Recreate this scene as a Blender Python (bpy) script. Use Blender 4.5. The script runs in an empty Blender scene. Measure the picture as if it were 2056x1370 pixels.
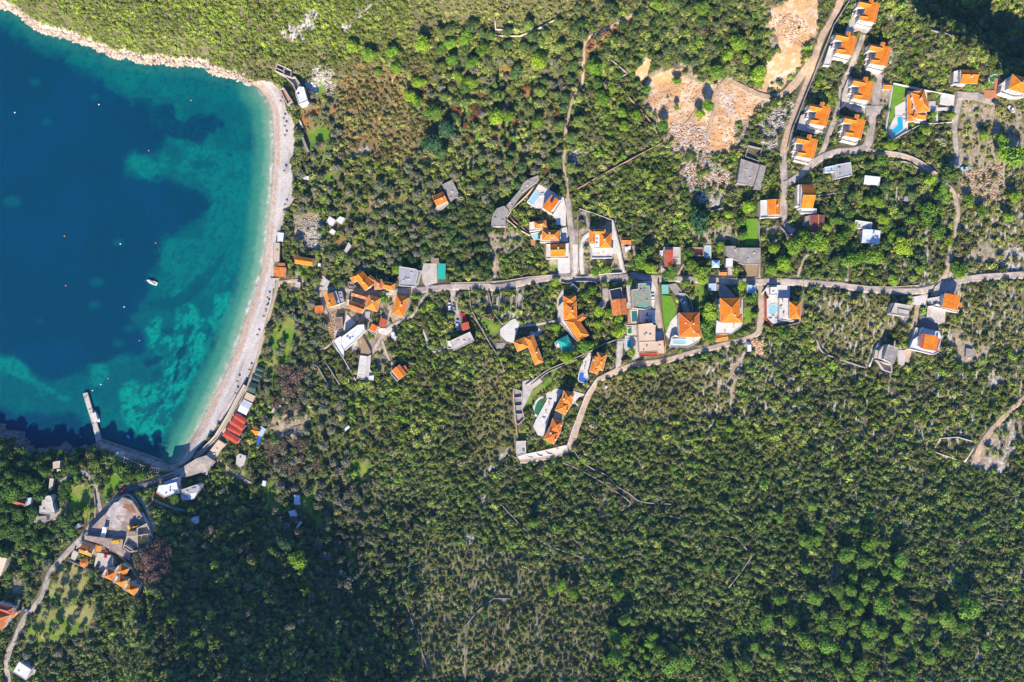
import bpy, math, random
import numpy as np
from mathutils import Vector
random.seed(7); RNG = np.random.default_rng(7)
sc = bpy.context.scene
S = 0.28                      # metres per photograph pixel at sea level
H = 400.0                     # camera height
CX, CY = 1028.0, 685.0
# ---------------------------------------------------------------- camera
cam = bpy.data.cameras.new('camera'); camo = bpy.data.objects.new('camera', cam)
sc.collection.objects.link(camo); camo.location = (0, 0, H); sc.camera = camo
cam.sensor_width = 36; cam.lens = 18.0 / (CX * S / H); cam.clip_start = 1; cam.clip_end = 12000
# ---------------------------------------------------------------- sky, sun, exposure
SUN_EL, SUN_AZ = math.radians(33), math.radians(188)      # azimuth clockwise from north
w = bpy.data.worlds.new("World"); sc.world = w; w.use_nodes = True
nt = w.node_tree; bg = nt.nodes['Background']
sky = nt.nodes.new('ShaderNodeTexSky'); sky.sky_type = 'NISHITA'; sky.sun_disc = False
sky.sun_elevation = SUN_EL; sky.sun_rotation = SUN_AZ; sky.air_density = 1.3; sky.dust_density = .3; sky.ozone_density = 2.5
tv = nt.nodes.new('ShaderNodeVectorMath'); tv.operation = 'MULTIPLY'; tv.inputs[1].default_value = (.55, .85, 1.5)
nt.links.new(sky.outputs[0], tv.inputs[0]); nt.links.new(tv.outputs[0], bg.inputs[0]); bg.inputs[1].default_value = 0.075
sun = bpy.data.lights.new('sun', 'SUN'); suno = bpy.data.objects.new('sun', sun); sc.collection.objects.link(suno)
sun.energy = 5.0; sun.angle = math.radians(.5); sun.color = (1, .90, .74)
sd = Vector((math.sin(SUN_AZ) * math.cos(SUN_EL), math.cos(SUN_AZ) * math.cos(SUN_EL), math.sin(SUN_EL)))
suno.rotation_euler = sd.to_track_quat('Z', 'Y').to_euler()
sc.view_settings.view_transform = 'Standard'; sc.view_settings.look = 'None'
sc.view_settings.exposure = 0.8; sc.view_settings.gamma = 1
sc.render.engine = 'CYCLES'

# ---------------------------------------------------------------- photo-map regions: origin and scale of the survey sheets
RG = {'A': (1560, 0, 4.145), 'B': (1560, 300, 4.145), 'C': (1100, 340, 4.145), 'D': (1100, 540, 3.806), 'E': (840, 340, 5.708),
      'F': (620, 500, 4.892), 'G': (0, 920, 4.8925), 'H': (0, 1100, 5.073), 'I': (350, 700, 4.566), 'J': (500, 100, 4.892),
      'K': (500, 380, 4.03), 'L': (950, 540, 5.709), 'M': (1000, 680, 4.893), 'N': (1640, 560, 4.892), 'O': (0, 0, 2.855),
      'P': (0, 480, 2.855), 'Q': (560, 0, 3.605), 'R': (1080, 0, 3.605), 'S': (280, 900, 2.915), 'T': (840, 900, 2.915),
      'U': (1440, 840, 2.584), 'V': (0, 760, 4.567), 'X': (0, 0, 1.0)}
def z(r, p):
    o = RG[r]; return (p[0] / o[2] + o[0], p[1] / o[2] + o[1])
def zz(r, pts): return [z(r, p) for p in pts]
# ---------------------------------------------------------------- coast line
coast = zz('O', [(0,35),(60,52),(130,85),(160,120),(200,150),(250,180),(320,195),(370,205),(420,220),(470,240),(530,255),(560,278),(610,290),(650,325),(690,330),(730,315),(770,340),(850,360),(930,345),(990,370),(1080,365),(1190,380),(1210,410),(1290,428),(1380,445),(1430,485),(1480,510),(1530,570),(1553,640),(1565,760),(1568,900),(1557,1050),(1540,1200),(1526,1370)]) \
  + zz('P', [(1500,170),(1450,340),(1400,480),(1350,630),(1300,750),(1230,890),(1160,1040),(1100,1140),(1060,1230),(1020,1285)]) \
  + zz('V', [(1560,800),(1490,752),(1200,655),(925,560),(880,590),(830,640),(780,608),(720,650),(680,662),(640,620),(600,588),(560,632),(480,630),(400,652),(330,662),(290,620),(260,590),(210,540),(200,492),(100,480),(60,490),(20,430),(0,420)])
coast_full = [(-4000, -40)] + coast + [(-4000, 852)]
def inpoly(u, v, poly):
    ins = np.zeros(u.shape, bool); n = len(poly)
    for i in range(n):
        x1, y1 = poly[i]; x2, y2 = poly[(i + 1) % n]
        if y1 == y2: continue
        c = ((y1 > v) != (y2 > v)) & (u < (x2 - x1) * (v - y1) / (y2 - y1) + x1)
        ins ^= c
    return ins
def segdist(u, v, pts):
    d = np.full(u.shape, 1e9)
    for (x1, y1), (x2, y2) in zip(pts[:-1], pts[1:]):
        dx, dy = x2 - x1, y2 - y1; L = dx * dx + dy * dy + 1e-9
        t = np.clip(((u - x1) * dx + (v - y1) * dy) / L, 0, 1)
        d = np.minimum(d, (u - x1 - t * dx) ** 2 + (v - y1 - t * dy) ** 2)
    return np.sqrt(d)
GU0, GV0, GST, GNU, GNV = -400, -400, 4, 714, 542
_gu, _gv = np.meshgrid(GU0 + GST * np.arange(GNU), GV0 + GST * np.arange(GNV))
_gd = segdist(_gu.astype(float), _gv.astype(float), coast_full) * np.where(inpoly(_gu.astype(float), _gv.astype(float), coast_full), -1, 1)
def bil(g, fu, fv):
    fu = np.clip(fu, 0, g.shape[1] - 1.001); fv = np.clip(fv, 0, g.shape[0] - 1.001)
    i = fu.astype(int); j = fv.astype(int); a = fu - i; b = fv - j
    return (g[j, i] * (1 - a) + g[j, i + 1] * a) * (1 - b) + (g[j + 1, i] * (1 - a) + g[j + 1, i + 1] * a) * b
def cdist(u, v): return bil(_gd, (u - GU0) / GST, (v - GV0) / GST)
_LAT = {}
def noise(u, v, sc_, seed=0, octv=3):
    lat = _LAT.get(seed)
    if lat is None: lat = _LAT[seed] = np.random.default_rng(seed + 11).random((257, 257))
    out = 0; amp = 1; tot = 0; f = 1.0 / sc_
    for o in range(octv):
        x = u * f + 31.7 * o + seed * 3.3; y = v * f + 17.1 * o
        xi = np.floor(x).astype(int); yi = np.floor(y).astype(int); a = x - xi; b = y - yi
        a = a * a * (3 - 2 * a); b = b * b * (3 - 2 * b); xi %= 256; yi %= 256
        q = (lat[yi, xi] * (1 - a) + lat[yi, xi + 1] * a) * (1 - b) + (lat[yi + 1, xi] * (1 - a) + lat[yi + 1, xi + 1] * a) * b
        out = out + amp * q; tot += amp; amp *= .55; f *= 2.03
    return out / tot
def sst(x, a, b):
    t = np.clip((x - a) / (b - a), 0, 1); return t * t * (3 - 2 * t)
def sp(x, k): 
    return np.where(x / k > 30, x, k * np.log1p(np.exp(np.minimum(x / k, 30))))
def hfun(x, y):
    """terrain height in metres"""
    x = np.asarray(x, float); y = np.asarray(y, float)
    u = np.clip(x / S + CX, -250, 2350); v = np.clip(CY - y / S, -250, 1650)
    d = cdist(u, v)
    sw = sst(v, 760, 800) * sst(u, 420, 370); nw = sst(v, 180, 130)
    A = 3 + 5 * sw + 3 * nw; L = 60 - 48 * sw - 44 * nw * (1 - sw)
    dl = np.maximum(d, 0)
    h = A * (1 - np.exp(-dl / L))
    h = h + 16 * sst(u, 620, 2200) * 1.0
    land = sst(d, 0, 40)
    vn = 150 - 30 * sst(u, 600, 1100)
    sn = .34 - .22 * sst(u, 950, 1250)
    h = h + land * sn * S * sp(vn - v, 18)
    ss = .06 + .07 * sst(u, 700, 950); vs = 970 - 40 * sst(u, 800, 1200)
    h = h + land * ss * S * sp(v - vs, 25)
    vs = np.interp(u, [200, 480, 640, 760, 850, 2000], [1010, 985, 1050, 1150, 1240, 1300]); ve = np.interp(u, [150, 350, 450, 600, 900], [1100, 1200, 1330, 1420, 1500])
    h = h + land * (.52 * sst(u, 230, 400) * sst(u, 960, 660)) * S * (sp(v - vs, 22) - sp(v - ve, 30)) + sst(v, vs + 20, vs + 120) * sst(u, 240, 360) * sst(u, 1000, 850) * (noise(u, v, 34, 71, 2) - .5) * 9
    ne = sst(u, 1735, 1790); vr = np.interp(u, [1745, 1775, 1800, 1860, 1915, 1955, 2010, 2350], [-5, 45, 75, 92, 120, 160, 200, 330]) + (noise(u, v, 22, 70) - .5) * 26
    h = h - ne * 1.15 * S * np.minimum(sp(vr - v, 5), 150)
    h = h + land * (noise(u, v, 90, 5, 3) - .5) * 3.0
    return np.where(d < 0, np.maximum(-6, d * .06), h)
def P(u, v, dz=0.0):
    zc = 5.0
    for _ in range(14):
        k = S * (H - zc) / H; x = (u - CX) * k; y = (CY - v) * k
        zc = .5 * zc + .5 * (float(hfun(x, y)) + dz)
    k = S * (H - zc) / H
    return Vector(((u - CX) * k, (CY - v) * k, zc))
def PA(u, v, dz=0.0):
    u = np.asarray(u, float); v = np.asarray(v, float); zc = np.full(u.shape, 5.0)
    for _ in range(16):
        k = S * (H - zc) / H; zc = .5 * zc + .5 * (hfun((u - CX) * k, (CY - v) * k) + dz)
    k = S * (H - zc) / H
    return (u - CX) * k, (CY - v) * k, zc
def PZ(u, v, zc):
    k = S * (H - zc) / H; return Vector(((u - CX) * k, (CY - v) * k, zc))
def ground(x, y): return float(hfun(x, y))
def to_px(x, y, zc):
    k = H / (H - zc) / S; return CX + x * k, CY - y * k

# ---------------------------------------------------------------- rasters of the ground cover, photo pixels with a margin
MG = 160; RW, RH = 2056 + 2 * MG, 1370 + 2 * MG
_ru, _rv = np.meshgrid(np.arange(RW) - MG, np.arange(RH) - MG)
def raster(): return np.zeros((RH, RW), np.float32)
def fill(r, poly, val=1.0, grow=0):
    us = [p[0] for p in poly]; vs = [p[1] for p in poly]
    a = max(0, int(min(us)) - 2 + MG - int(grow)); b = min(RW, int(max(us)) + 3 + MG + int(grow))
    c = max(0, int(min(vs)) - 2 + MG - int(grow)); d = min(RH, int(max(vs)) + 3 + MG + int(grow))
    if a >= b or c >= d: return
    uu = _ru[c:d, a:b].astype(float); vv = _rv[c:d, a:b].astype(float)
    m = inpoly(uu, vv, poly)
    if grow: m |= segdist(uu, vv, list(poly) + [poly[0]]) < grow
    r[c:d, a:b][m] = val
def line(r, pts, wd, val=1.0):
    us = [p[0] for p in pts]; vs = [p[1] for p in pts]; g = int(wd) + 2
    a = max(0, int(min(us)) - g + MG); b = min(RW, int(max(us)) + g + MG); c = max(0, int(min(vs)) - g + MG); d = min(RH, int(max(vs)) + g + MG)
    if a >= b or c >= d: return
    m = segdist(_ru[c:d, a:b].astype(float), _rv[c:d, a:b].astype(float), pts) < wd / 2
    r[c:d, a:b][m] = val
def blur(r, n):
    n = int(n); k = 2 * n + 1
    for ax in (0, 1):
        for _ in range(2):
            p = np.pad(r, [(n + 1, n) if i == ax else (0, 0) for i in (0, 1)], mode='edge')
            cs = np.cumsum(p, axis=ax, dtype=np.float64)
            r = ((cs[k:] - cs[:-k]) / k if ax == 0 else (cs[:, k:] - cs[:, :-k]) / k).astype(np.float32)
    return r
def samp(r, u, v):
    return bil(r, np.clip(u + MG, 0, RW - 2), np.clip(v + MG, 0, RH - 2))
OCC = raster()                # where nothing grows: buildings, roads, paving

# ---------------------------------------------------------------- materials
MATS = {}
def mat(name, col, rough=.85, var=.15, nscale=1.2, col2=None, bump=0.0, metal=0, spec=.3, wave=0, attr=None, inst=None, objcol=False, emit=None, bscale=None, wang=0):
    if name in MATS: return MATS[name]
    m = bpy.data.materials.new(name); m.use_nodes = True; t = m.node_tree; N = t.nodes; Lk = t.links
    b = N['Principled BSDF']; b.inputs['Roughness'].default_value = rough; b.inputs['Metallic'].default_value = metal
    b.inputs['Specular IOR Level'].default_value = spec
    tc = N.new('ShaderNodeNewGeometry')
    n1 = N.new('ShaderNodeTexNoise'); n1.inputs['Scale'].default_value = nscale; n1.inputs['Detail'].default_value = 5; n1.inputs['Roughness'].default_value = .65
    Lk.new(tc.outputs['Position'], n1.inputs['Vector'])
    mr = N.new('ShaderNodeMapRange'); mr.inputs[1].default_value = .3; mr.inputs[2].default_value = .7
    mr.inputs[3].default_value = 1 - var; mr.inputs[4].default_value = 1 + var; Lk.new(n1.outputs[0], mr.inputs[0])
    if attr or inst or objcol:
        if objcol:
            a = N.new('ShaderNodeObjectInfo'); src = a.outputs['Color']
        else:
            a = N.new('ShaderNodeAttribute'); a.attribute_name = attr or inst
            if inst: a.attribute_type = 'INSTANCER'
            src = a.outputs['Color']
    elif col2:
        mx = N.new('ShaderNodeMix'); mx.data_type = 'RGBA'; n2 = N.new('ShaderNodeTexNoise'); n2.inputs['Scale'].default_value = nscale * .35
        n2.inputs['Detail'].default_value = 4; Lk.new(tc.outputs['Position'], n2.inputs['Vector'])
        r2 = N.new('ShaderNodeMapRange'); r2.inputs[1].default_value = .38; r2.inputs[2].default_value = .62; Lk.new(n2.outputs[0], r2.inputs[0])
        Lk.new(r2.outputs[0], mx.inputs[0]); mx.inputs[6].default_value = (*col, 1); mx.inputs[7].default_value = (*col2, 1); src = mx.outputs[2]
    else:
        rgb = N.new('ShaderNodeRGB'); rgb.outputs[0].default_value = (*col, 1); src = rgb.outputs[0]
    vm = N.new('ShaderNodeVectorMath'); vm.operation = 'SCALE'; Lk.new(src, vm.inputs[0]); Lk.new(mr.outputs[0], vm.inputs['Scale'])
    Lk.new(vm.outputs[0], b.inputs['Base Color'])
    if wave:
        wv = N.new('ShaderNodeTexWave'); wv.inputs['Scale'].default_value = wave; wv.inputs['Distortion'].default_value = .4
        tcx = N.new('ShaderNodeTexCoord'); Lk.new(tcx.outputs['UV'], wv.inputs['Vector'])
        bp = N.new('ShaderNodeBump'); bp.inputs['Strength'].default_value = .5; bp.inputs['Distance'].default_value = .08
        Lk.new(wv.outputs[1], bp.inputs['Height']); Lk.new(bp.outputs[0], b.inputs['Normal'])
        m2 = N.new('ShaderNodeMapRange'); m2.inputs[3].default_value = .78; m2.inputs[4].default_value = 1.1; Lk.new(wv.outputs[1], m2.inputs[0])
        v2 = N.new('ShaderNodeVectorMath'); v2.operation = 'SCALE'; Lk.new(vm.outputs[0], v2.inputs[0]); Lk.new(m2.outputs[0], v2.inputs['Scale'])
        Lk.new(v2.outputs[0], b.inputs['Base Color'])
    if bump:
        bp = N.new('ShaderNodeBump'); bp.inputs['Strength'].default_value = 1; bp.inputs['Distance'].default_value = bump
        if bscale:
            n3 = N.new('ShaderNodeTexNoise'); n3.inputs['Scale'].default_value = bscale; n3.inputs['Detail'].default_value = 3
            Lk.new(tc.outputs['Position'], n3.inputs['Vector']); Lk.new(n3.outputs[0], bp.inputs['Height'])
        else: Lk.new(n1.outputs[0], bp.inputs['Height'])
        Lk.new(bp.outputs[0], b.inputs['Normal'])
    MATS[name] = m; return m
M = dict(
 tile=mat('orange_roof_tiles', (.72,.225,.006), .8, .18, .9, (.62,.16,.006), wave=.45), tile2=mat('orange_roof_tiles_pale', (.70,.26,.02), .8, .22, .9, (.55,.17,.025), wave=.45), tile3=mat('orange_roof_tiles_deep', (.66,.165,.008), .8, .22, .9, (.54,.12,.01), wave=.45),
 tile_old=mat('weathered_roof_tiles', (.60,.20,.045), .85, .30, 1.0, (.42,.12,.03), wave=.45),
 tile_red=mat('terracotta_roof_tiles', (.46,.09,.04), .8, .12, .8, (.38,.07,.03), wave=.45),
 tile_dark=mat('dark_red_roof_tiles', (.22,.07,.05), .85, .2, .8, wave=.45),
 tile_brown=mat('brown_roof_sheet', (.26,.17,.11), .85, .2, 1.5, wave=.4),
 white=mat('white_plaster', (.64,.60,.54), .85, .14, .7, (.54,.50,.45)),
 white_roof=mat('white_membrane', (.64,.64,.65), .7, .16, .6, (.58,.60,.63)),
 cream=mat('cream_plaster', (.62,.52,.38), .85, .08, .7),
 stone=mat('limestone_masonry', (.36,.31,.25), .9, .35, 2.5, (.30,.26,.22), bump=.05),
 redstone=mat('reddish_masonry', (.46,.24,.14), .9, .3, 2.5, (.34,.22,.15), bump=.05),
 conc=mat('weathered_concrete', (.33,.29,.25), .9, .22, .8, (.24,.22,.20)),
 concl=mat('pale_concrete', (.52,.46,.40), .9, .14, .8, (.42,.37,.32)),
 roof_grey=mat('grey_roof_slab', (.36,.36,.36), .8, .12, .9, (.30,.30,.31)),
 beige=mat('beige_roof_slab', (.62,.46,.31), .85, .08, .9, (.56,.42,.29)),
 green_slab=mat('peeling_green_slab', (.13,.30,.22), .85, .25, .7, (.28,.23,.17)),
 turq=mat('turquoise_sheet', (.02,.33,.25), .6, .08, 1),
 green_canvas=mat('green_canvas', (.05,.09,.07), .8, .15, 1),
 red_sheet=mat('red_roof_sheet', (.52,.07,.03), .7, .12, 1, (.42,.05,.03), wave=.4),
 rust=mat('rusty_earth', (.36,.13,.05), .95, .3, .6, (.24,.12,.07), bump=.05), palesoil=mat('pale_gravel', (.50,.44,.40), .95, .25, .7, (.36,.30,.26), bump=.05),
 lawn=mat('mown_lawn', (.10,.26,.012), .95, .22, 1.2, (.15,.27,.02), bump=.03),
 site=mat('churned_site_ground', (.40,.30,.23), .95, .25, .5, (.22,.17,.15), bump=.05),
 blue_sheet=mat('pale_blue_sheet', (.35,.50,.62), .6, .1, 1),
 blue_tarp=mat('blue_tarpaulin', (.02,.10,.55), .6, .2, 1.5),
 wood=mat('weathered_timber', (.30,.20,.12), .85, .3, 2.5),
 wood_light=mat('pale_timber', (.50,.38,.26), .85, .2, 2.5),
 pave=mat('pale_paving', (.62,.58,.53), .85, .10, 1.2, (.54,.50,.45)),
 pave_red=mat('terracotta_paving', (.48,.20,.09), .85, .2, 1.5),
 road=mat('dusty_concrete_road', (.46,.38,.31), .95, .26, .6, (.31,.27,.235), bump=.02),
 asphalt=mat('old_asphalt', (.17,.16,.16), .9, .18, .8, (.12,.12,.125)),
 dirt=mat('dirt_track', (.54,.37,.23), .95, .25, .5, (.40,.29,.20), bump=.04),
 sandp=mat('sandy_path', (.50,.38,.26), .95, .22, .6, (.40,.31,.23), bump=.03),
 glass=mat('dark_glass', (.03,.04,.05), .12, .0, 1, spec=.6),
 pool=mat('pool_water', (.02,.36,.52), .08, .08, .8, spec=.5, bump=.02),
 pool_dark=mat('dark_pool_water', (.03,.14,.15), .08, .1, .8, spec=.5, bump=.02),
 pool_green=mat('green_pool_water', (.03,.17,.05), .08, .12, .5, spec=.5, bump=.02),
 pool_pale=mat('pale_pool_water', (.28,.50,.56), .08, .1, .8, spec=.5, bump=.02),
 pool_navy=mat('navy_pool_cover', (.03,.12,.42), .5, .2, .5),
 solar=mat('solar_panel', (.02,.035,.12), .2, .1, 3, spec=.5),
 metal=mat('grey_steel', (.35,.36,.38), .5, .1, 2, metal=.3),
 darkmetal=mat('dark_steel', (.05,.05,.055), .6, .1, 2),
 rubber=mat('black_rubber', (.02,.02,.02), .9, .1, 2),
 yellow=mat('yellow_painted_steel', (.72,.42,.02), .6, .12, 2),
 car_white=mat('white_car_paint', (.75,.76,.78), .3, .02, 1), car_grey=mat('grey_car_paint', (.22,.24,.27), .3, .02, 1),
 car_red=mat('red_car_paint', (.50,.02,.02), .3, .02, 1), car_dark=mat('dark_car_paint', (.03,.04,.06), .3, .02, 1), car_blue=mat('light_blue_car_paint', (.35,.5,.68), .3, .02, 1),
 hull=mat('white_hull', (.80,.80,.80), .35, .03, 1), blue_hull=mat('blue_hull', (.05,.25,.60), .4, .1, 1), float_or=mat('orange_float', (.8,.22,.05), .5, .02, 1),
 bark=mat('bark', (.10,.075,.055), .95, .3, 3), leaf=mat('tree_leaves', (1,1,1), .75, .40, .9, objcol=True, spec=.15),
 scrub=mat('scrub_leaves', (1,1,1), .75, .42, .9, inst='tint', spec=.15),
)
# ---------------------------------------------------------------- object helpers
def link(o, par=None):
    sc.collection.objects.link(o)
    if par is not None: o.parent = par
    return o
def tag(o, label=None, cat=None, group=None, kind=None):
    if label: o['label'] = label
    if cat: o['category'] = cat
    if group: o['group'] = group
    if kind: o['kind'] = kind
    return o
def empty(name, loc, rz=0.0):
    o = bpy.data.objects.new(name, None); o.empty_display_size = .5; o.location = loc; o.rotation_euler = (0, 0, rz); return link(o)
class MB:
    def __init__(s): s.v = []; s.f = []; s.uv = {}
    def face(s, pts, uv=None):
        b = len(s.v); s.v += [tuple(p) for p in pts]; s.f.append(list(range(b, b + len(pts))))
        if uv: s.uv[len(s.f) - 1] = uv
    def prism(s, poly, z0, z1):
        n = len(poly); b = len(s.v)
        a = sum(poly[i][0] * poly[(i + 1) % n][1] - poly[(i + 1) % n][0] * poly[i][1] for i in range(n))
        if a < 0: poly = poly[::-1]
        z0s = z0 if hasattr(z0, '__len__') else [z0] * n; z1s = z1 if hasattr(z1, '__len__') else [z1] * n
        s.v += [(p[0], p[1], q) for p, q in zip(poly, z0s)] + [(p[0], p[1], q) for p, q in zip(poly, z1s)]
        s.f.append([b + n + i for i in range(n)]); s.f.append([b + i for i in range(n)][::-1])
        for i in range(n): j = (i + 1) % n; s.f.append([b + i, b + j, b + n + j, b + n + i])
        return s
    def box(s, c, d, rz=0.0):
        ca, sa = math.cos(rz), math.sin(rz)
        pl = [(c[0] + ca * x * d[0] / 2 - sa * y * d[1] / 2, c[1] + sa * x * d[0] / 2 + ca * y * d[1] / 2) for x, y in ((-1,-1),(1,-1),(1,1),(-1,1))]
        return s.prism(pl, c[2] - d[2] / 2, c[2] + d[2] / 2)
    def tube(s, p, q, r0, r1, n=7):
        p = Vector(p); q = Vector(q); ax = (q - p).normalized(); a = ax.orthogonal().normalized(); c = ax.cross(a); b = len(s.v)
        for k in range(n):
            d = a * math.cos(2 * math.pi * k / n) + c * math.sin(2 * math.pi * k / n)
            s.v.append(tuple(p + d * r0)); s.v.append(tuple(q + d * r1))
        for k in range(n): j = (k + 1) % n; s.f.append([b + 2 * k, b + 2 * j, b + 2 * j + 1, b + 2 * k + 1])
        s.f.append([b + 2 * k for k in range(n)][::-1]); s.f.append([b + 2 * k + 1 for k in range(n)])
        return s
    def mesh(s, name, m, smooth=False):
        me = bpy.data.meshes.new(name); me.from_pydata(s.v, [], s.f); me.materials.append(m)
        uvl = me.uv_layers.new(name='uv')
        if s.uv:
            for i, uv in s.uv.items():
                for k, li in enumerate(me.polygons[i].loop_indices): uvl.data[li].uv = uv[k]
        if smooth: me.polygons.foreach_set('use_smooth', [True] * len(me.polygons))
        me.update(); return me
    def build(s, name, m, par=None, smooth=False):
        o = bpy.data.objects.new(name, s.mesh(name, m, smooth)); link(o, par)
        if par is not None: o.location = (0, 0, 0); s_off(o, par)
        return o
def s_off(o, par):
    """mesh is in world coordinates: shift it so that the parent's empty at its base carries it"""
    inv = par.matrix_basis.inverted(); o.data.transform(inv)
def mesh_np(name, v, f, m, smooth=False):
    me = bpy.data.meshes.new(name); v = np.asarray(v, np.float32); f = np.asarray(f, np.int32); k = f.shape[1]
    me.vertices.add(len(v)); me.vertices.foreach_set('co', v.ravel()); me.loops.add(f.size); me.loops.foreach_set('vertex_index', f.ravel())
    me.polygons.add(len(f)); me.polygons.foreach_set('loop_start', np.arange(0, f.size, k, dtype=np.int32))
    if smooth: me.polygons.foreach_set('use_smooth', np.ones(len(f), bool))
    me.update(calc_edges=True)
    if m: me.materials.append(m)
    return me
# ================================================================ ground cover maps
R = {k: raster() for k in ('grass', 'soil', 'bare', 'rock', 'dry', 'beach', 'dark', 'red', 'grove', 'terr')}
def F(k, reg, pts, val=1.0): fill(R[k], zz(reg, pts), val)
def LN(k, reg, pts, wd, val=1.0): line(R[k], zz(reg, pts), wd, val)
beach_poly = zz('O', [(1440,470),(1500,462),(1560,472),(1600,505),(1622,560),(1640,630),(1680,680),(1692,750),(1685,850),(1668,950),(1680,1050),(1692,1130),(1660,1180),(1625,1240),(1605,1370)]) + \
  zz('P', [(1590,20),(1572,100),(1567,230),(1562,340),(1530,460),(1500,560),(1470,680),(1430,770),(1380,870),(1320,960),(1250,1060),(1190,1140),(1130,1200),(1090,1262),(1030,1300),(1000,1260),(1100,1100),(1300,700),(1400,400),(1480,0)]) + zz('O', [(1500,1200),(1530,800),(1500,600)])
fill(R['beach'], beach_poly)
# bright grass
for reg, p in [('K',[(190,1120),(300,1060),(360,1040),(390,1120),(385,1200),(370,1300),(250,1340),(180,1290),(170,1200)]),('K',[(240,860),(300,840),(330,870),(300,930),(250,930)]),('K',[(380,600),(500,620),(500,670),(390,680)]),
  ('A',[(970,700),(1080,740),(1040,800),(1045,860),(1020,920),(985,910),(970,1000),(925,1030),(950,830)]),('C',[(1650,410),(1752,410),(1752,635),(1640,635)]),
  ('D',[(868,200),(950,210),(985,300),(960,400),(905,490),(875,420)]),('D',[(1110,100),(1200,100),(1200,290),(1150,290),(1110,180)]),('D',[(1490,300),(1560,300),(1545,440),(1490,440)]),
  ('G',[(1000,170),(1180,140),(1180,260),(1060,420),(1000,450)]),('G',[(640,380),(740,250),(880,240),(930,380),(940,520),(820,640),(700,640),(640,520)]),('G',[(640,1040),(700,1030),(950,1130),(950,1180),(860,1160),(850,1290),(790,1330),(600,1300),(480,1290),(540,1120)]),
  ('H',[(620,170),(760,170),(990,250),(990,330),(860,460),(740,600),(480,560),(460,440),(560,300)]),('H',[(380,620),(600,600),(980,600),(990,680),(900,860),(650,920),(450,1000),(250,1000),(220,900),(280,760)]),
  ('M',[(190,870),(275,870),(275,1000),(200,1005)]),('M',[(280,600),(440,430),(600,260),(640,280),(480,500),(380,560),(280,760)]),('M',[(430,1000),(510,1040),(520,1080),(420,1080)]),
  ('I',[(870,0),(1080,0),(1050,90),(980,180),(920,330),(880,300)]),('I',[(860,790),(900,770),(890,900),(840,900)]),('I',[(530,1090),(620,1110),(700,1130),(690,1200),(640,1190)]),('I',[(1300,520),(1380,460),(1370,560),(1310,650)]),('I',[(860,1180),(960,1230),(1000,1370),(850,1370)]),
  ('S',[(960,240),(1040,220),(1000,330),(1060,370),(1090,370),(1050,520),(1020,430),(950,360)]),('S',[(740,220),(820,200),(860,280),(830,380),(750,330)]),('S',[(1230,90),(1330,80),(1320,180),(1240,160)]),('S',[(1190,580),(1300,580),(1280,650),(1200,630)]),
  ('J',[(600,780),(720,760),(740,900),(660,1000),(590,960),(560,860)]),('J',[(720,1240),(840,1180),(840,1280),(740,1330)]),('J',[(660,280),(740,260),(760,400),(690,470),(660,400)]),('J',[(740,780),(800,780),(790,1000),(740,1100)]),
  ('L',[(90,530),(180,560),(320,640),(300,740),(170,780)]),('Q',[(1420,980),(1470,900),(1450,1080)]),('E',[(1480,1050),(1600,1050),(1590,1200),(1480,1190)])]:
    F('grass', reg, p)
for p in [[(598,130),(660,180),(700,380),(860,300),(880,440),(720,560),(640,700),(562,705),(600,560),(590,400),(600,250)],[(545,600),(640,640),(640,740),(760,800),(760,1000),(740,1130),(640,1060),(560,1000),(535,880),(520,800)],[(60,1130),(210,1140),(205,1260),(150,1330),(50,1330),(30,1200)],[(870,120),(1120,120),(1140,330),(880,340)]]: F('grove', 'X', p)
for p in [[(1630,600),(1850,600),(1820,700),(1740,760),(1640,700)],[(1900,300),(2200,320),(2200,700),(1930,700),(1900,540)],[(1780,330),(1900,360),(1900,540),(1720,560)],[(940,590),(1110,570),(1110,650),(1000,640)],[(1400,700),(1600,680),(1620,860),(1400,860)],[(1900,700),(2200,700),(2200,1000),(1900,900)]]: F('terr', 'X', p)
# orange soil, clearings
for reg, p in [('R',[(1640,180),(1750,60),(1780,130),(1900,110),(1990,160),(2000,270),(1900,370),(1790,340),(1730,240)]),('R',[(1900,0),(2019,0),(2019,200),(1960,160),(1900,110)]),('R',[(1680,410),(1760,390),(1800,500),(1750,640),(1650,650),(1560,600),(1640,570)]),
  ('R',[(1020,600),(1090,570),(1170,650),(1150,740),(1190,770),(1120,880),(1040,930),(940,870),(880,880),(810,840),(790,720),(900,620),(1000,650)]),('R',[(800,570),(900,520),(1050,490),(1050,530),(930,560),(800,620)]),('R',[(690,500),(790,400),(840,470),(750,590),(690,570)]),
  ('R',[(1500,640),(1650,640),(1660,720),(1500,720)]),('R',[(1760,300),(1900,380),(1900,480),(1760,650),(1700,640)]),('R',[(1280,620),(1370,560),(1560,640),(1590,760),(1500,880),(1400,900),(1300,830)]),('R',[(1130,930),(1280,880),(1420,960),(1400,1120),(1260,1100),(1130,1060)]),('R',[(1580,760),(1700,720),(1620,820)]),('R',[(800,600),(1000,540),(1180,600),(1300,640),(1380,580),(1600,650),(1600,800),(1420,900),(1430,1080),(1300,1110),(1120,1050),(900,930),(800,800)]),('R',[(1640,100),(1750,40),(1900,-60),(2019,-60),(2030,200),(1990,300),(1900,390),(1760,340)]),('R',[(1300,600),(1420,640),(1560,650),(1640,680),(1600,760),(1400,900),(1300,860)]),('R',[(1150,640),(1290,620),(1300,860),(1130,940),(1060,940),(1190,760)]),('R',[(780,560),(1000,560),(1020,640),(880,700),(780,700)])]:
    F('soil', reg, p)
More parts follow.
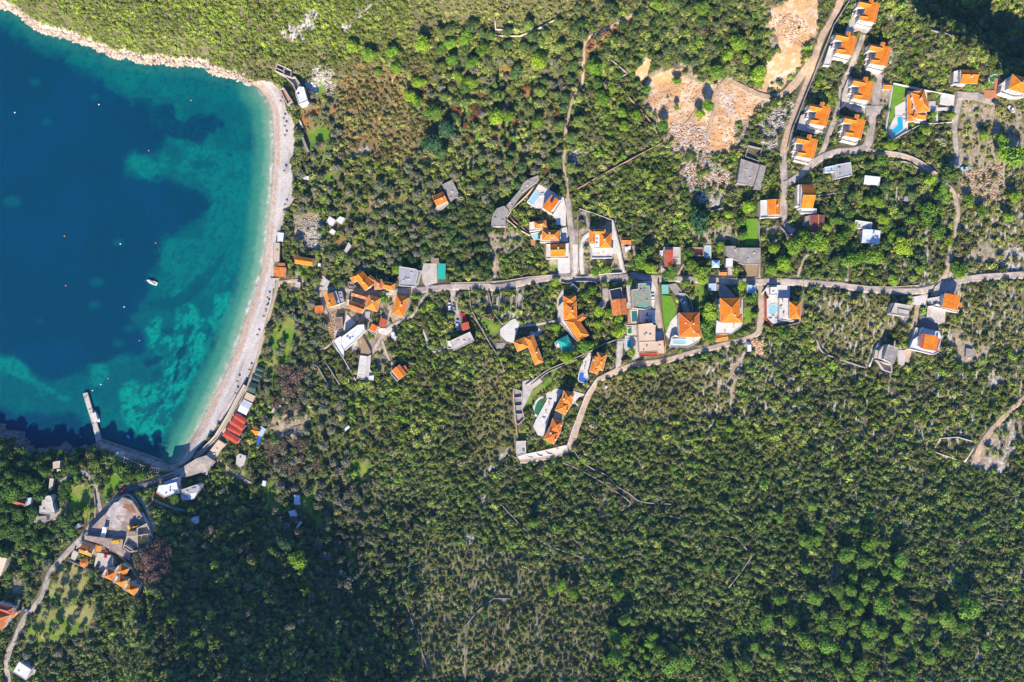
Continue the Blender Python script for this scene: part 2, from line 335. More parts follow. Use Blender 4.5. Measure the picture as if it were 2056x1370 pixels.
for reg, p in [('J',[(910,180),(950,290),(1030,370),(1040,470),(960,350),(910,260)]),('J',[(1030,490),(1090,470),(1150,590),(1060,540)]),('J',[(800,480),(850,470),(850,600),(810,600)]),('J',[(430,630),(560,600),(740,540),(720,640),(620,640),(600,740),(480,740)]),
  ('K',[(700,400),(800,260),(930,260),(930,300),(820,330),(740,480),(690,460)]),('K',[(560,700),(620,670),(600,780)]),('Q',[(1730,640),(1830,650),(1800,730),(1740,740)]),('Q',[(1600,480),(1720,480),(1700,560)]),('R',[(320,260),(480,210),(700,100),(720,140),(500,260),(380,400),(340,500),(310,430)])]:
    F('red', reg, p)
for reg, p in [('K',[(340,180),(520,190),(590,260),(560,480),(420,480),(350,330)]),('K',[(340,720),(430,700),(430,760),(340,860),(240,760)]),('G',[(1060,500),(1190,380),(1330,470),(1440,640),(1490,780),(1300,920),(1200,900),(1000,800),(900,700)]),('G',[(930,900),(1120,950),(1120,1060),(1000,1150),(910,1090)]),
  ('G',[(130,1150),(250,1190),(260,1290),(180,1340),(110,1290)]),('E',[(790,740),(1000,640),(1200,720),(1200,880),(1050,980),(860,980),(800,860)]),('E',[(840,980),(930,1000),(900,1180),(950,1280),(800,1280),(850,1150)]),('B',[(1500,200),(1900,130),(1900,380),(1700,480),(1520,380)]),('A',[(1560,830),(2056,900),(2056,1368),(1500,1368),(1520,1000)]),
  ('B',[(1560,780),(1840,780),(1830,950),(1550,930)]),('C',[(1160,500),(1560,470),(1630,620),(1200,620)]),('C',[(1770,480),(1960,470),(1990,560),(1960,640),(1770,630)]),('I',[(880,640),(1100,560),(1260,610),(1200,700),(1180,860),(1050,900),(900,800)]),('I',[(470,1110),(600,1130),(660,1230),(520,1190)]),('S',[(500,130),(620,140),(640,210),(500,160)]),
  ('D',[(1380,760),(1500,640),(1530,700),(1430,1000),(1370,1040),(1400,900)]),('N',[(1270,450),(1600,640),(1700,640),(1650,860),(1380,850),(1310,640)]),('U',[(1390,80),(1592,0),(1592,90),(1490,270),(1380,270),(1330,200)]),('F',[(180,660),(260,640),(250,870),(160,840)]),('F',[(620,1020),(740,930),(830,1150),(700,1250)]),
  ('F',[(1360,400),(1440,380),(1500,620),(1520,800),(1440,800),(1430,560)]),('C',[(600,620),(740,640),(740,760),(640,760)]),('A',[(640,560),(1000,620),(900,1000),(760,1000),(830,640)])]:
    F('bare', reg, p)
# rocky, stony ground
F('bare', 'F', [(60,400),(640,380),(1000,420),(980,680),(850,720),(780,900),(640,1000),(250,1000),(160,700)]); F('bare', 'D', [(600,80),(830,80),(900,600),(700,680),(590,600)]); F('bare', 'C', [(0,600),(560,420),(640,860),(0,880)])
F('bare', 'R', [(780,520),(1060,480),(1200,560),(1400,560),(1640,640),(1600,820),(1440,1100),(1250,1120),(1000,1100),(860,960),(760,760)]); F('bare', 'R', [(1640,50),(1980,0),(2000,300),(1900,390),(1700,360),(1620,200)])
for reg, p in [('R',[(930,920),(1130,880),(1250,1060),(1180,1130),(1000,1110),(920,1000)]),('R',[(1020,1180),(1200,1120),(1400,1250),(1460,1370),(1040,1370),(1010,1260)]),('R',[(1600,860),(1840,700),(1850,800),(1700,1100),(1560,1000)]),('R',[(1330,680),(1450,650),(1420,860),(1330,800)]),('C',[(1090,0),(1380,0),(1480,200),(1450,330),(1270,280),(1110,150)]),
  ('Q',[(430,180),(510,170),(510,230),(430,240)]),('Q',[(500,130),(740,-10),(760,10),(520,170)]),('Q',[(220,510),(330,470),(400,560),(400,690),(340,640),(230,560)]),('Q',[(0,200),(150,180),(260,60),(300,100),(200,280),(60,310)]),('Q',[(190,590),(260,600),(270,680),(220,660)]),('K',[(480,330),(620,300),(620,500),(510,500)]),('Q',[(500,1100),(680,1030),(640,1120),(520,1130)]),
  ('Q',[(1,1),(2,1),(2,2)]),('Q',[(1,1),(2,1),(2,3)]),('N',[(1700,930),(1810,960),(1760,1130),(1690,1060)]),('N',[(1440,670),(1560,680),(1520,780),(1450,770)]),('U',[(1310,210),(1400,230),(1400,290),(1330,250)]),('I',[(970,430),(1070,440),(1060,520),(1000,500)]),
  ('A',[(880,60),(960,100),(950,300),(990,590),(960,600),(920,280)]),('D',[(1550,540),(1660,520),(1640,680),(1560,620)]),('R',[(230,1100),(330,1080),(300,1230),(230,1200)]),('B',[(1860,830),(2056,800),(2056,1000),(1870,980)])]:
    F('rock', reg, p)
# dry, thinly covered slopes
for reg, p in [('X',[(0,-160),(2200,-160),(1110,40),(900,70),(700,130),(560,150),(400,110),(250,90),(0,0)]),('X',[(670,110),(800,140),(880,230),(880,330),(780,330),(680,280),(600,300),(600,200)]),('D',[(400,850),(1000,740),(1500,680),(1400,1100),(800,1180),(300,1050)]),('T',[(0,500),(600,620),(1100,900),(1000,1370),(0,1370)]),('X',[(970,700),(1040,780),(1040,920),(960,960),(940,900)]),
  ('X',[(1900,100),(2200,300),(2200,560),(1950,520),(1900,300)]),('X',[(1640,590),(1840,600),(1740,740),(1640,690)]),('X',[(1920,580),(2200,580),(2200,700),(1900,700)])]:
    F('dry', reg, p)
# strips of stones along old terraces
for reg, pts, wd in [('D',[(1270,770),(1240,900),(1200,1130)],4),('D',[(1140,980),(1115,1090)],3),('D',[(1575,700),(1570,960)],3),('D',[(1645,780),(1640,970)],5),('D',[(1710,800),(1690,1010)],5),('D',[(1750,950),(1745,1050)],4),('D',[(1075,700),(1100,900),(1080,980)],5),('N',[(480,1020),(440,1310)],4),('N',[(520,1160),(500,1290)],3),
   ('N',[(440,350),(425,480)],5),('N',[(620,420),(620,500)],3),('B',[(1010,180),(990,440)],5),('B',[(890,870),(830,1040)],4),('B',[(960,850),(930,1020)],3),('B',[(1290,800),(1250,980)],5),('B',[(1040,950),(1030,1100)],4),('B',[(1190,620),(1160,730)],3),('N',[(1870,200),(1800,430),(1740,620),(1640,860)],5),('U',[(630,170),(620,240)],4),('U',[(540,110),(510,220)],2),
   ('T',[(460,290),(420,420)],3),('T',[(810,270),(765,450)],5),('T',[(1110,260),(1040,450)],8),('T',[(1065,490),(1050,590)],3),('T',[(530,0),(410,130),(370,250),(370,380),(330,520),(290,540),(280,490)],10),('T',[(380,600),(440,860)],2),('T',[(680,980),(710,1050)],8),('U',[(1340,1200),(1350,1300)],8),
   ('S',[(1330,90),(1340,220)],4),('H',[(1290,650),(1270,750)],4),('H',[(1040,1070),(1140,1160)],6),('H',[(1390,1210),(1290,1300)],4),('U',[(1540,0),(1530,120),(1470,270)],12),('Q',[(540,150),(740,0)],5),('D',[(1260,770),(1480,640)],6)]:
    LN('rock', reg, pts, wd)
for reg, p in [('G',[(1330,930),(1480,820),(1620,900),(1650,1020),(1600,1130),(1480,1250),(1400,1140),(1350,1040)]),('G',[(1210,460),(1330,480),(1330,540),(1240,510)]),('I',[(1000,200),(1150,180),(1240,460),(1150,560),(1060,500)]),('I',[(830,840),(1100,820),(1180,900),(1200,1100),(1000,1150),(830,1000)]),('G',[(860,720),(1240,900),(1290,1020),(1200,960),(830,820)])]:
    F('dark', reg, p)
SOFT = {k: blur(R[k], 2 if k in ('grass', 'soil', 'red') else 6) for k in R}
# ---------------------------------------------------------------- roads: draped ribbons
def smooth_path(pts, step=2.2):
    pts = [Vector(p) for p in pts]; out = []
    ext = [pts[0] * 2 - pts[1]] + pts + [pts[-1] * 2 - pts[-2]]
    for i in range(1, len(ext) - 2):
        p0, p1, p2, p3 = ext[i - 1:i + 3]; n = max(2, int((p2 - p1).length / step))
        for k in range(n):
            t = k / n
            out.append(.5 * ((2 * p1) + (p2 - p0) * t + (2 * p0 - 5 * p1 + 4 * p2 - p3) * t * t + (3 * p1 - p0 - 3 * p2 + p3) * t ** 3))
    out.append(pts[-1]); return out
def ribbon(name, reg, pts, wpx, m, lift=.12, wob=.12, kind='structure', occ=True, label=None, cat=None):
    pp = smooth_path(zz(reg, pts) if isinstance(reg, str) else [z(r_, p) for r_, p in pts])
    if occ: line(OCC, [(p.x, p.y) for p in pp], wpx + 1.5)
    W = []
    for p in pp: q = P(p.x, p.y); W.append(Vector((q.x, q.y)))
    K = 5; v = []; f = []
    for i, c in enumerate(W):
        t = (W[min(i + 1, len(W) - 1)] - W[max(i - 1, 0)]).normalized(); nrm = Vector((-t.y, t.x)); hw = wpx * S / 2
        hl = hw * (1 + wob * (float(noise(np.array([i * 1.0]), np.array([7.0]), 6, 3)[0]) - .5) * 2); hr = hw * (1 + wob * (float(noise(np.array([i * 1.0]), np.array([97.0]), 6, 4)[0]) - .5) * 2)
        for k in range(K):
            a = -hl + (hl + hr) * k / (K - 1); q = c + nrm * a; v.append((q.x, q.y, 0))
    v = np.array(v); v[:, 2] = hfun(v[:, 0], v[:, 1]) + lift
    for i in range(len(W) - 1):
        for k in range(K - 1): b = i * K + k; f.append((b, b + K, b + K + 1, b + 1))
    # skirts so the edge has thickness
    n0 = len(v); ed = v[[i * K for i in range(len(W))]].copy(); ed[:, 2] -= .5; ed2 = v[[i * K + K - 1 for i in range(len(W))]].copy(); ed2[:, 2] -= .5
    v = np.vstack([v, ed, ed2]); L_ = len(W)
    for i in range(L_ - 1):
        f.append((i * K, n0 + i, n0 + i + 1, (i + 1) * K)); f.append((i * K + K - 1, (i + 1) * K + K - 1, n0 + L_ + i + 1, n0 + L_ + i))
    o = link(bpy.data.objects.new(name, mesh_np(name, v, f, m))); tag(o, label, cat, None, kind); return o
Xp = lambda *a: [(r_, p) for r_, ps in a for p in ps]
RD = 'road'
ribbon(RD, None, Xp(('F',[(640,415),(800,420),(1000,408),(1190,390),(1390,372),(1600,366),(1761,366)]),('L',[(200,212),(400,190),(600,150),(850,105),(1100,112),(1300,115),(1780,92)]),('C',[(700,885),(900,905),(1100,912),(1400,925),(1700,935),(1900,930)]),
   ('B',[(200,1108),(500,1125),(700,1160),(950,1178),(1200,1175),(1330,1140),(1450,1110),(1600,1080),(1800,1055),(2056,1048),(2300,1040)])), 14, M['road'])
ribbon(RD, None, Xp(('F',[(330,395),(500,428),(640,418)])), 9, M['road'], .1)
ribbon(RD, None, Xp(('F',[(90,380),(200,390),(330,395)])), 6, M['road'], .1)
ribbon('path', 'F', [(90,380),(110,430),(160,600),(200,660)], 6, M['sandp'], .08)
ribbon(RD, None, Xp(('R',[(700,95),(480,220),(350,290),(330,430),(320,600),(260,700),(220,850),(195,1000),(190,1150),(200,1300)]),('E',[(1700,100),(1715,330),(1740,600),(1780,900),(1785,1150),(1770,1230)])), 6, M['sandp'], .1, .35)
ribbon(RD, 'E', [(1715,330),(1740,600),(1780,900),(1785,1150),(1770,1260)], 11, M['road'], .15)
ribbon(RD, 'C', [(290,875),(280,780),(280,680),(300,580),(345,535)], 8, M['pave'], .14)
ribbon(RD, 'C', [(635,865),(600,720),(575,620),(555,520),(548,430)], 9, M['pave'], .14)
ribbon(RD, 'A', [(560,-60),(530,0),(480,120),(385,280),(310,480),(250,680),(160,920),(80,1130),(50,1290)], 13, M['dirt'], .1)
ribbon(RD, 'B', [(50,30),(60,300),(55,560),(75,640),(140,690)], 13, M['road'], .12)
ribbon(RD, 'R', [(2000,400),(1950,470),(1870,600),(1760,690),(1650,700),(1520,650),(1400,590)], 13, M['dirt'], .11)
ribbon(RD, 'R', [(1380,560),(1310,640),(1290,760),(1260,860),(1230,980)], 9, M['dirt'], .1)
ribbon('path', 'R', [(1160,780),(1110,860),(1050,920)], 8, M['dirt'], .1)
ribbon(RD, 'A', [(720,290),(650,470),(590,600),(530,730),(515,870),(450,1070),(380,1250),(310,1380)], 10, M['road'], .12)
ribbon(RD, None, Xp(('A',[(850,620),(830,760),(810,900),(780,1080),(750,1200),(640,1255)]),('B',[(500,20),(330,90),(220,190),(110,270),(60,290)])), 15, M['road'], .14)
ribbon(RD, None, Xp(('A',[(740,1235),(830,1275)]),('B',[(900,40),(1060,60),(1200,130),(1330,230),(1440,320),(1490,420),(1500,560),(1480,700),(1440,830),(1420,950),(1400,1050),(1310,1150)])), 10, M['sandp'], .1)
ribbon(RD, 'A', [(1810,850),(1700,800),(1600,790),(1530,790),(1510,880),(1480,1050),(1490,1200),(1500,1400)], 10, M['road'], .12)
ribbon(RD, None, Xp(('D',[(1605,60),(1630,200),(1625,400),(1590,500),(1420,560),(1120,635),(870,705),(650,735),(510,790),(400,840)]),('M',[(980,395),(900,530),(830,700),(765,900),(715,1040),(640,1120),(420,1175),(215,1200)])), 12, M['sandp'], .1)
ribbon(RD, 'D', [(825,70),(845,280),(865,490),(880,640)], 12, M['road'], .14)
ribbon(RD, 'F', [(1200,395),(1110,500),(1010,660),(860,725),(780,770),(720,850),(620,1010)], 6, M['road'], .1)
ribbon('path', 'F', [(720,900),(770,1040),(830,1150)], 4, M['sandp'], .1)
ribbon(RD, 'F', [(1415,370),(1420,480),(1460,650),(1480,800)], 12, M['road'], .12)
ribbon('path', 'F', [(1120,790),(1160,900),(1170,980),(1260,1010),(1340,960)], 4, M['concl'], .1)
ribbon('path', 'F', [(90,990),(170,970),(250,890)], 3, M['concl'], .12)
ribbon(RD, None, Xp(('N',[(1090,80),(1000,240),(960,420),(910,600),(890,760),(870,820)])), 9, M['dirt'], .1)
ribbon(RD, None, Xp(('V',[(1830,790),(1780,810),(1600,880),(1400,950),(1200,1005),(1090,1080),(960,1220)]),('G',[(900,650),(820,765),(700,880),(600,990),(490,1130),(420,1330)]),('H',[(330,620),(240,730),(150,950),(90,1060),(70,1200),(90,1370),(100,1500)])), 11, M['road'], .12)
ribbon(RD, None, Xp(('V',[(1780,800),(1600,885),(1400,955),(1200,1010),(1090,1085)])), 9, M['asphalt'], .22)
ribbon(RD, 'V', [(930,1230),(900,1100),(890,1000),(800,880),(740,850)], 8, M['road'], .1)
ribbon('path', 'V', [(740,870),(640,890),(540,960)], 6, M['road'], .1)
ribbon('path', 'V', [(1240,1040),(1330,1160),(1380,1280),(1420,1400)], 9, M['road'], .1)
ribbon('path', 'X', [(2140,740),(2056,800),(2010,842),(1975,885),(1955,930)], 11, M['dirt'], .1)
ribbon('path', 'K', [(440,735),(350,740),(240,755)], 7, M['sandp'], .1)
ribbon('promenade', None, Xp(('K',[(225,730),(225,800),(190,930),(140,1110),(90,1280)]),('I',[(780,40),(700,280),(620,480),(545,600),(470,730),(400,830),(300,930),(215,1010)])), 6, M['sandp'], .35)
ribbon('path', 'L', [(970,590),(850,615),(700,640),(520,660)], 5, M['concl'], .1)
ribbon('path', 'L', [(650,740),(740,750),(770,690)], 8, M['concl'], .1)
ribbon('path', 'G', [(1290,1060),(1350,1180),(1440,1280)], 3, M['conc'], .1)
ribbon('path', 'B', [(580,930),(580,1100)], 7, M['sandp'], .1)
ribbon('path', 'B', [(330,850),(230,900),(170,1060)], 5, M['sandp'], .1)
ribbon('path', 'E', [(870,1000),(870,1150),(870,1300)], 7, M['sandp'], .08)
ribbon('path', 'I', [(1000,790),(1080,730),(1170,700)], 4, M['asphalt'], .08)
ribbon('path', 'I', [(430,1020),(480,1090),(600,1180),(700,1240)], 8, M['dirt'], .08)
ribbon('path', 'C', [(1080,880),(1140,780)], 4, M['sandp'], .08)
ribbon('path', 'A', [(250,540),(170,650),(70,760),(0,800),(-60,810)], 11, M['dirt'], .115)
ribbon('path', 'S', [(20,240),(100,310),(200,350),(330,380)], 4, M['conc'], .1)
ribbon('path', 'D', [(640,560),(540,560),(540,760)], 10, M['road'], .1)
ribbon('path', 'D', [(440,150),(440,230),(400,300)], 12, M['road'], .1)

# ================================================================ ground sheet (+ the beach, same sheet of points)
st = .62
def axis(lo, hi):
    far = np.array([3200, 2000, 1200, 800, 560, 450]); far = far[far > hi + 15]
    fine = np.arange(lo, hi + st, st); return np.concatenate([-far, fine, far[::-1]])
gx = axis(-315, 315); gy = axis(-222, 222); nx, ny = len(gx), len(gy)
X, Y = np.meshgrid(gx, gy); Z = hfun(X, Y); U0, V0 = X / S + CX, CY - Y / S
U, V = to_px(X, Y, Z); D = cdist(U0, V0)
n1 = noise(U0, V0, 3.0, 1, 3); n2 = noise(U0, V0, 14, 2, 3); n3 = noise(U0, V0, 55, 3, 3); n0 = noise(U0, V0, 1.3, 9, 2)
wu, wv = U + (noise(U0, V0, 9, 4) - .5) * 14 + (noise(U0, V0, 28, 34) - .5) * 26, V + (noise(U0, V0, 9, 5) - .5) * 14 + (noise(U0, V0, 28, 35) - .5) * 26
def mk(k, lo=.3, hi=.7, w_=True): return sst(samp(SOFT[k], wu if w_ else U, wv if w_ else V) + (n1 - .5) * .5, lo, hi)
def mixc(c, col, m): return c * (1 - m[..., None]) + np.array(col) * m[..., None]
C = np.zeros(X.shape + (3,)) + np.array((.10, .09, .045))
C = mixc(C, (.07, .085, .03), sst(n2, .42, .6)); C = mixc(C, (.16, .13, .07), sst(n3, .5, .65) * .6)
C = mixc(C, (.20, .175, .075), mk('dry') * .75 * np.where((U < 900) & (V < 150), .4, 1)); C = mixc(C, (.30,.17,.06), sst(U, 670, 700) * sst(U, 880, 850) * sst(V, 110, 140) * sst(V, 340, 300) * sst(n2, .42, .6) * .8)
streak = noise(U0 * 1.0 + V0 * .12, V0 * .16, 2.6, 12, 3)
terr = sst(U, 1600, 1660) * sst(V, 420, 560) + sst(V, 1050, 1120) * sst(U, 790, 840) * sst(U, 1350, 1200) + .12 + sst(samp(SOFT['terr'], wu, wv), .3, .7)
C = mixc(C, (.50, .45, .38), sst(streak, .55, .66) * np.clip(terr, 0, 1) * np.where((U < 1350) & (V > 1000), .35, .95))
C = mixc(C, (.12, .17, .03), mk('grove') * .7 * sst(n2, .3, .55)); C = mixc(C, (.30, .20, .10), mk('grove') * sst(n2, .55, .68) * .8)
C = mixc(C, (.12, .25, .014), mk('grass') * sst(n1, .1, .5)); C = mixc(C, (.25, .25, .06), mk('grass') * sst(n2, .42, .6) * .85); C = mixc(C, (.36, .32, .12), mk('grass') * sst(U, 240, 200) * sst(V, 1080, 1110) * sst(n3, .35, .55) * .85)
C = mixc(C, (.34, .16, .055), mk('red') * .85)
C = mixc(C, (.33, .255, .165), mk('bare') * .85 * sst(n2, .25, .5)); C = mixc(C, (.50, .42, .33), mk('bare') * sst(n1, .52, .68) * .7)
soil = sst(samp(SOFT['soil'], U + (n2 - .5) * 12, V + (n3 - .5) * 6) + (n1 - .5) * .4 + (n2 - .5) * .9, .25, .6)
C = mixc(C, (.60, .34, .15), soil); C = mixc(C, (.68, .50, .33), soil * sst(n2 * .7 + n1 * .3, .42, .62)); C = mixc(C, (.40, .27, .16), soil * sst(noise(U0 + V0, (V0 - U0) * .3, 8, 77, 3), .56, .68) * .6)
C = mixc(C, (.52, .47, .42), mk('rock') * sst(n0 * .5 + n1 * .6, .42, .66)); C = mixc(C, (.13, .08, .05), mk('dark') * .8)
shore_rock = sst(D + (n2 - .5) * 8, 13, 6) * (1 - samp(R['beach'], U, V)) * sst(D, -2, 1)
C = mixc(C, (.56, .45, .36), shore_rock * sst(n1 + n0 * .4, .48, .66)); C = mixc(C, (.30, .19, .11), shore_rock * sst(n2, .52, .6) * .7)
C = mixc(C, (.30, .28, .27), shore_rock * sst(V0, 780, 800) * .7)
# pebble beach: wet tan band, pale bands of shingle, brown streaks of weed
BM = samp(R['beach'], U, V); bw = D + (n2 - .5) * 5
bc = np.zeros_like(C) + np.array((.52, .465, .42))
bc = mixc(bc, (.36, .30, .26), sst(noise(D * 1.5, V0 * .13, 6, 21, 4), .5, .66) * .75)
bc = mixc(bc, (.50, .33, .21), sst(bw, 16, 11) * sst(bw, 2, 6) * sst(n1, .3, .6)); bc = mixc(bc, (.58, .52, .46), sst(bw, 26, 20) * sst(bw, 13, 17) * .6)
bc = mixc(bc, (.42, .33, .24), sst(bw, 6, 1)); bc = bc * (.9 + .2 * n0[..., None])
C = C * (1 - BM[..., None]) + bc * BM[..., None]
C = mixc(C, (.20, .16, .10), sst(D, -1, -8)); C = C * (.82 + .36 * n0[..., None])
rough = (n0 - .5) * .35 + (n1 - .5) * .6
rk = np.clip(mk('rock') + mk('soil') * .35 + shore_rock * 2.2, 0, 2)
occs = samp(blur(OCC, 2), U, V)
Z2 = Z + (rough * (.25 + 1.2 * rk)) * (1 - BM * .9) * np.clip(1 - occs * 1.6, 0, 1) - .10
Z2 = np.where(D < 2, np.minimum(Z2, Z + .3), Z2)
vv = np.stack([X, Y, Z2], -1).reshape(-1, 3)
idx = np.arange(nx * ny).reshape(ny, nx); quads = np.stack([idx[:-1, :-1], idx[:-1, 1:], idx[1:, 1:], idx[1:, :-1]], -1).reshape(-1, 4)
isb = (BM[:-1, :-1] > .5).reshape(-1)
ca = np.concatenate([C, np.ones(C.shape[:2] + (1,))], -1).reshape(-1, 4).astype(np.float32)
gm = mat('ground_cover', (1, 1, 1), .95, .16, 1.6, attr='cover', bump=.06, spec=.1)
bm_ = mat('shingle', (1, 1, 1), .95, .12, 3.5, attr='cover', bump=.03, spec=.1)
for nm, q, m in (('ground', quads[~isb], gm), ('beach', quads[isb], bm_)):
    use = np.zeros(nx * ny, bool); use[q.ravel()] = True; remap = np.cumsum(use) - 1
    me = mesh_np(nm, vv[use], remap[q], m, True)
    at = me.color_attributes.new('cover', 'FLOAT_COLOR', 'POINT'); at.data.foreach_set('color', ca[use].ravel())
    tag(link(bpy.data.objects.new(nm, me)), kind='structure')
# ================================================================ sea
sx = axis(-315, 90)[:-1] if False else np.concatenate([[-3200, -1500, -800, -450], np.arange(-330, -110, .8), [-60, 200]]); sy = np.concatenate([[-3200, -1200, -400], np.arange(-130, 235, .8), [400, 1200, 3200]])
X, Y = np.meshgrid(sx, sy); U0, V0 = X / S + CX, CY - Y / S; D = -cdist(U0, V0)
def sm(polys, b, warp=14, seed=30, ws=16):
    r = raster()
    for reg, p, val in polys: fill(r, zz(reg, p), val)
    r = blur(r, b); return samp(r, U0 + (noise(U0, V0, ws, seed) - .5) * warp + (noise(U0, V0, 4, seed + 2) - .5) * 7, V0 + (noise(U0, V0, ws, seed + 1) - .5) * warp+ (noise(U0, V0, 4, seed + 3) - .5) * 7)
teal = sm([('O',[(-300,80),(0,140),(100,240),(200,300),(330,340),(420,390),(560,455),(640,520),(720,560),(770,610),(850,620),(850,700),(950,770),(900,880),(720,870),(710,1010),(820,1030),(900,1020),(1000,1060),(1100,1100),(1220,1130),(1170,1220),(1120,1280),(1040,1290),(960,1370),(1700,1370),(1700,0),(-300,-100)],1.0),
   ('P',[(940,-20),(900,60),(930,130),(870,170),(850,220),(850,300),(870,350),(770,400),(750,480),(820,540),(840,650),(720,670),(620,670),(590,720),(520,720),(430,760),(380,800),(300,810),(200,760),(100,690),(0,650),(-300,600),(-300,960),(200,1000),(420,1000),(600,1300),(1700,1300),(1700,-20)],1.0)], 11, 22)
turq = sm([('P',[(1000,500),(1020,400),(1060,370),(1110,375),(1130,440),(1200,470),(1220,400),(1240,320),(1310,310),(1320,400),(1290,480),(1280,560),(1240,700),(1170,830),(1080,990),(950,1120),(860,1150),(780,1110),(720,1060),(690,950),(690,860),(740,820),(860,840),(940,800),(930,700),(920,650),(850,620),(840,520),(890,440),(930,480),(920,560),(1000,580)],1.0),
   ('P',[(1280,140),(1340,110),(1340,160),(1300,250),(1275,230)],.8),('P',[(1000,290),(1040,200),(1090,240),(1080,300),(990,335)],.6),('P',[(520,740),(600,720),(620,770),(570,850),(525,830)],.5),('O',[(730,900),(850,880),(870,940),(940,880),(970,910),(930,980),(870,1020),(800,1010)],.35),('O',[(1000,800),(1190,850),(1500,880),(1450,1370),(1150,1370),(1230,1130),(1120,1000),(980,960),(1080,900)],.28),
   ('P',[(0,680),(100,690),(240,830),(420,920),(380,930),(200,830),(0,760)],.55),('P',[(950,0),(1400,0),(1380,200),(1000,300),(920,150)],.22),('O',[(400,300),(700,360),(1400,480),(1480,620),(1000,560),(600,450)],.15)], 3)
dark = sm([('P',[(1060,590),(1085,610),(1050,680),(1030,690),(1020,800),(1000,840),(985,830),(1010,740),(1015,650)],1.0),('P',[(1090,730),(1110,740),(1060,815),(1050,800)],1.0),('P',[(880,970),(930,925),(945,935),(900,975)],.9),('P',[(1160,480),(1210,480),(1230,560),(1180,580),(1160,540)],.7),('P',[(985,915),(1050,845),(1065,850),(1000,930)],.9),('P',[(810,700),(930,660),(940,690),(840,740)],.9),('P',[(1210,580),(1245,570),(1220,640),(1205,630)],.9),
   ('P',[(1080,480),(1110,500),(1070,620),(1040,620),(1060,540)],.8),('P',[(1170,660),(1190,680),(1175,710),(1165,700)],.9),('P',[(860,780),(900,720),(940,800),(940,830),(860,830)],.5),('P',[(930,520),(1000,500),(1000,560),(940,560)],.6),('P',[(1010,480),(1060,400),(1050,520)],.5),
   ('P',[(800,360),(1000,330),(1180,180),(1240,120),(1300,60),(1270,150),(1200,250),(1000,420),(900,400)],.55),('P',[(1330,420),(1290,560),(1250,690),(1180,840),(1110,1000),(1200,1000),(1350,700),(1400,450),(1450,200),(1380,180)],.0),
   ('O',[(830,600),(990,600),(1010,680),(1060,700),(1100,660),(1190,660),(1230,650),(1290,700),(1270,750),(1240,720),(1230,770),(1200,760),(1160,830),(1080,800),(950,780),(870,780)],.95),('O',[(1290,870),(1340,880),(1310,905)],.8),('O',[(1100,930),(1240,920),(1220,960),(1110,980)],.5),('O',[(1030,1050),(1130,1100),(1110,1130),(1030,1100)],.6),('O',[(760,560),(870,560),(900,640),(860,760),(780,720)],.7)], 1.5, 8)
spots = raster()
for u_, v_, r_ in [(238,487,9),(194,567,11),(190,612,9),(258,660,8),(237,690,9),(70,165,9),(94,245,8),(24,405,14),(244,725,7),(78,645,5),(295,425,3),(190,195,7),(270,200,5)]: fill(spots, [(u_ + r_ * 1.3 * math.cos(a / 3), v_ + r_ * .8 * math.sin(a / 3)) for a in range(19)], .42)
spots = samp(blur(spots, 3), U0, V0)
deep = np.array((0.0, .040, .078)); C = np.zeros(X.shape + (3,)) + deep
C = mixc(C, (.0, .043, .092), sst(noise(U0, V0, 80, 41), .4, .7))
C = mixc(C, (.0, .095, .105), sst(teal + (noise(U0, V0, 6, 40) - .5) * .5 + (noise(U0, V0, 24, 49) - .5) * .5, .2, .95) * .85); C = mixc(C, (.0, .13, .115), sst(teal, .6, 1) * sst(noise(U0, V0, 30, 50), .45, .7) * .5); tm = sst(turq, 0, 1)
C = mixc(C, (.0, .235, .175), np.clip(turq * 1.05, 0, 1) * (.75 + .5 * sst(noise(U0, V0, 9, 51, 4), .35, .65)).clip(0, 1)); C = mixc(C, (.0, .14, .14), np.clip(spots * .8, 0, 1))
C = mixc(C, (.0, .036, .075), np.clip(dark, 0, 1) * sst(noise(U0, V0, 5, 43), .08, .32)); C = mixc(C, (.0, .06, .085), sst(noise(U0 * .8 + V0 * .5, V0 * .45 - U0 * .2, 9, 55, 4), .54, .62) * sst(turq, .5, .9) * .75)
dd = D + (noise(U0, V0, 10, 44) - .5) * 7; sandy = sst(V0, 165, 200)
far_b = segdist(U0, V0, [p for p in coast if p[0] > 350 and p[1] > 178 and p[1] < 940]); fb = far_b + (noise(U0, V0, 7, 45) - .5) * 10
C = mixc(C, (.004, .085, .085), sst(fb, 62, 46) * sst(V0, 600, 680) * .75); C = mixc(C, (.035, .20, .14), sst(fb, 50, 26)); C = mixc(C, (.14, .30, .20), sst(fb, 26, 10)); C = mixc(C, (.34, .36, .26), sst(fb, 9, 3)); C = mixc(C, (.62, .60, .55), sst(fb + (noise(U0, V0, 3, 48) - .5) * 2, 2.6, 1.2))
C = mixc(C, (.02, .15, .12), sst(dd, 34, 6) * sst(V0, 260, 140) * .8); C = mixc(C, (.15, .20, .13), sst(dd, 4, 0) * .6)
mot = noise(U0, V0, 5.5, 52, 4); C = mixc(C, (.0, .062, .088), sst(mot, .52, .64) * sst(teal, .4, .9) * .55 * sst(fb, 30, 60)); C = C * (.88 + .24 * noise(U0, V0, 1.7, 46, 3)[..., None])
Zs = np.zeros_like(X); v_ = np.stack([X, Y, Zs], -1).reshape(-1, 3)
idx = np.arange(X.size).reshape(X.shape); q = np.stack([idx[:-1, :-1], idx[:-1, 1:], idx[1:, 1:], idx[1:, :-1]], -1).reshape(-1, 4)
wm = mat('sea_water', (1, 1, 1), .32, .03, .5, attr='cover', bump=.13, spec=.2, bscale=.8)
me = mesh_np('sea', v_, q, wm); at = me.color_attributes.new('cover', 'FLOAT_COLOR', 'POINT')
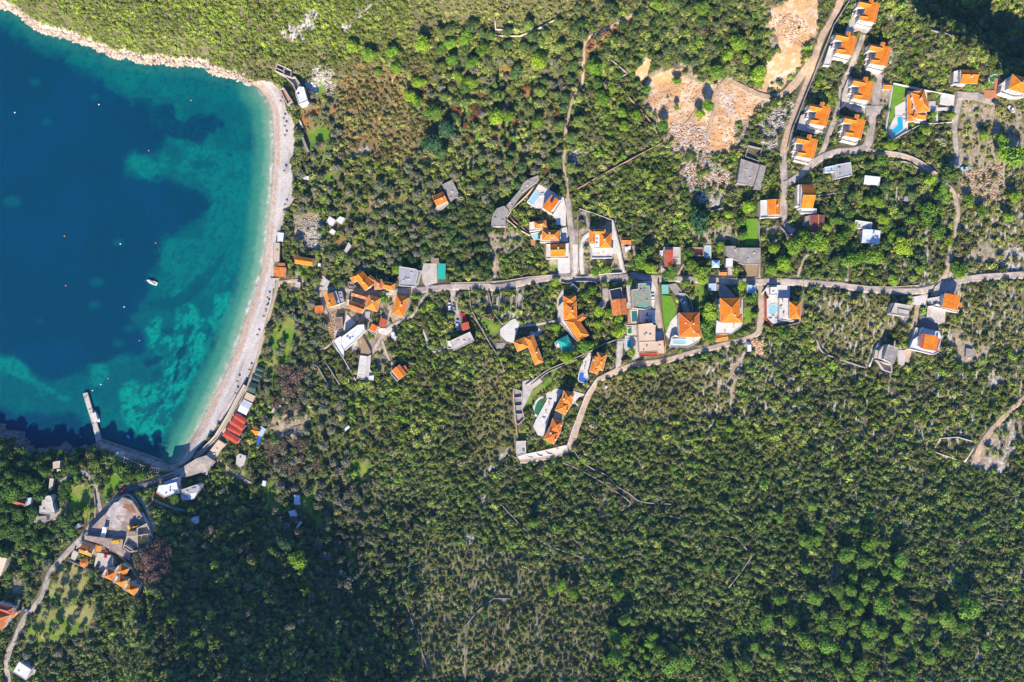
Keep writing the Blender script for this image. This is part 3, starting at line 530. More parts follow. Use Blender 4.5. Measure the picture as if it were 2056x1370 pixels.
at.data.foreach_set('color', np.concatenate([C, np.ones(C.shape[:2] + (1,))], -1).reshape(-1).astype(np.float32)); tag(link(bpy.data.objects.new('sea', me)), kind='structure')
# ================================================================ building kit
def rect3(A, B, C, zc):
    a = PZ(*A, zc); b = PZ(*B, zc); c = PZ(*C, zc); u = (b - a).normalized(); n = Vector((-u.y, u.x, 0)); d = (c - a).dot(n)
    return [a, b, b + n * d, a + n * d]
def grow(poly, g):
    """offset a convex-ish polygon outwards (g > 0) or inwards"""
    n = len(poly); pts = [Vector((p[0], p[1])) for p in poly]
    a = sum(pts[i].x * pts[(i + 1) % n].y - pts[(i + 1) % n].x * pts[i].y for i in range(n)); s = 1 if a > 0 else -1; out = []
    for i in range(n):
        e1 = (pts[i] - pts[i - 1]).normalized(); e2 = (pts[(i + 1) % n] - pts[i]).normalized()
        n1_ = Vector((e1.y, -e1.x)) * s; n2_ = Vector((e2.y, -e2.x)) * s; m_ = (n1_ + n2_); L_ = max(m_.length, .3); m_ /= L_
        out.append(pts[i] + m_ * (g / max(.35, m_.dot(n1_))))
    return out
def roof_faces(r, zc, kind, rise, frac):
    """r: 4 eave corners, ridge runs along r0-r1; returns faces (lists of points), ridge segments, gable ends"""
    a, b, c, d = [Vector((p.x, p.y, zc)) for p in r]; w_ = (d - a).length; l_ = (b - a).length; t = (b - a).normalized(); up = Vector((0, 0, rise))
    m0 = a.lerp(d, frac); m1 = b.lerp(c, frac)
    if kind == 'gable': R0, R1 = m0 + up, m1 + up; return [[a, b, R1, R0], [c, d, R0, R1]], [(R0, R1)], [[d, a, R0], [b, c, R1]]
    if kind == 'shed': return [[a, b, c + up, d + up]], [], [[d, a, d + up], [b, c, c + up], [c, d, d + up, c + up]]
    if kind == 'hipend':    # hipped only at the r1 end
        k = min(w_ / 2, l_ * .8); R0, R1 = m0 + up, m1 + up - t * k; return [[a, b, R1, R0], [c, d, R0, R1], [b, c, R1]], [(R0, R1), (b, R1), (c, R1)], [[d, a, R0]]
    k = min(w_ / 2, l_ / 2 - .05); R0, R1 = m0 + up + t * k, m1 + up - t * k
    return [[a, b, R1, R0], [c, d, R0, R1], [b, c, R1], [d, a, R0]], [(R0, R1), (a, R0), (d, R0), (b, R1), (c, R1)], []
WIN = {}
def window_meshes():
    f = MB()
    for x, z_, dx, dz in ((0,.62,1.1,.08),(0,-.62,1.1,.08),(-.51,0,.08,1.16),(.51,0,.08,1.16),(0,0,.05,1.16)): f.box((x, 0, z_), (dx, .10, dz))
    WIN['f'] = f.mesh('window_frame', M['white']); WIN['p'] = MB().box((0, 0, 0), (.94, .05, 1.14)).mesh('window_pane', M['glass'])
    WIN['d'] = MB().box((0, 0, 0), (1.0, .10, 2.1)).mesh('door_leaf', M['wood']); WIN['h'] = MB().box((.38, -.08, 0), (.06, .08, .16)).mesh('door_handle', M['metal'])
window_meshes()
def occ_world(poly, zg, g=2.5, ztop=None):
    fill(OCC, [to_px(p[0], p[1], zg) for p in poly], grow=g)
def put_windows(root, wl, zb, zt, rng, maxn):
    n = 0; first = True; base = root.location; L_ = len(wl)
    order = sorted(range(L_), key=lambda i: -(wl[(i + 1) % L_] - wl[i]).length)
    for i in order:
        p, q = wl[i], wl[(i + 1) % L_]; e = q - p; ln = e.length
        if ln < 2.6: continue
        a = math.atan2(e.y, e.x); floors = max(1, int((zt - zb - .3) / 2.8)); k = max(1, int(ln / 3.4))
        for fl in range(floors):
            for j in range(k):
                if n >= maxn: return
                c = p + e * ((j + .5) / k); z_ = zb + 1.6 + 2.8 * fl; out = Vector((e.y, -e.x)).normalized() * .04; c = c + out
                if z_ + .7 > zt: continue
                if first and fl == 0:
                    o = link(bpy.data.objects.new('door', WIN['d']), root); o.location = Vector((c.x, c.y, zb + 1.05)) - base; o.rotation_euler[2] = a
                    h_ = link(bpy.data.objects.new('handle', WIN['h']), o); first = False; continue
                o = link(bpy.data.objects.new('window', WIN['f']), root); o.location = Vector((c.x, c.y, z_)) - base; o.rotation_euler[2] = a
                link(bpy.data.objects.new('pane', WIN['p']), o); n += 1
HN = 0
def house(name, label, reg, blocks, cat='house', group=None, maxw=8, extra=None, occ=2.5, found=1.8):
    """blocks: (kind, pts, height, roof material, options)"""
    global HN; HN += 1; rng = random.Random(HN * 17)
    k0, pts0, h0 = blocks[0][:3]
    Z0 = [z(reg, p) for p in pts0]; cu = sum(p[0] for p in Z0) / len(Z0); cv = sum(p[1] for p in Z0) / len(Z0)
    q = P(cu, cv, h0); zb = ground(q.x, q.y); root = empty(name, (q.x, q.y, zb)); tag(root, label, cat, group)
    wb = 0
    for bi, bl in enumerate(blocks):
        kind, pts, h = bl[:3]; rm = bl[3] if len(bl) > 3 else M['tile']; o = bl[4] if len(bl) > 4 else {}
        wm = o.get('wall', M['white']); zc = zb + h + .013 * bi; pz = zz(reg, pts)
        if kind in ('gable', 'hip', 'shed', 'hipend'):
            r = rect3(*pz[:3], zc); a2 = (r[1] - r[0]).cross(r[2] - r[1]).z
            w_ = (r[3] - r[0]).length; rise = o.get('rise', (w_ * (min(o.get('frac', .5), 1 - o.get('frac', .5)) if kind != 'shed' else .35)) * math.tan(math.radians(o.get('pitch', 24) + 4)))
            fc, rd, ge = roof_faces(r, zc, kind, rise, o.get('frac', .5)); inn = grow(r, -.35); lo = ground(*inn[0]) if False else zb
            zlo = min(ground(p.x, p.y) for p in inn) - .5; zlo = min(zlo, zb - found) if not o.get('open') else zlo
            wallm = MB()
            if not o.get('open'): wallm.prism([tuple(p) for p in inn], zlo, zc - .12)
            else:
                for p in inn: MB().box((p.x, p.y, (zlo + zc) / 2 - .1), (.25, .25, zc - zlo - .2)).build('post', wm, root)
            for g_ in ge:
                cen = sum(((p) for p in g_), Vector()) / len(g_); cc = sum((Vector((p.x, p.y, zc)) for p in r), Vector()) / 4; dr = Vector((cc.x - cen.x, cc.y - cen.y, 0)).normalized()
                wallm.face([Vector((p.x, p.y, p.z - .14)) + dr * .34 for p in g_]); wallm.face([Vector((p.x, p.y, p.z - .14)) + dr * .55 for p in g_][::-1])
            if wallm.v: wallm.build('wall' if not o.get('open') else 'gable_panel', wm, root)
            if not o.get('noeave'):
                ev = MB(); ev.prism([tuple(p) for p in grow(r, .10)], zc - .20, zc - .05); ev.build('eaves', o.get('trim', M['white']), root)
            rf = MB(); t = (r[1] - r[0]).normalized()
            for f_ in fc:
                nn = (f_[1] - f_[0]).cross(f_[-1] - f_[0]).normalized()
                if nn.z < 0: f_ = f_[::-1]
                e = (f_[1] - f_[0]).normalized() if kind != 'x' else t
                # direction along the eave = horizontal line of this slope
                nn = (f_[1] - f_[0]).cross(f_[-1] - f_[0]).normalized(); eh = Vector((-nn.y, nn.x, 0)); eh = eh.normalized() if eh.length > 1e-4 else t; ds = nn.cross(eh)
                rf.face([p + Vector((0, 0, .02)) for p in f_], [(p.dot(eh), p.dot(ds)) for p in f_]); lowp = [p - Vector((0, 0, .14)) for p in f_]; rf.face(lowp[::-1])
                for i_ in range(len(f_)):
                    j_ = (i_ + 1) % len(f_); rf.face([f_[i_] + Vector((0, 0, .02)), lowp[i_], lowp[j_], f_[j_] + Vector((0, 0, .02))])
            ro = rf.build('roof', VARY[(HN // 1) % 4] if rm is T and name != 'villa' and HN % 3 == 0 or (rm is T and HN > 45 and HN % 2) else rm, root)
            if rd and rm.name in ('orange_roof_tiles', 'orange_roof_tiles_pale', 'orange_roof_tiles_deep', 'terracotta_roof_tiles', 'weathered_roof_tiles', 'dark_red_roof_tiles'):
                rg = MB()
                for a_, b_ in rd: 
                    if (b_ - a_).length > .3: rg.tube(a_ + Vector((0,0,.04)), b_ + Vector((0,0,.04)), .13, .13, 6)
                go = rg.build('ridge_tiles', mat('ridge_tiles', (.80,.36,.10), .8, .1, 2), root); go.parent = ro
            if bi == 0 and o.get('chim', 1) and rd:
                a_, b_ = rd[0]; pc = a_.lerp(b_, .3 + .4 * rng.random()); side = (r[3] - r[0]).normalized() * rng.choice((-1, 1)) * w_ * .14
                ch = MB().box((pc.x + side.x, pc.y + side.y, pc.z - .1), (.7, .6, 1.7)); ch.box((pc.x + side.x, pc.y + side.y, pc.z + .85), (.9, .8, .14)); c_ = ch.build('chimney', M['white'], root); c_.parent = ro
            wpoly = inn
        else:   # flat / deck / roofless polygon
            poly = [PZ(*p, zc) for p in pz]; inn = [Vector((p.x, p.y)) for p in poly]
            zlo = min(min(ground(p.x, p.y) for p in inn) - .5, zb - found)
            if kind == 'ruin':
                n = len(inn); mw = MB(); thk = .35; i2 = grow(inn, -thk)
                for i in range(n):
                    j = (i + 1) % n; hh = o.get('hs', [h] * n); mw.prism([tuple(inn[i]), tuple(inn[j]), tuple(i2[j]), tuple(i2[i])], zlo, [zb + hh[i], zb + hh[j], zb + hh[j], zb + hh[i]])
                mw.build('wall', wm, root); fl = MB(); fl.prism([tuple(p) for p in grow(inn, -.3)], zlo, zb + .25 + .01 * bi); fl.build('floor', rm, root)
                for s0, s1 in o.get('inner', []):
                    a_ = PZ(*z(reg, s0), zc); b_ = PZ(*z(reg, s1), zc); nrm = Vector((-(b_ - a_).y, (b_ - a_).x)).normalized() * .17; a_ = Vector((a_.x, a_.y)); b_ = Vector((b_.x, b_.y))
                    MB().prism([tuple(a_ - nrm), tuple(b_ - nrm), tuple(b_ + nrm), tuple(a_ + nrm)], zlo, zb + h - .05).build('inner_wall', wm, root)
            else:
                MB().prism([tuple(p) for p in grow(inn, -.05)], zlo, zc - .16).build('wall' if kind != 'deck' else 'terrace_base', wm, root)
                ro = MB().prism([tuple(p) for p in inn], zc - .15, zc).build('roof' if kind == 'flat' else 'terrace', rm, root)
                pw = o.get('par', .35 if kind == 'flat' else .75)
                if pw:
                    pr = MB(); i2 = grow(inn, -.22); i1 = grow(inn, .03); n = len(inn)
                    for i in range(n):
                        if i in o.get('gaps', ()): continue
                        j = (i + 1) % n; pr.prism([tuple(i1[i]), tuple(i1[j]), tuple(i2[j]), tuple(i2[i])], zc - .05, zc + pw)
                    pr.build('parapet', o.get('trim', M['white']), root)
                if kind == 'flat' and o.get('clutter', 2):
                    cx_ = sum(p.x for p in inn) / len(inn); cy_ = sum(p.y for p in inn) / len(inn)
                    for k_ in range(o.get('clutter', 2)):
                        e_ = inn[rng.randrange(len(inn))]; f_ = rng.uniform(.15, .6); x_, y_ = cx_ + (e_.x - cx_) * f_, cy_ + (e_.y - cy_) * f_
                        b_ = MB().box((x_, y_, zc + .25), (rng.uniform(.5, 1.2), rng.uniform(.4, .9), .5), rng.random()); b_.build('roof_vent', rng.choice((M['metal'], M['roof_grey'], M['white'])), root)
            wpoly = inn
        # make windows on tall closed blocks, counter-clockwise walls
        if kind not in ('ruin', 'deck') and not o.get('open') and h > 2.3:
            wl = list(wpoly); a2 = sum(wl[i].x * wl[(i + 1) % len(wl)].y - wl[(i + 1) % len(wl)].x * wl[i].y for i in range(len(wl)))
            if a2 < 0: wl = wl[::-1]
            wl = [Vector((p[0], p[1])) for p in wl]
            put_windows(root, wl, zb, zc, rng, max(0, maxw if bi == 0 else maxw // 2))
        occ_world([(p[0], p[1]) for p in wpoly], zb, occ)
        fill(OCC, [to_px(p[0], p[1], zc) for p in wpoly], grow=.5)
    if extra: extra(root, zb)
    return root
def chim(reg, pts, zrel):
    def f(root, zb):
        for p in pts:
            q = PZ(*z(reg, p), zb + zrel); c = MB().box((q.x, q.y, q.z - .6), (.6, .6, 1.8)); c.box((q.x, q.y, q.z + .35), (.8, .8, .12)); c.build('chimney', M['white'], root)
    return f
def panelx(reg, A, B, C, zrel, tilt=.5, m='solar', nm='solar_panel'):
    def f(root, zb):
        r = rect3(z(reg, A), z(reg, B), z(reg, C), zb + zrel)
        mb = MB(); v = [Vector((p.x, p.y, zb + zrel + (tilt if i > 1 else 0))) for i, p in enumerate(r)]; mb.face(v); mb.face([p - Vector((0, 0, .08)) for p in v][::-1])
        for i in range(4): j = (i + 1) % 4; mb.face([v[i], v[i] - Vector((0,0,.08)), v[j] - Vector((0,0,.08)), v[j]])
        mb.build(nm, M[m], root)
    return f
def many(*fs):
    def f(root, zb):
        for g in fs: g(root, zb)
    return f
PADS = []
def surf(u, v, dz):
    q = P(u, v, dz); b = q.z - dz; top = None
    for poly, zt in PADS:
        if inpoly(np.array([float(u)]), np.array([float(v)]), poly)[0]: top = zt if top is None else max(top, zt)
    return (max(b, top) if top is not None else b)
def pool(label, reg, poly, m='pool', dz=.35, rim=.45, group=None, rimm='white'):
    pz = zz(reg, poly); cu_, cv_ = sum(p[0] for p in pz) / len(pz), sum(p[1] for p in pz) / len(pz); zb = surf(cu_, cv_, dz) + (dz if dz > 1 else .12); q = PZ(cu_, cv_, zb)
    w_ = [PZ(*p, zb) for p in pz]; root = empty('swimming_pool', (q.x, q.y, zb - dz)); tag(root, label, 'pool', group); inn = [Vector((p.x, p.y)) for p in w_]
    out = grow(inn, rim); n = len(inn); rm = MB()
    for i in range(n): j = (i + 1) % n; rm.prism([tuple(out[i]), tuple(out[j]), tuple(inn[j]), tuple(inn[i])], zb - 1.2, zb + .06)
    rm.build('rim', M[rimm], root); MB().prism([tuple(p) for p in inn], zb - 1.0, zb - .06).build('water', M[m], root)
    occ_world(inn, zb - dz, 3); return root
def ell(cx, cy, a, b, rot=0, n=22):
    ca, sa = math.cos(rot), math.sin(rot)
    return [(cx + a * math.cos(t) * ca - b * math.sin(t) * sa, cy + a * math.cos(t) * sa + b * math.sin(t) * ca) for t in (2 * math.pi * i / n for i in range(n))]
def pad(reg, poly, m='pave', dz=.28, name='pavement', occ=1.5, flat=True):
    """paved yard: a slab following the ground plane through its corners"""
    pz = zz(reg, poly); W = [P(*p, dz) for p in pz]; zmax = sum(p.z for p in W) / len(W)
    cx_, cy_ = sum(p.x for p in W) / len(W), sum(p.y for p in W) / len(W); zmax = max([zmax] + [ground(p.x * .5 + cx_ * .5, p.y * .5 + cy_ * .5) + dz * .7 for p in W] + [p.z - dz + .12 for p in W])
    W = [PZ(*p, zmax) for p in pz]; o = MB().prism([(p.x, p.y) for p in W], zmax - 2.2, zmax).build(name, M[m] if isinstance(m, str) else m)
    PADS.append((pz, zmax)); tag(o, kind='structure'); occ_world([(p.x, p.y) for p in W], zmax - dz, occ); return o
def wallrun(label, reg, pts, h=1.4, th=.4, m='stone', closed=False, name='stone_wall', cat='wall', group=None, cap=None, occ=1.5, sm_=False):
    pz = zz(reg, pts); pz = [(p.x, p.y) for p in smooth_path(pz, 4)] if sm_ else pz; dense = []
    if closed: pz = pz + [pz[0]]
    for a, b in zip(pz[:-1], pz[1:]):
        n = max(1, int(math.hypot(b[0] - a[0], b[1] - a[1]) / 9)); dense += [(a[0] + (b[0] - a[0]) * i / n, a[1] + (b[1] - a[1]) * i / n) for i in range(n)]
    dense.append(pz[-1]); W = [P(*p, h) for p in dense]; line(OCC, pz, max(3, th / S + occ)); v = []; f = []
    for i, p in enumerate(W):
        t = W[min(i + 1, len(W) - 1)] - W[max(i - 1, 0)]; t = Vector((t.x, t.y)).normalized(); n = Vector((-t.y, t.x)) * th / 2; g = ground(p.x, p.y); jj = random.uniform(-.06, .06) if m != 'white' else 0
        for x, y, z_ in ((p.x + n.x, p.y + n.y, g - 1), (p.x + n.x, p.y + n.y, g + h + jj), (p.x - n.x, p.y - n.y, g + h + jj), (p.x - n.x, p.y - n.y, g - 1)): v.append((x, y, z_))
    for i in range(len(W) - 1):
        b = 4 * i
        for k in range(3): f.append((b + k, b + k + 1, b + k + 5, b + k + 4)[::-1])
    f.append((0, 1, 2, 3)); e = 4 * (len(W) - 1); f.append((e + 3, e + 2, e + 1, e))
    o = link(bpy.data.objects.new(name, mesh_np(name, v, f, M[m]))); tag(o, label, cat, group)
    return o
# ================================================================ buildings
T, TO, TR, TD = M['tile'], M['tile_old'], M['tile_red'], M['tile_dark']
VARY = [M['tile'], M['tile2'], M['tile'], M['tile3']]
W_, RGY, CO, CL, BG, WR = M['white'], M['roof_grey'], M['conc'], M['concl'], M['beige'], M['white_roof']
# seven villas of one design on the eastern terraces
vl = [('villa_T', (190, -275), 'orange roofed white villa at the upper end of the villa rows, touching the top edge'),
 ('', (0, 0), 'orange roofed white villa nearest the fork of the dirt track, beside the long grey wall'),
 ('', (285, 88), 'orange roofed white villa with a rubble slope and scrub to its right'),
 ('', (143, 378), 'orange roofed white villa above a paved yard, just left of the tiny orange garage'),
 ('', (-218, 587), 'orange roofed white villa between dirt track wall and lane, with a bluish side terrace'),
 ('', (70, 690), 'orange roofed white villa inside the fork of the two lanes, below the paved yard'),
 ('', (-325, 857), 'orange roofed white villa in the sharp corner where the dirt track meets the lower lane')]
for nm, (dx, dy), lab in vl:
    o_ = lambda pts: [(x + dx, y + dy) for x, y in pts]
    house('villa', lab, 'A', [
      ('gable', o_([(522,447),(562,288),(665,320)]), 6.6, T, {'frac':.72, 'pitch':26, 'chim':0}),
      ('gable', o_([(480,330),(585,352),(497,278)]), 6.5, T, {'frac':.5, 'pitch':33}),
      ('gable', o_([(572,330),(583,264),(616,272)]), 6.9, T, {'pitch':30}),
      ('gable', o_([(492,442),(560,450),(502,396)]), 6.4, T, {'pitch':33}),
      ('deck', o_([(478,340),(540,350),(520,400),(490,410),(455,400)]), 2.6, CL if dx in (190,285) else W_, {'par':.5}),
      ('deck', o_([(470,440),(610,462),(590,512),(465,480)]), 2.0, CL, {'par':.5}),
      ('deck', o_([(435,385),(475,395),(440,550),(385,545)]), .8, CL if dx else W_, {'par':.5}) if dx in (0, 190) else ('deck', o_([(455,400),(475,395),(468,450),(448,445)]), .8, W_, {'par':.5})],
      group='matching villas with orange roofs', extra=panelx('A', (462+dx,330+dy), (492+dx,292+dy), (470+dx,290+dy), 3.2, .0, 'metal', 'pergola'))
house('house', 'orange roofed house with a white side terrace above two bright palms', 'A', [('gable',[(1525,697),(1666,699),(1522,582)],4.5,T,{'frac':.56}),('deck',[(1465,600),(1522,585),(1522,700),(1460,705)],1.6,W_),('deck',[(1522,697),(1640,700),(1630,712),(1522,708)],2.2,W_,{'par':0})])
house('villa', 'large orange roofed villa beside the bright green lawn and the angled turquoise pool', 'A', [('hip',[(1165,940),(1120,775),(1225,745)],5.5,T,{}),('hip',[(1185,940),(1170,850),(1256,835)],5.2,T),('hip',[(1140,985),(1240,1000),(1145,930)],4.5,T),('hip',[(1092,1010),(1088,950),(1152,950)],3.4,T),('gable',[(1088,950),(1084,790),(1130,790)],3.2,T,{'frac':.4}),('hip',[(1125,800),(1115,765),(1210,745)],4.6,T)], extra=chim('A', [(1120,820),(1135,905)], 5))
house('shed', 'small orange roofed garage beside the upper left corner of the green lawn', 'A', [('gable',[(888,742),(952,744),(890,695)],2.6,T,{'frac':.6,'chim':0})], 'shed', maxw=2)
house('villa', 'white villa with a broad orange hipped roof beside the small round green pool', 'A', [('hip',[(1925,742),(2100,792),(1958,618)],6.5,T,{'pitch':26}),('deck',[(1860,700),(1940,640),(1925,740),(2056,790),(2056,812),(1960,812),(1850,775),(1865,720)],3,W_)])
# below the lane
house('house', 'pale grey flat roofed house with a bluish annexe, below the curve of the lower lane', 'B', [('flat',[(490,248),(625,215),(612,108),(480,132)],4,RGY,{'clutter':3}),('flat',[(405,192),(485,185),(482,133),(397,150)],2.8,M['blue_sheet'],{'clutter':1})])
house('shed', 'small white flat roofed cabin in the orchard right of the grey roofed house', 'B', [('shed',[(722,288),(852,302),(735,218)],2.8,WR,{'pitch':6,'noeave':1})], 'cabin', maxw=3)
house('house', 'narrow house with a long two tone orange gabled roof where the lanes meet', 'B', [('gable',[(197,490),(299,492),(205,294)],6.8,T,{'chim':0}),('deck',[(165,300),(203,292),(197,490),(165,470)],3.5,W_),('deck',[(197,492),(326,496),(326,535),(200,532)],3.4,WR)])
house('house', 'house with an old brownish red roof in deep shade among pines', 'B', [('gable',[(275,690),(275,548),(392,552)],4,TD,{'chim':0,'wall':M['stone']}),('deck',[(232,560),(272,552),(272,640),(225,635)],2.2,CO,{'wall':M['stone'],'trim':CO})])
house('house', 'white house in the pine orchard with a roof half brown and half pale blue', 'B', [('gable',[(705,778),(715,665),(862,682)],4.2,WR,{'frac':.42,'pitch':15,'noeave':1}),('flat',[(643,655),(785,660),(790,610),(650,590)],3,W_)])
MB_ = None
house('shack', 'small collapsed grey shack on the terraces of the pine orchard', 'B', [('shed',[(1055,430),(1095,438),(1062,388)],1.8,M['metal'],{'pitch':8,'noeave':1,'chim':0})], 'shack', maxw=0)
house('house', 'orange roofed house with stepped gables at the right hand road junction', 'N', [('gable',[(1228,280),(1262,138),(1420,145)],6,T,{'frac':.62,'pitch':20,'chim':0}),('gable',[(1300,150),(1330,128),(1420,128)],5.9,T,{'chim':0}),('deck',[(1180,245),(1225,275),(1370,318),(1395,300),(1380,338),(1120,268)],3.2,W_,{'par':.5}),('shed',[(1390,268),(1425,272),(1395,240)],3,T,{'noeave':1}),('deck',[(1110,190),(1225,170),(1222,262),(1130,250)],2.4,CL)])
house('house', 'flat roofed bare concrete house near the right road junction, with rust stains', 'N', [('flat',[(722,345),(765,237),(924,264),(892,378)],4.2,CL,{'trim':CL,'wall':CL,'clutter':0}),('flat',[(792,340),(797,290),(912,312),(900,362)],4.45,CL,{'trim':CO,'wall':CL,'clutter':0,'par':.2}),('deck',[(705,345),(735,240),(758,240),(722,348)],2.6,W_)])
house('house', 'house with an orange roof edged by red strips above the lower right scrub', 'N', [('gable',[(1043,690),(1068,543),(1192,575)],6,T,{'frac':.66,'pitch':17,'chim':0}),('shed',[(1003,668),(1030,536),(1064,545)],5.3,TR,{'pitch':8,'noeave':1}),('shed',[(1213,590),(1180,722),(1160,712)],5.1,TR,{'pitch':8,'noeave':1}),('deck',[(940,600),(1000,560),(1030,480),(1200,520),(1215,575),(1195,720),(1140,748),(905,690)],2.8,WR,{'par':.6}),('deck',[(925,640),(965,480),(985,480),(960,640)],1.2,W_)])
house('unfinished_house', 'unfinished house with a grey slab roof and rounded terrace in the lower right scrub', 'N', [('flat',[(655,790),(700,645),(805,685),(752,836)],5.5,CO,{'trim':CL,'wall':CL,'par':.25,'clutter':0}),('deck',[(600,785),(610,715),(650,665),(700,645),(655,795)],3,CL,{'wall':CL,'trim':CL,'par':0}),('ruin',[(590,800),(740,842),(740,925),(660,900)],2.4,CL,{'wall':CL}),('deck',[(575,700),(600,700),(600,780),(560,780)],2.2,M['wood_light'],{'par':0})], 'building')
house('cistern', 'small square concrete slab in the lower right scrub clearing', 'N', [('flat',[(1462,765),(1466,682),(1545,698),(1530,778)],1.4,CO,{'trim':CO,'wall':CO,'clutter':0,'par':.12})], 'slab', maxw=0)
# centre north of the road
house('villa', 'white villa with orange hipped wings around a white court, on the curved driveway', 'C', [('hip',[(430,655),(430,530),(527,530)],6,T,{}),('hip',[(345,620),(345,502),(392,505)],6,T,{}),('hip',[(346,545),(480,545),(348,500)],5.9,T),('flat',[(388,660),(388,540),(436,540),(436,660)],5.3,WR,{'par':.2}),('deck',[(347,622),(392,622),(430,656),(540,656),(536,740),(365,742)],3,W_)])
house('shed', 'rusty orange corrugated shed with scattered white debris right of the villa driveway', 'C', [('gable',[(612,625),(690,628),(618,565)],2.6,M['tile_old'],{'chim':0,'noeave':1}),('flat',[(640,690),(690,665),(690,635),(640,645)],2,WR,{'par':0})], 'shed', maxw=2)
house('house', 'plain terracotta red roofed house just above the main road, right of a white cube', 'C', [('shed',[(972,812),(1040,812),(968,672)],4.2,TR,{'pitch':5,'noeave':1}),('deck',[(965,648),(1100,650),(1090,740),(1040,740),(1040,672),(966,672)],3,CL,{'trim':CL,'par':.3})])
house('hut', 'tiny white cube hut left of the red roofed house', 'C', [('flat',[(932,720),(958,720),(958,677),(932,677)],2.4,WR,{'clutter':0,'par':.1})], 'hut', maxw=1)
house('courtyard_house', 'roofless courtyard building with orange plaster walls beside a pale blue pool', 'C', [('ruin',[(1168,722),(1168,645),(1295,652),(1300,722)],2.8,M['redstone'],{'wall':M['redstone']})], 'building', maxw=0)
house('pavilion', 'pale blue pyramid roofed pavilion beside the pale blue pool', 'C', [('hip',[(1365,820),(1365,756),(1430,756)],3,M['blue_sheet'],{'open':1,'pitch':28,'chim':0,'noeave':1})], 'pavilion', maxw=0)
house('ruin', 'wide ruined flat roofed building of stained grey concrete north of the main road', 'C', [('flat',[(1590,780),(1590,655),(1770,655),(1765,792),(1640,792)],3.6,CO,{'trim':CO,'wall':M['stone'],'clutter':3,'par':.15}),('flat',[(1492,720),(1478,640),(1562,640),(1562,655),(1590,655),(1590,765)],3.2,CO,{'trim':CO,'wall':M['stone'],'clutter':1,'par':.12})], 'ruin')
house('shed', 'white flat roofed shed in front of the wide grey ruined building', 'C', [('flat',[(1480,813),(1538,813),(1538,742),(1484,742)],2.8,WR,{'clutter':0,'par':.1})], 'shed', maxw=2)
house('shed', 'tiny orange roofed shed right on the north edge of the main road', 'C', [('gable',[(1426,880),(1490,880),(1426,842)],2.5,TO,{'chim':0})], 'shed', maxw=1)
house('house', 'orange gabled house with white terrace standing left of the lane above the bright green plot', 'C', [('gable',[(1834,382),(1830,254),(1932,250)],5.5,T,{'frac':.52,'pitch':20}),('deck',[(1765,408),(1765,262),(1830,258),(1834,384),(1932,384),(1930,400)],2.8,W_)])
house('ruin', 'long grey concrete ruin with a broken corner in the rubble field', 'R', [('flat',[(1442,1325),(1470,1150),(1605,1195),(1560,1345)],3.4,CO,{'trim':CO,'wall':M['stone'],'clutter':2,'par':.1}),('ruin',[(1500,1135),(1520,1050),(1625,1075),(1600,1170)],2.2,CL,{'wall':M['stone']}),('flat',[(1560,1368),(1612,1192),(1652,1205),(1615,1368)],2.6,CO,{'trim':CO,'wall':CO,'clutter':0,'par':.1})], 'ruin')
# group around the driveway of sheet E
house('modern_building', 'long curved modern building with grey flat roofs winding downhill through the trees', 'E', [('flat',[(1160,238),(1200,160),(1262,115),(1372,70),(1388,110),(1330,165),(1195,262)],4.4,CO,{'trim':CO,'wall':CL,'par':.15}),('flat',[(1005,422),(1158,242),(1192,266),(1048,470)],3.9,CO,{'trim':CO,'wall':CL,'par':.15}),('flat',[(835,655),(838,580),(860,500),(900,450),(985,420),(1038,478),(1000,560),(1000,655)],4.2,CO,{'trim':CO,'wall':CL,'par':.15})], 'building')
house('villa', 'white villa whose slanted orange roof carries a dark blue solar panel', 'E', [('gable',[(1510,503),(1420,437),(1525,292)],6,T,{'frac':.12,'pitch':14,'chim':0}) if False else ('shed',[(1418,435),(1528,292),(1622,352)],5.8,T,{'pitch':10,'trim':W_}),('deck',[(1510,505),(1625,352),(1640,372),(1545,525)],3.4,W_)], extra=many(panelx('E',(1508,372),(1540,316),(1562,332),6.55,.1),))
house('house', 'small orange hipped house, uppermost of the three white houses stacked beside the lane', 'E', [('hip',[(1336,683),(1472,662),(1325,602)],5,T,{'pitch':26}),('deck',[(1275,715),(1270,612),(1325,602),(1340,686),(1485,664),(1490,682)],2.8,W_,{'par':.4})])
house('house', 'orange hipped house with a grey roof panel, middle of three stacked beside the lane', 'E', [('hip',[(1418,815),(1612,815),(1420,700)],5.4,T,{'pitch':26}),('deck',[(1395,840),(1398,760),(1418,740),(1418,817),(1614,817),(1626,680),(1634,825),(1600,840)],2.8,W_,{'par':.4})], extra=panelx('E',(1508,796),(1562,796),(1508,768),6.1,.35,'roof_grey'))
house('house', 'white house with a dark red and bright orange roof, lowest of three beside the lane', 'E', [('gable',[(1515,1004),(1680,1000),(1508,860)],5.6,T,{'pitch':24}),('deck',[(1462,1028),(1465,862),(1508,858),(1516,1006),(1682,1002),(1680,856),(1722,850),(1722,1020)],3,W_,{'par':.5})])
house('house', 'small orange roofed house joined to a grey slab, alone among the olive trees', 'E', [('gable',[(212,425),(334,368),(163,312)],4.5,T,{'frac':.5,'pitch':24}),('deck',[(195,450),(212,425),(335,370),(348,395),(215,500)],1.5,CL,{'par':.3}),('flat',[(330,290),(268,178),(386,122),(466,285),(372,378)],3.4,CO,{'trim':CO,'wall':CO,'par':.08,'clutter':2})])
house('house', 'low building with a plain turquoise roof beside a stone paved yard', 'E', [('shed',[(216,1258),(308,1262),(217,1080)],3.4,M['turq'],{'pitch':3,'noeave':1})])
house('shed', 'small stone shed with a brown slab roof above the turquoise roofed building', 'E', [('flat',[(145,1070),(235,1074),(233,1020),(150,1022)],2.4,M['wood'],{'trim':CO,'wall':M['stone'],'clutter':0,'par':.05})], 'shed', maxw=1)
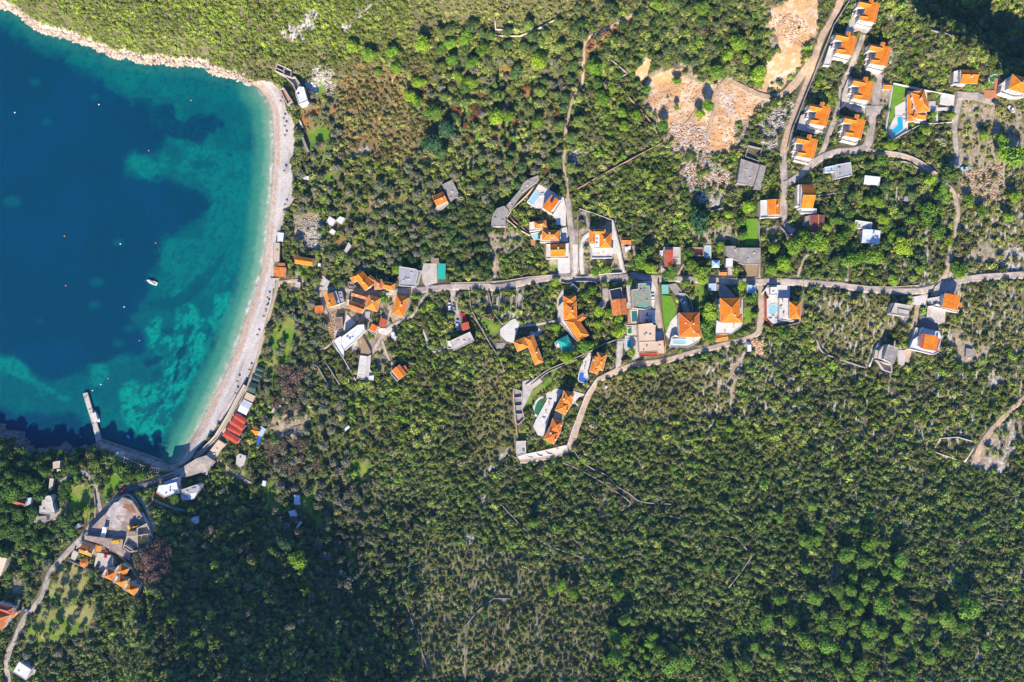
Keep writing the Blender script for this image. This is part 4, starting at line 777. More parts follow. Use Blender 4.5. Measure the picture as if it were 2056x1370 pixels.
# old village
house('house', 'large building with an irregular flat grey roof, left of the turquoise roofed one', 'F', [('flat',[(885,362),(895,330),(885,300),(890,172),(1050,198),(1078,215),(1045,372)],6,RGY,{'clutter':4,'par':.4}),('deck',[(1046,370),(1080,212),(1110,215),(1075,330)],3.4,CO,{'par':.4})])
house('house', 'old hamlet house with a long diagonal roof, one slope dark, the other orange', 'F', [('gable',[(452,283),(556,412),(632,345)],6.5,T,{'pitch':25}),('hip',[(402,285),(440,335),(520,225)],5.8,T,{'pitch':24}),('gable',[(570,292),(625,335),(645,290)],5.5,T),('deck',[(385,330),(420,320),(470,375),(400,370)],2.6,CO,{'trim':CO,'wall':M['stone']})])
house('house', 'orange hipped house with a narrow eastern wing, wedged against the lane of the old hamlet', 'F', [('hip',[(645,400),(640,300),(716,305)],5.8,TO,{}),('hip',[(705,385),(835,412),(715,312)],5.2,T,{}),('deck',[(755,385),(840,400),(830,418),(760,410)],2.4,CL)])
house('house', 'white walled house with an orange gabled roof at the west end of the old hamlet', 'F', [('gable',[(190,580),(147,458),(232,430)],5.2,T,{'frac':.45,'pitch':22}),('deck',[(232,430),(272,418),(310,540),(268,560)],3,RGY),('flat',[(290,420),(325,415),(350,520),(310,540)],2.8,RGY,{'trim':CO})])
house('shed', 'small old orange roofed cottage at the lower west edge of the old hamlet', 'F', [('shed',[(60,632),(145,625),(55,560)],3,TO,{'pitch':10,'noeave':1})], 'cottage', maxw=3)
house('shed', 'brown sheet roofed open barn on pale ground in the old hamlet', 'F', [('flat',[(262,785),(250,680),(328,668),(332,775)],2.8,M['tile_brown'],{'trim':M['wood_light'],'wall':M['stone'],'clutter':0,'par':.12})], 'barn', maxw=2)
house('courtyard_house', 'old courtyard house with three weathered orange wings around a dark yard', 'F', [('gable',[(415,455),(570,500),(425,412)],4.8,TO,{}),('gable',[(545,545),(575,470),(605,482)],4.6,TO),('gable',[(385,585),(528,636),(400,505)],5,TO,{'frac':.5}),('deck',[(365,575),(385,500),(400,500),(385,588)],2.6,W_)])
house('house', 'house with a four sided bright orange roof in the middle of the old hamlet', 'F', [('hip',[(628,620),(600,452),(715,505)],6.2,T,{'pitch':24}) if False else ('hip',[(555,585),(670,618),(600,452)],6.2,T,{'pitch':24})])
house('house', 'house with a long orange hipped roof beside a timber pergola in the hamlet', 'F', [('hip',[(812,640),(862,450),(980,484)],6.4,T,{'pitch':24}),('deck',[(800,660),(815,640),(925,665),(980,490),(1000,430),(985,560),(940,690)],1.2,CO,{'par':0})])
house('house', 'small white house with a plain orange gabled roof below the hamlet lane', 'F', [('shed',[(592,790),(650,820),(620,732)],3.8,T,{'pitch':8}),('deck',[(580,795),(592,790),(652,822),(685,765),(700,770),(655,850)],2,W_)])
house('house', 'small flat house with a dull terracotta red roof beside the junction of the hamlet lanes', 'F', [('shed',[(685,755),(748,772),(702,678)],3.6,TR,{'pitch':5,'noeave':1})])
house('shed', 'small grey slab roofed shed beside the four sided orange roof', 'F', [('flat',[(548,682),(552,615),(606,615),(600,690)],2.6,RGY,{'trim':CO,'clutter':0,'par':.1})], 'shed', maxw=1)
house('modern_villa', 'large angular bright white flat roofed building below the old hamlet', 'F', [('flat',[(480,748),(540,742),(552,800),(440,920),(345,1000),(315,950),(320,868)],5.2,WR,{'clutter':4,'par':.35}),('deck',[(260,890),(315,855),(345,1000),(348,1055),(325,1060),(245,930)],2.6,WR,{'par':.6})], 'building')
house('pool_house', 'white walled pool deck with a long pale empty basin below the striped timber terrace', 'F', [('deck',[(480,1220),(505,1048),(575,1060),(612,1040),(600,1180),(640,1240),(635,1292),(470,1275)],1.6,CL,{'par':.3,'trim':W_}),('flat',[(585,1250),(640,1242),(636,1292),(590,1288)],2.8,WR,{'par':.1,'clutter':0})], 'terrace', maxw=0)
house('house', 'orange square roofed cottage with a small red lean-to, below the hamlet gardens', 'F', [('shed',[(868,1300),(975,1212),(820,1190)],3.8,T,{'pitch':6,'noeave':1}) if False else ('gable',[(890,1283),(818,1192),(888,1135)],4,T,{'frac':.6,'pitch':12,'chim':0}),('shed',[(975,1200),(945,1212),(920,1155)],3,TR,{'pitch':8,'noeave':1}),('deck',[(800,1220),(818,1195),(888,1285),(870,1302)],2,CO)])
house('house', 'pale concrete roofed house at the end of the car park driveway', 'F', [('flat',[(1420,1000),(1385,905),(1582,815),(1626,902)],5,CL,{'clutter':3,'trim':W_,'par':.3}),('deck',[(1352,900),(1385,905),(1412,980),(1365,982)],2.6,W_)])
house('house', 'terracotta red square roofed building above the pale concrete roofed house', 'F', [('shed',[(1510,805),(1585,785),(1492,735)],4,TR,{'pitch':5,'noeave':1})])
house('hut', 'small white hut beside the footpath in the hamlet gardens', 'F', [('flat',[(812,868),(805,830),(830,812),(862,865),(850,905)],2.4,WR,{'clutter':1,'par':.2})], 'hut', maxw=1)
# south of the road
house('villa', 'long angled villa with three joined orange roof wings and white steps on its west side', 'D', [('hip',[(122,390),(117,250),(218,250)],6,T,{'chim':1}),('hip',[(117,272),(116,208),(214,208)],5.6,T,{}),('hip',[(238,556),(133,400),(213,355)],5.8,T,{'frac':.5}),('hipend',[(228,420),(293,372),(212,378)],5.5,T),('deck',[(75,390),(80,290),(116,250),(122,395),(230,560),(150,480)],2.4,CL,{'par':.5})])
house('villa', 'villa with an L shaped orange roof beside a round paved yard', 'L', [('hip',[(468,832),(680,738),(510,952)],4.6,T,{}),('hip',[(708,1104),(610,880),(680,738)],4.6,T,{})] if False else [('hip',[(708,1104),(590,790),(682,738)],4.65,T,{'pitch':23}),('hip',[(508,950),(640,893),(468,832)],4.6,T,{'pitch':23})])
house('house', 'small building with a slanted turquoise hipped roof and a white terrace among trees', 'D', [('hip',[(150,505),(205,615),(70,550)],4,M['turq'],{'chim':0,'noeave':1}),('flat',[(50,568),(80,545),(108,590),(70,608)],2.6,WR,{'par':.2})])
house('house', 'orange gabled house overgrown with a tree shadow, behind a dark roofless yard', 'D', [('gable',[(495,362),(485,236),(580,222)],5,TO,{'chim':0,'pitch':18})] if False else [('gable',[(496,360),(482,238),(594,222)],5,TO,{'chim':0,'pitch':18,'trim':M['stone'],'wall':M['stone']}),('ruin',[(482,236),(468,160),(562,142),(580,220)],3,CO,{'wall':CL})])
house('apartment_building', 'flat roofed building with a peeling green and grey roof south of the main road', 'D', [('flat',[(650,300),(640,160),(690,155),(690,112),(750,112),(752,130),(776,130),(792,240),(788,296),(745,312)],7,M['green_slab'],{'trim':CL,'wall':CL,'clutter':5,'par':.5})], 'building')
house('apartment_building', 'large beige flat roofed building with terracotta edges between the pools and the narrow lane', 'D', [('flat',[(695,560),(690,425),(795,415),(820,440),(820,556)],6.6,BG,{'trim':BG,'wall':M['cream'],'clutter':4,'par':.25}),('flat',[(700,640),(697,562),(838,556),(840,632)],6.3,BG,{'trim':BG,'wall':M['cream'],'par':.25}),('flat',[(842,655),(828,552),(885,545),(895,655)],5.2,BG,{'trim':M['tile_red'],'wall':M['cream'],'clutter':1,'par':.2}),('deck',[(700,668),(698,645),(835,640),(838,665)],3,TR,{'par':.3,'trim':TR})], 'building', maxw=12)
house('canopy', 'rectangular green canopy beside the narrow lane above the lawn', 'D', [('flat',[(868,192),(866,122),(918,120),(922,190)],2.8,M['turq'],{'trim':M['turq'],'wall':CL,'clutter':0,'par':.02})] if False else [('shed',[(870,193),(922,192),(866,122)],2.8,mat('pale_green_canvas',(.16,.42,.32),.8,.1,1),{'open':1,'pitch':3,'noeave':1,'wall':M['metal']})], 'canopy', maxw=0)
house('villa', 'white villa with an orange hipped roof and a pale basin on its rounded terrace', 'D', [('hip',[(1004,522),(1002,336),(1156,338)],7,T,{'pitch':22}),('hip',[(1045,522),(1170,522),(1048,462)],6.6,T,{'chim':0}),('deck',[(930,580),(945,520),(975,505),(1005,522),(1168,524),(1150,560),(1070,600),(935,598)],3,W_,{'par':.4})], extra=chim('D',[(1052,415),(1115,480)],8.5))
house('villa', 'white villa with an orange hipped roof notched by a small roof terrace', 'D', [('hip',[(1318,412),(1316,224),(1468,222)],7.2,T,{'pitch':22,'chim':0}),('hip',[(1340,415),(1486,415),(1345,348)],6.9,T,{'chim':0}),('deck',[(1282,500),(1288,392),(1316,412),(1488,416),(1475,445),(1440,470),(1400,500)],3.2,W_,{'par':.3}),('deck',[(1305,320),(1305,272),(1350,272),(1350,320)],5.2,W_,{'par':.5})], extra=many(chim('D',[(1430,355)],8.8)))
house('shed', 'orange roofed shed at the road edge below the villa with the notched roof', 'D', [('gable',[(1288,560),(1378,545),(1282,508)],3,T,{'chim':0,'pitch':16})], 'shed', maxw=2)
house('carport', 'pale carport roof just south of the main road, left of its twin', 'D', [('flat',[(1232,165),(1230,113),(1286,113),(1288,167)],2.7,M['blue_sheet'],{'clutter':0,'par':.05})], 'carport', maxw=1)
house('carport', 'pale carport roof just south of the main road, right of its twin', 'D', [('flat',[(1520,184),(1522,123),(1590,126),(1590,186)],2.7,M['blue_sheet'],{'clutter':0,'par':.05})], 'carport', maxw=1)
house('villa', 'white villa with a square orange roof and a broad white pool terrace', 'D', [('hip',[(1845,382),(1846,250),(1932,252)],6,T,{'pitch':24,'chim':0}),('deck',[(1768,390),(1768,225),(1840,225),(1846,386),(1880,395),(1870,405)],3,W_,{'par':.4}),('flat',[(1700,200),(1700,140),(1755,140),(1755,200)],2.8,WR,{'clutter':1,'par':.3})])
def cross_villa(lab, reg, blocks, ch=None): house('villa', lab, reg, blocks, extra=ch)
cross_villa('orange roofed villa with crossing roof ridges beside the kidney shaped navy pool', 'M', [('gable',[(900,318),(940,170),(1002,180)],6.2,T,{'chim':0,'pitch':26}),('gable',[(985,345),(1045,150),(975,140)],6,T,{'chim':0,'pitch':22}) if False else ('hip',[(1030,318),(1070,155),(975,138)],6.1,T,{'chim':0,'pitch':26}),('hip',[(895,325),(978,352),(930,262)],5.9,T,{'chim':0})], chim('M',[(940,212),(1015,236)],8))
cross_villa('upper of the two joined orange roofed villas beside the oval green pool', 'M', [('hip',[(720,665),(752,535),(645,508)],6.4,T,{'chim':0,'pitch':26}),('hip',[(566,700),(655,755),(600,600)],6,T,{'chim':0,'pitch':26}),('hip',[(660,755),(718,640),(610,600)],6.2,T,{'chim':0,'pitch':24})], chim('M',[(648,597),(730,580),(678,710)],8))
cross_villa('lower of the two joined orange roofed villas beside the oval green pool', 'M', [('hip',[(605,935),(640,815),(535,788)],6.4,T,{'chim':0,'pitch':26}),('hip',[(455,985),(548,1038),(490,880)],6,T,{'chim':0,'pitch':26}),('hip',[(550,1040),(608,920),(500,880)],6.2,T,{'chim':0,'pitch':24})], chim('M',[(515,930),(620,855),(565,995)],8))
house('retaining_terrace', 'row of concrete parking bays stepped along the west wall of the villa estate', 'M', [('ruin',[(200,850),(165,830),(148,490),(235,515),(240,700),(262,790)],1.6,CO,{'wall':CL,'inner':[((160,585),(242,575)),((165,665),(245,655)),((172,745),(255,740))]})], 'terrace', maxw=0)
house('gatehouse', 'pale flat roofed gatehouse in the lower left corner of the villa estate', 'M', [('flat',[(182,1150),(176,1010),(272,1005),(275,1130)],2.6,CL,{'trim':W_,'wall':W_,'par':.3,'clutter':3})], 'building', maxw=4)
# the beach
house('beach_bar', 'bright orange square roofed beach house standing on the shingle', 'K', [('shed',[(198,705),(298,712),(200,628)],3.4,TO,{'pitch':6,'noeave':1}),('shed',[(232,640),(292,640),(232,598)],3.1,TO,{'pitch':6,'noeave':1})] , 'house')
M['tile_bo'] = mat('bright_old_tiles', (.78,.24,.01), .85, .25, .9, wave=3.2)
house('beach_house', 'long low brown roofed building at the back of the shingle above the orange beach house', 'K', [('flat',[(192,560),(198,432),(250,436),(246,595),(200,590)],2.8,M['wood_light'],{'trim':CO,'wall':M['stone'],'clutter':1,'par':.08})], 'building', maxw=3)
house('house', 'long olive grove house with a dark upper slope and glowing orange lower slope', 'K', [('gable',[(370,600),(512,622),(376,540)],3.6,M['tile_bo'],{'frac':.5,'chim':0})])
house('ruin', 'roofless white beach front ruin with several open rooms at the north beach end', 'J', [('ruin',[(250,205),(275,132),(418,200),(412,275),(335,245)],3.2,CO,{'wall':CL,'inner':[((262,175),(345,215)),((345,165),(335,245))]}),('ruin',[(335,245),(412,275),(450,260),(500,330),(520,370),(460,420),(430,340)],2.4,CO,{'wall':CL}),('flat',[(490,540),(455,425),(490,365),(540,370),(578,505)],4,WR,{'clutter':2,'par':.4}),('ruin',[(375,545),(300,390),(340,370),(420,500)],1.4,M['redstone'],{'wall':CL})], 'ruin', maxw=3)
house('container', 'narrow grey container roof in the grass behind the north beach', 'J', [('flat',[(560,998),(514,862),(532,856),(584,985)],2.4,CO,{'trim':CO,'clutter':0,'par':.03,'wall':M['metal']})], 'container', maxw=0)
house('container', 'short narrow white pallet stack in the orange grass behind the north beach', 'J', [('flat',[(515,768),(490,695),(502,690),(532,762)],1.0,W_,{'clutter':0,'par':.03})], 'container', maxw=0)
house('hut', 'tiny white hut behind the middle of the beach', 'J', [('flat',[(530,1268),(532,1236),(590,1245),(588,1272)],2.2,WR,{'clutter':0,'par':.05})], 'hut', maxw=0)
for lab, pts in [('dark green beach tent nearest the north end of the row behind the promenade', [(748,200),(765,165),(828,185),(815,220)]),('dark green beach tent, second in the row from the north', [(730,240),(748,208),(812,232),(800,270)]),('dark green beach tent, third in the row from the north', [(712,285),(728,248),(795,275),(780,310)]),('largest dark green beach tent at the south end of its row', [(668,395),(700,308),(778,340),(740,415)])]:
    house('beach_tent', lab, 'I', [('gable',[pts[0],pts[3],pts[1]],2.6,M['green_canvas'],{'open':1,'noeave':1,'chim':0,'pitch':16,'wall':M['metal']})], 'tent', group='dark green beach tents', maxw=0)
house('beach_bar', 'grey corrugated roofed beach bar between the green tents and the white one', 'I', [('shed',[(638,455),(718,492),(668,402)],2.8,M['wood_light'],{'noeave':1,'pitch':4})], 'building', maxw=2)
house('beach_bar', 'white curved roofed beach bar behind the promenade', 'I', [('gable',[(580,572),(660,612),(632,462)],2.9,WR,{'noeave':1,'pitch':8,'chim':0})], 'building', maxw=2)
house('restaurant', 'beach restaurant under four ribbed red roofs', 'I', [('gable',[(540,635),(640,700),(570,590)],3.4,M['red_sheet'],{'noeave':1,'chim':0,'pitch':10}),('gable',[(505,690),(620,762),(540,640)],3.5,M['red_sheet'],{'noeave':1,'pitch':10}),('gable',[(482,742),(600,805),(508,705)],3.3,M['red_sheet'],{'noeave':1,'pitch':10}),('gable',[(440,800),(570,880),(478,752)],3.2,M['red_sheet'],{'noeave':1,'pitch':10})], 'restaurant')
house('house', 'small orange pyramid roof with a glazed veranda behind the red roofed restaurant', 'I', [('hip',[(700,748),(745,800),(722,678)],3.6,T,{'noeave':1,'pitch':26,'chim':0}),('flat',[(748,792),(792,712),(838,740),(798,808)],2.6,M['blue_sheet'],{'clutter':0,'par':.05})])
house('tarpaulin_shelter', 'blue tarpaulin lean-to beside the glazed veranda', 'I', [('shed',[(752,884),(775,800),(800,800)],1.8,M['blue_tarp'],{'open':1,'noeave':1,'pitch':6,'wall':M['wood']})], 'shelter', maxw=0)
house('beach_bar', 'long beige roofed building at the south end of the promenade', 'I', [('shed',[(345,1028),(285,985),(400,838)],3,M['cream'],{'noeave':1,'pitch':4})] if False else [('flat',[(288,985),(405,838),(462,878),(350,1028)],3,BG,{'trim':M['cream'],'clutter':2,'par':.1})], 'building', maxw=3)
house('caravan', 'rounded beige caravan shaped cabin on a low stone platform', 'I', [('flat',[(565,1060),(572,985),(600,965),(655,985),(655,1010),(632,1075),(600,1090)],2.6,CL,{'wall':W_,'clutter':1,'par':.1})], 'cabin', maxw=2)
for lab, reg, p in [('white tent roof in the olive grove behind the beach','K',[(620,270),(650,220),(700,250),(675,300)]),('pale blue white tent roof right of the first one in the olive grove','K',[(700,255),(735,220),(775,235),(745,285)]),('small white tin roof below the two tents of the olive grove','K',[(645,350),(670,320),(700,340),(680,370)]),('narrow beige hut among the olive trees east of the tents','K',[(768,505),(805,430),(825,455),(790,512)]),
   ('tiny pale blue cabin below the long olive grove house','K',[(556,625),(558,600),(580,602),(578,627)]),('pale grey shelter right of the beach access track','K',[(375,790),(380,750),(415,755),(412,795)]),('bluish shelter beside the shingle above the brown roofed building','K',[(228,425),(235,350),(282,355),(275,420)]),('small grey shed by the west path of the hamlet','K',[(595,780),(615,722),(650,745),(630,800)]),
   ('short white trailer in the dark olive grove','S',[(716,220),(722,190),(742,195),(738,224)]),('long pale shed roof in the green strip of the dark olive grove','S',[(905,330),(905,275),(935,280),(940,332)]),('white metal roof in the dark olive grove, lower of the two beside the green strip','S',[(885,402),(870,370),(905,365),(925,400)]),('small white roof below the pale sheds of the dark olive grove','S',[(912,468),(935,432),(948,440),(925,472)]),
   ('small white roof at the right of the brown thicket','I',[(1545,745),(1598,705),(1610,725),(1560,765)]),('beige hut on the dirt slope below the brown thicket','I',[(885,588),(910,545),(930,555),(905,592)]),('tiny white roof right of the beige hut','I',[(958,540),(962,520),(978,522),(975,542)]),
   ('small white box on the slope below the estate lane','M',[(1048,485),(1058,462),(1078,475),(1065,496)]),('white roofed cabin at the edge of the dark hill, half hidden','G',[(1855,640),(1880,590),(1945,575),(1950,640),(1910,655)])]:
    house('shelter', lab, reg, [('flat',p,2.2,WR if 'beige' not in lab and 'grey' not in lab else CL,{'clutter':0,'par':.04})], 'shelter', maxw=0, found=.6)
# south west corner
house('chapel', 'pale chapel like building with a round apse at its upper end', 'G', [('flat',[(390,538),(392,470),(412,470),(415,408),(515,410),(520,470),(542,540),(478,552)],3.8,CL,{'wall':W_,'trim':W_,'clutter':1,'par':.2}),('flat',[(478 + 33*math.cos(a), 402 + 33*math.sin(a)) for a in [i*2*math.pi/14 for i in range(14)]],4.6,CL,{'wall':W_,'clutter':0,'par':.15})], 'chapel')
house('shed', 'grey slab roof below the chapel like building', 'G', [('flat',[(332,635),(335,575),(455,570),(462,612),(440,640)],2.4,CO,{'trim':CO,'wall':M['stone'],'clutter':0,'par':.05})], 'shed', maxw=1)
house('house', 'brick red roofed house in deep shade near the left edge', 'G', [('gable',[(115,440),(245,475),(125,390)],4,TR,{'chim':0}),('flat',[(245,475),(262,395),(310,390),(300,450)],3,M['blue_sheet'],{'clutter':0,'par':.1})])
house('shed', 'small corrugated metal shed at the foot of the meadow beside the coast lane', 'G', [('shed',[(722,690),(775,640),(738,706)],2.2,M['metal'],{'noeave':1}) if False else ('flat',[(735,705),(718,672),(772,642),(798,668)],2.2,M['metal'],{'trim':M['metal'],'clutter':0,'par':.05})], 'shed', maxw=1)
house('restaurant', 'harbour restaurant with a ribbed white roof and a dark red rounded end', 'G', [('flat',[(1540,335),(1560,270),(1640,260),(1735,235),(1758,345),(1690,360),(1615,385)],4,WR,{'clutter':4,'par':.2}),('flat',[(1533,350),(1570,300),(1612,350),(1615,395)],3.2,TR,{'clutter':0,'par':.1,'trim':TR}),('flat',[(1605,240),(1745,190),(1752,232),(1625,270)],2.8,M['blue_sheet'],{'clutter':0,'par':.1})], 'restaurant')
house('warehouse', 'harbour warehouse with stepped pale grey roof strips', 'G', [('shed',[(1785,420),(1900,380),(1765,350)],3.4,WR,{'pitch':3,'noeave':1}) if False else ('flat',[(1785,422),(1778,365),(1935,340),(1905,400)],3.4,WR,{'clutter':3,'par':.15}),('flat',[(1775,362),(1772,315),(1930,262),(1958,275),(1935,338)],4,RGY,{'clutter':3,'par':.15})], 'warehouse')
house('shed', 'pale blue flat shed on the harbour square', 'I', [('flat',[(285,1050),(320,1020),(370,1040),(335,1088)],2.4,M['blue_sheet'],{'clutter':2,'par':.05})], 'shed', maxw=1)
house('shed', 'small grey shed under trees beside the harbour square', 'I', [('flat',[(258,1150),(265,1122),(305,1125),(300,1158)],2.2,RGY,{'clutter':0,'par':.05})], 'shed', maxw=0)
house('house', 'house with a dark purple upper slope and bright orange strip, below the construction site', 'G', [('gable',[(775,925),(895,968),(790,838)],4.6,T,{'frac':.46,'pitch':26,'chim':1}),('gable',[(930,905),(945,852),(1000,868)],4,T,{'chim':0}),('deck',[(755,890),(780,815),(930,870),(905,885),(790,840)],2.6,W_)])
house('shed', 'flat beige slab beside the bend of the coast lane', 'G', [('flat',[(735,1008),(695,985),(720,905),(772,930)],1.2,CL,{'trim':CL,'clutter':0,'par':.04})], 'slab', maxw=0)
def octa(lab, reg, cx_, cy_, r_, h):
    q = P(*z(reg, (cx_, cy_)), h); zb = ground(q.x, q.y); root = empty('gazebo', (q.x, q.y, zb)); tag(root, lab, 'gazebo'); R_ = r_ / RG[reg][2] * S; rf = MB(); ps = MB()
    for i in range(8):
        a, b = math.pi / 4 * i, math.pi / 4 * (i + 1); e = [Vector((q.x + R_ * math.cos(t), q.y + R_ * math.sin(t), zb + h)) for t in (a, b)]; top = Vector((q.x, q.y, zb + h + R_ * .5))
        rf.face([e[0], e[1], top]); rf.face([e[1] - Vector((0,0,.12)), e[0] - Vector((0,0,.12)), top - Vector((0,0,.12))]); rf.face([e[0] - Vector((0,0,.12)), e[1] - Vector((0,0,.12)), e[1], e[0]])
        MB().tube((q.x + R_ * .85 * math.cos(a), q.y + R_ * .85 * math.sin(a), zb - .5), (q.x + R_ * .85 * math.cos(a), q.y + R_ * .85 * math.sin(a), zb + h - .1), .09, .09, 6).build('post', M['wood'], root)
    rf.build('roof', TO, root); fill(OCC, ell(*z(reg, (cx_, cy_)), r_ / RG[reg][2], r_ / RG[reg][2]), grow=2)
octa('eight sided orange roofed gazebo above the bright green meadow', 'G', 825, 1028, 44, 2.8)
pv = [('leftmost of the four pyramid roofed white cottages at the edge of the meadow', (1020,1170),(1105,1205),(1065,1085)),('uppermost of the four pyramid roofed white cottages, nearest the construction site', (1145,1120),(1225,1165),(1195,1045)),('pyramid roofed white cottage between its three twins', (1130,1225),(1210,1275),(1178,1150)),('lowest of the four pyramid roofed white cottages, at the estate tip', (1228,1295),(1315,1350),(1280,1225))]
for lab, a, b, c in pv:
    house('cottage', lab, 'G', [('hip',[a,b,(c[0] + 30, c[1] + 15)],5,T,{'pitch':27,'chim':0}),('deck',[(a[0]-18,a[1]-12),(a[0]-2,a[1]),(c[0]-8,c[1]+15),(c[0]-25,c[1]+5)],2.8,W_,{'par':.5})], 'cottage', group='pyramid roofed cottages in a cluster', maxw=5)
house('house', 'orange roofed house cut off by the left edge beside the coast lane', 'H', [('hip',[(-70,860),(35,835),(-70,600)],5.5,T,{'chim':0}) if False else ('hip',[(20,840),(100,690),(-110,640)],5.4,TO,{'chim':0,'pitch':26}),('hip',[(-60,640),(120,690),(-40,560)],5,TR,{'chim':0}),('gable',[(135,715),(185,660),(165,645)],3,T,{'chim':0})])
house('house', 'square house with a white flat roof bearing a rust stain, beside the lowest lane', 'H', [('flat',[(265,1348),(135,1265),(195,1160),(318,1240)],4,WR,{'clutter':1,'par':.15}),('deck',[(265,1310),(300,1240),(370,1240),(350,1290)],1,CL,{'par':.2})])
house('house', 'tan flat roofed house cut off by the left edge in the lower left grove', 'G', [('flat',[(-60,1160),(-40,960),(70,985),(45,1060),(5,1160)],4,M['cream'],{'wall':M['cream'],'trim':M['cream'],'clutter':0,'par':.1})], maxw=3)
house('house', 'square sandy roofed hut in the shade of the left pines', 'G', [('flat',[(522,105),(520,40),(590,28),(585,95)],2.8,M['wood_light'],{'clutter':0,'par':.05,'wall':CL}),('flat',[(558,130),(562,110),(598,112),(596,134)],1.6,W_,{'clutter':0,'par':.03})], 'hut', maxw=1)
house('hut', 'narrow wooden hut roof above the chapel', 'G', [('flat',[(478,315),(490,200),(528,205),(505,318)],2.4,M['wood_light'],{'clutter':0,'par':.04,'wall':M['stone']})], 'hut', maxw=1)
# construction site
house('construction_site', 'unfinished concrete ground floor with stacked formwork in the corner of the fenced site', 'G', [('ruin',[(1205,880),(1245,770),(1340,760),(1345,690),(1440,640),(1500,780),(1420,890),(1275,925)],2.6,CO,{'wall':CL,'inner':[((1345,690),(1350,870)),((1240,780),(1500,740)),((1215,850),(1300,905))]}),('flat',[(1248,770),(1262,725),(1330,722),(1335,762)],2.8,M['wood'],{'trim':CO,'clutter':0,'par':.05})], 'construction site', maxw=0)
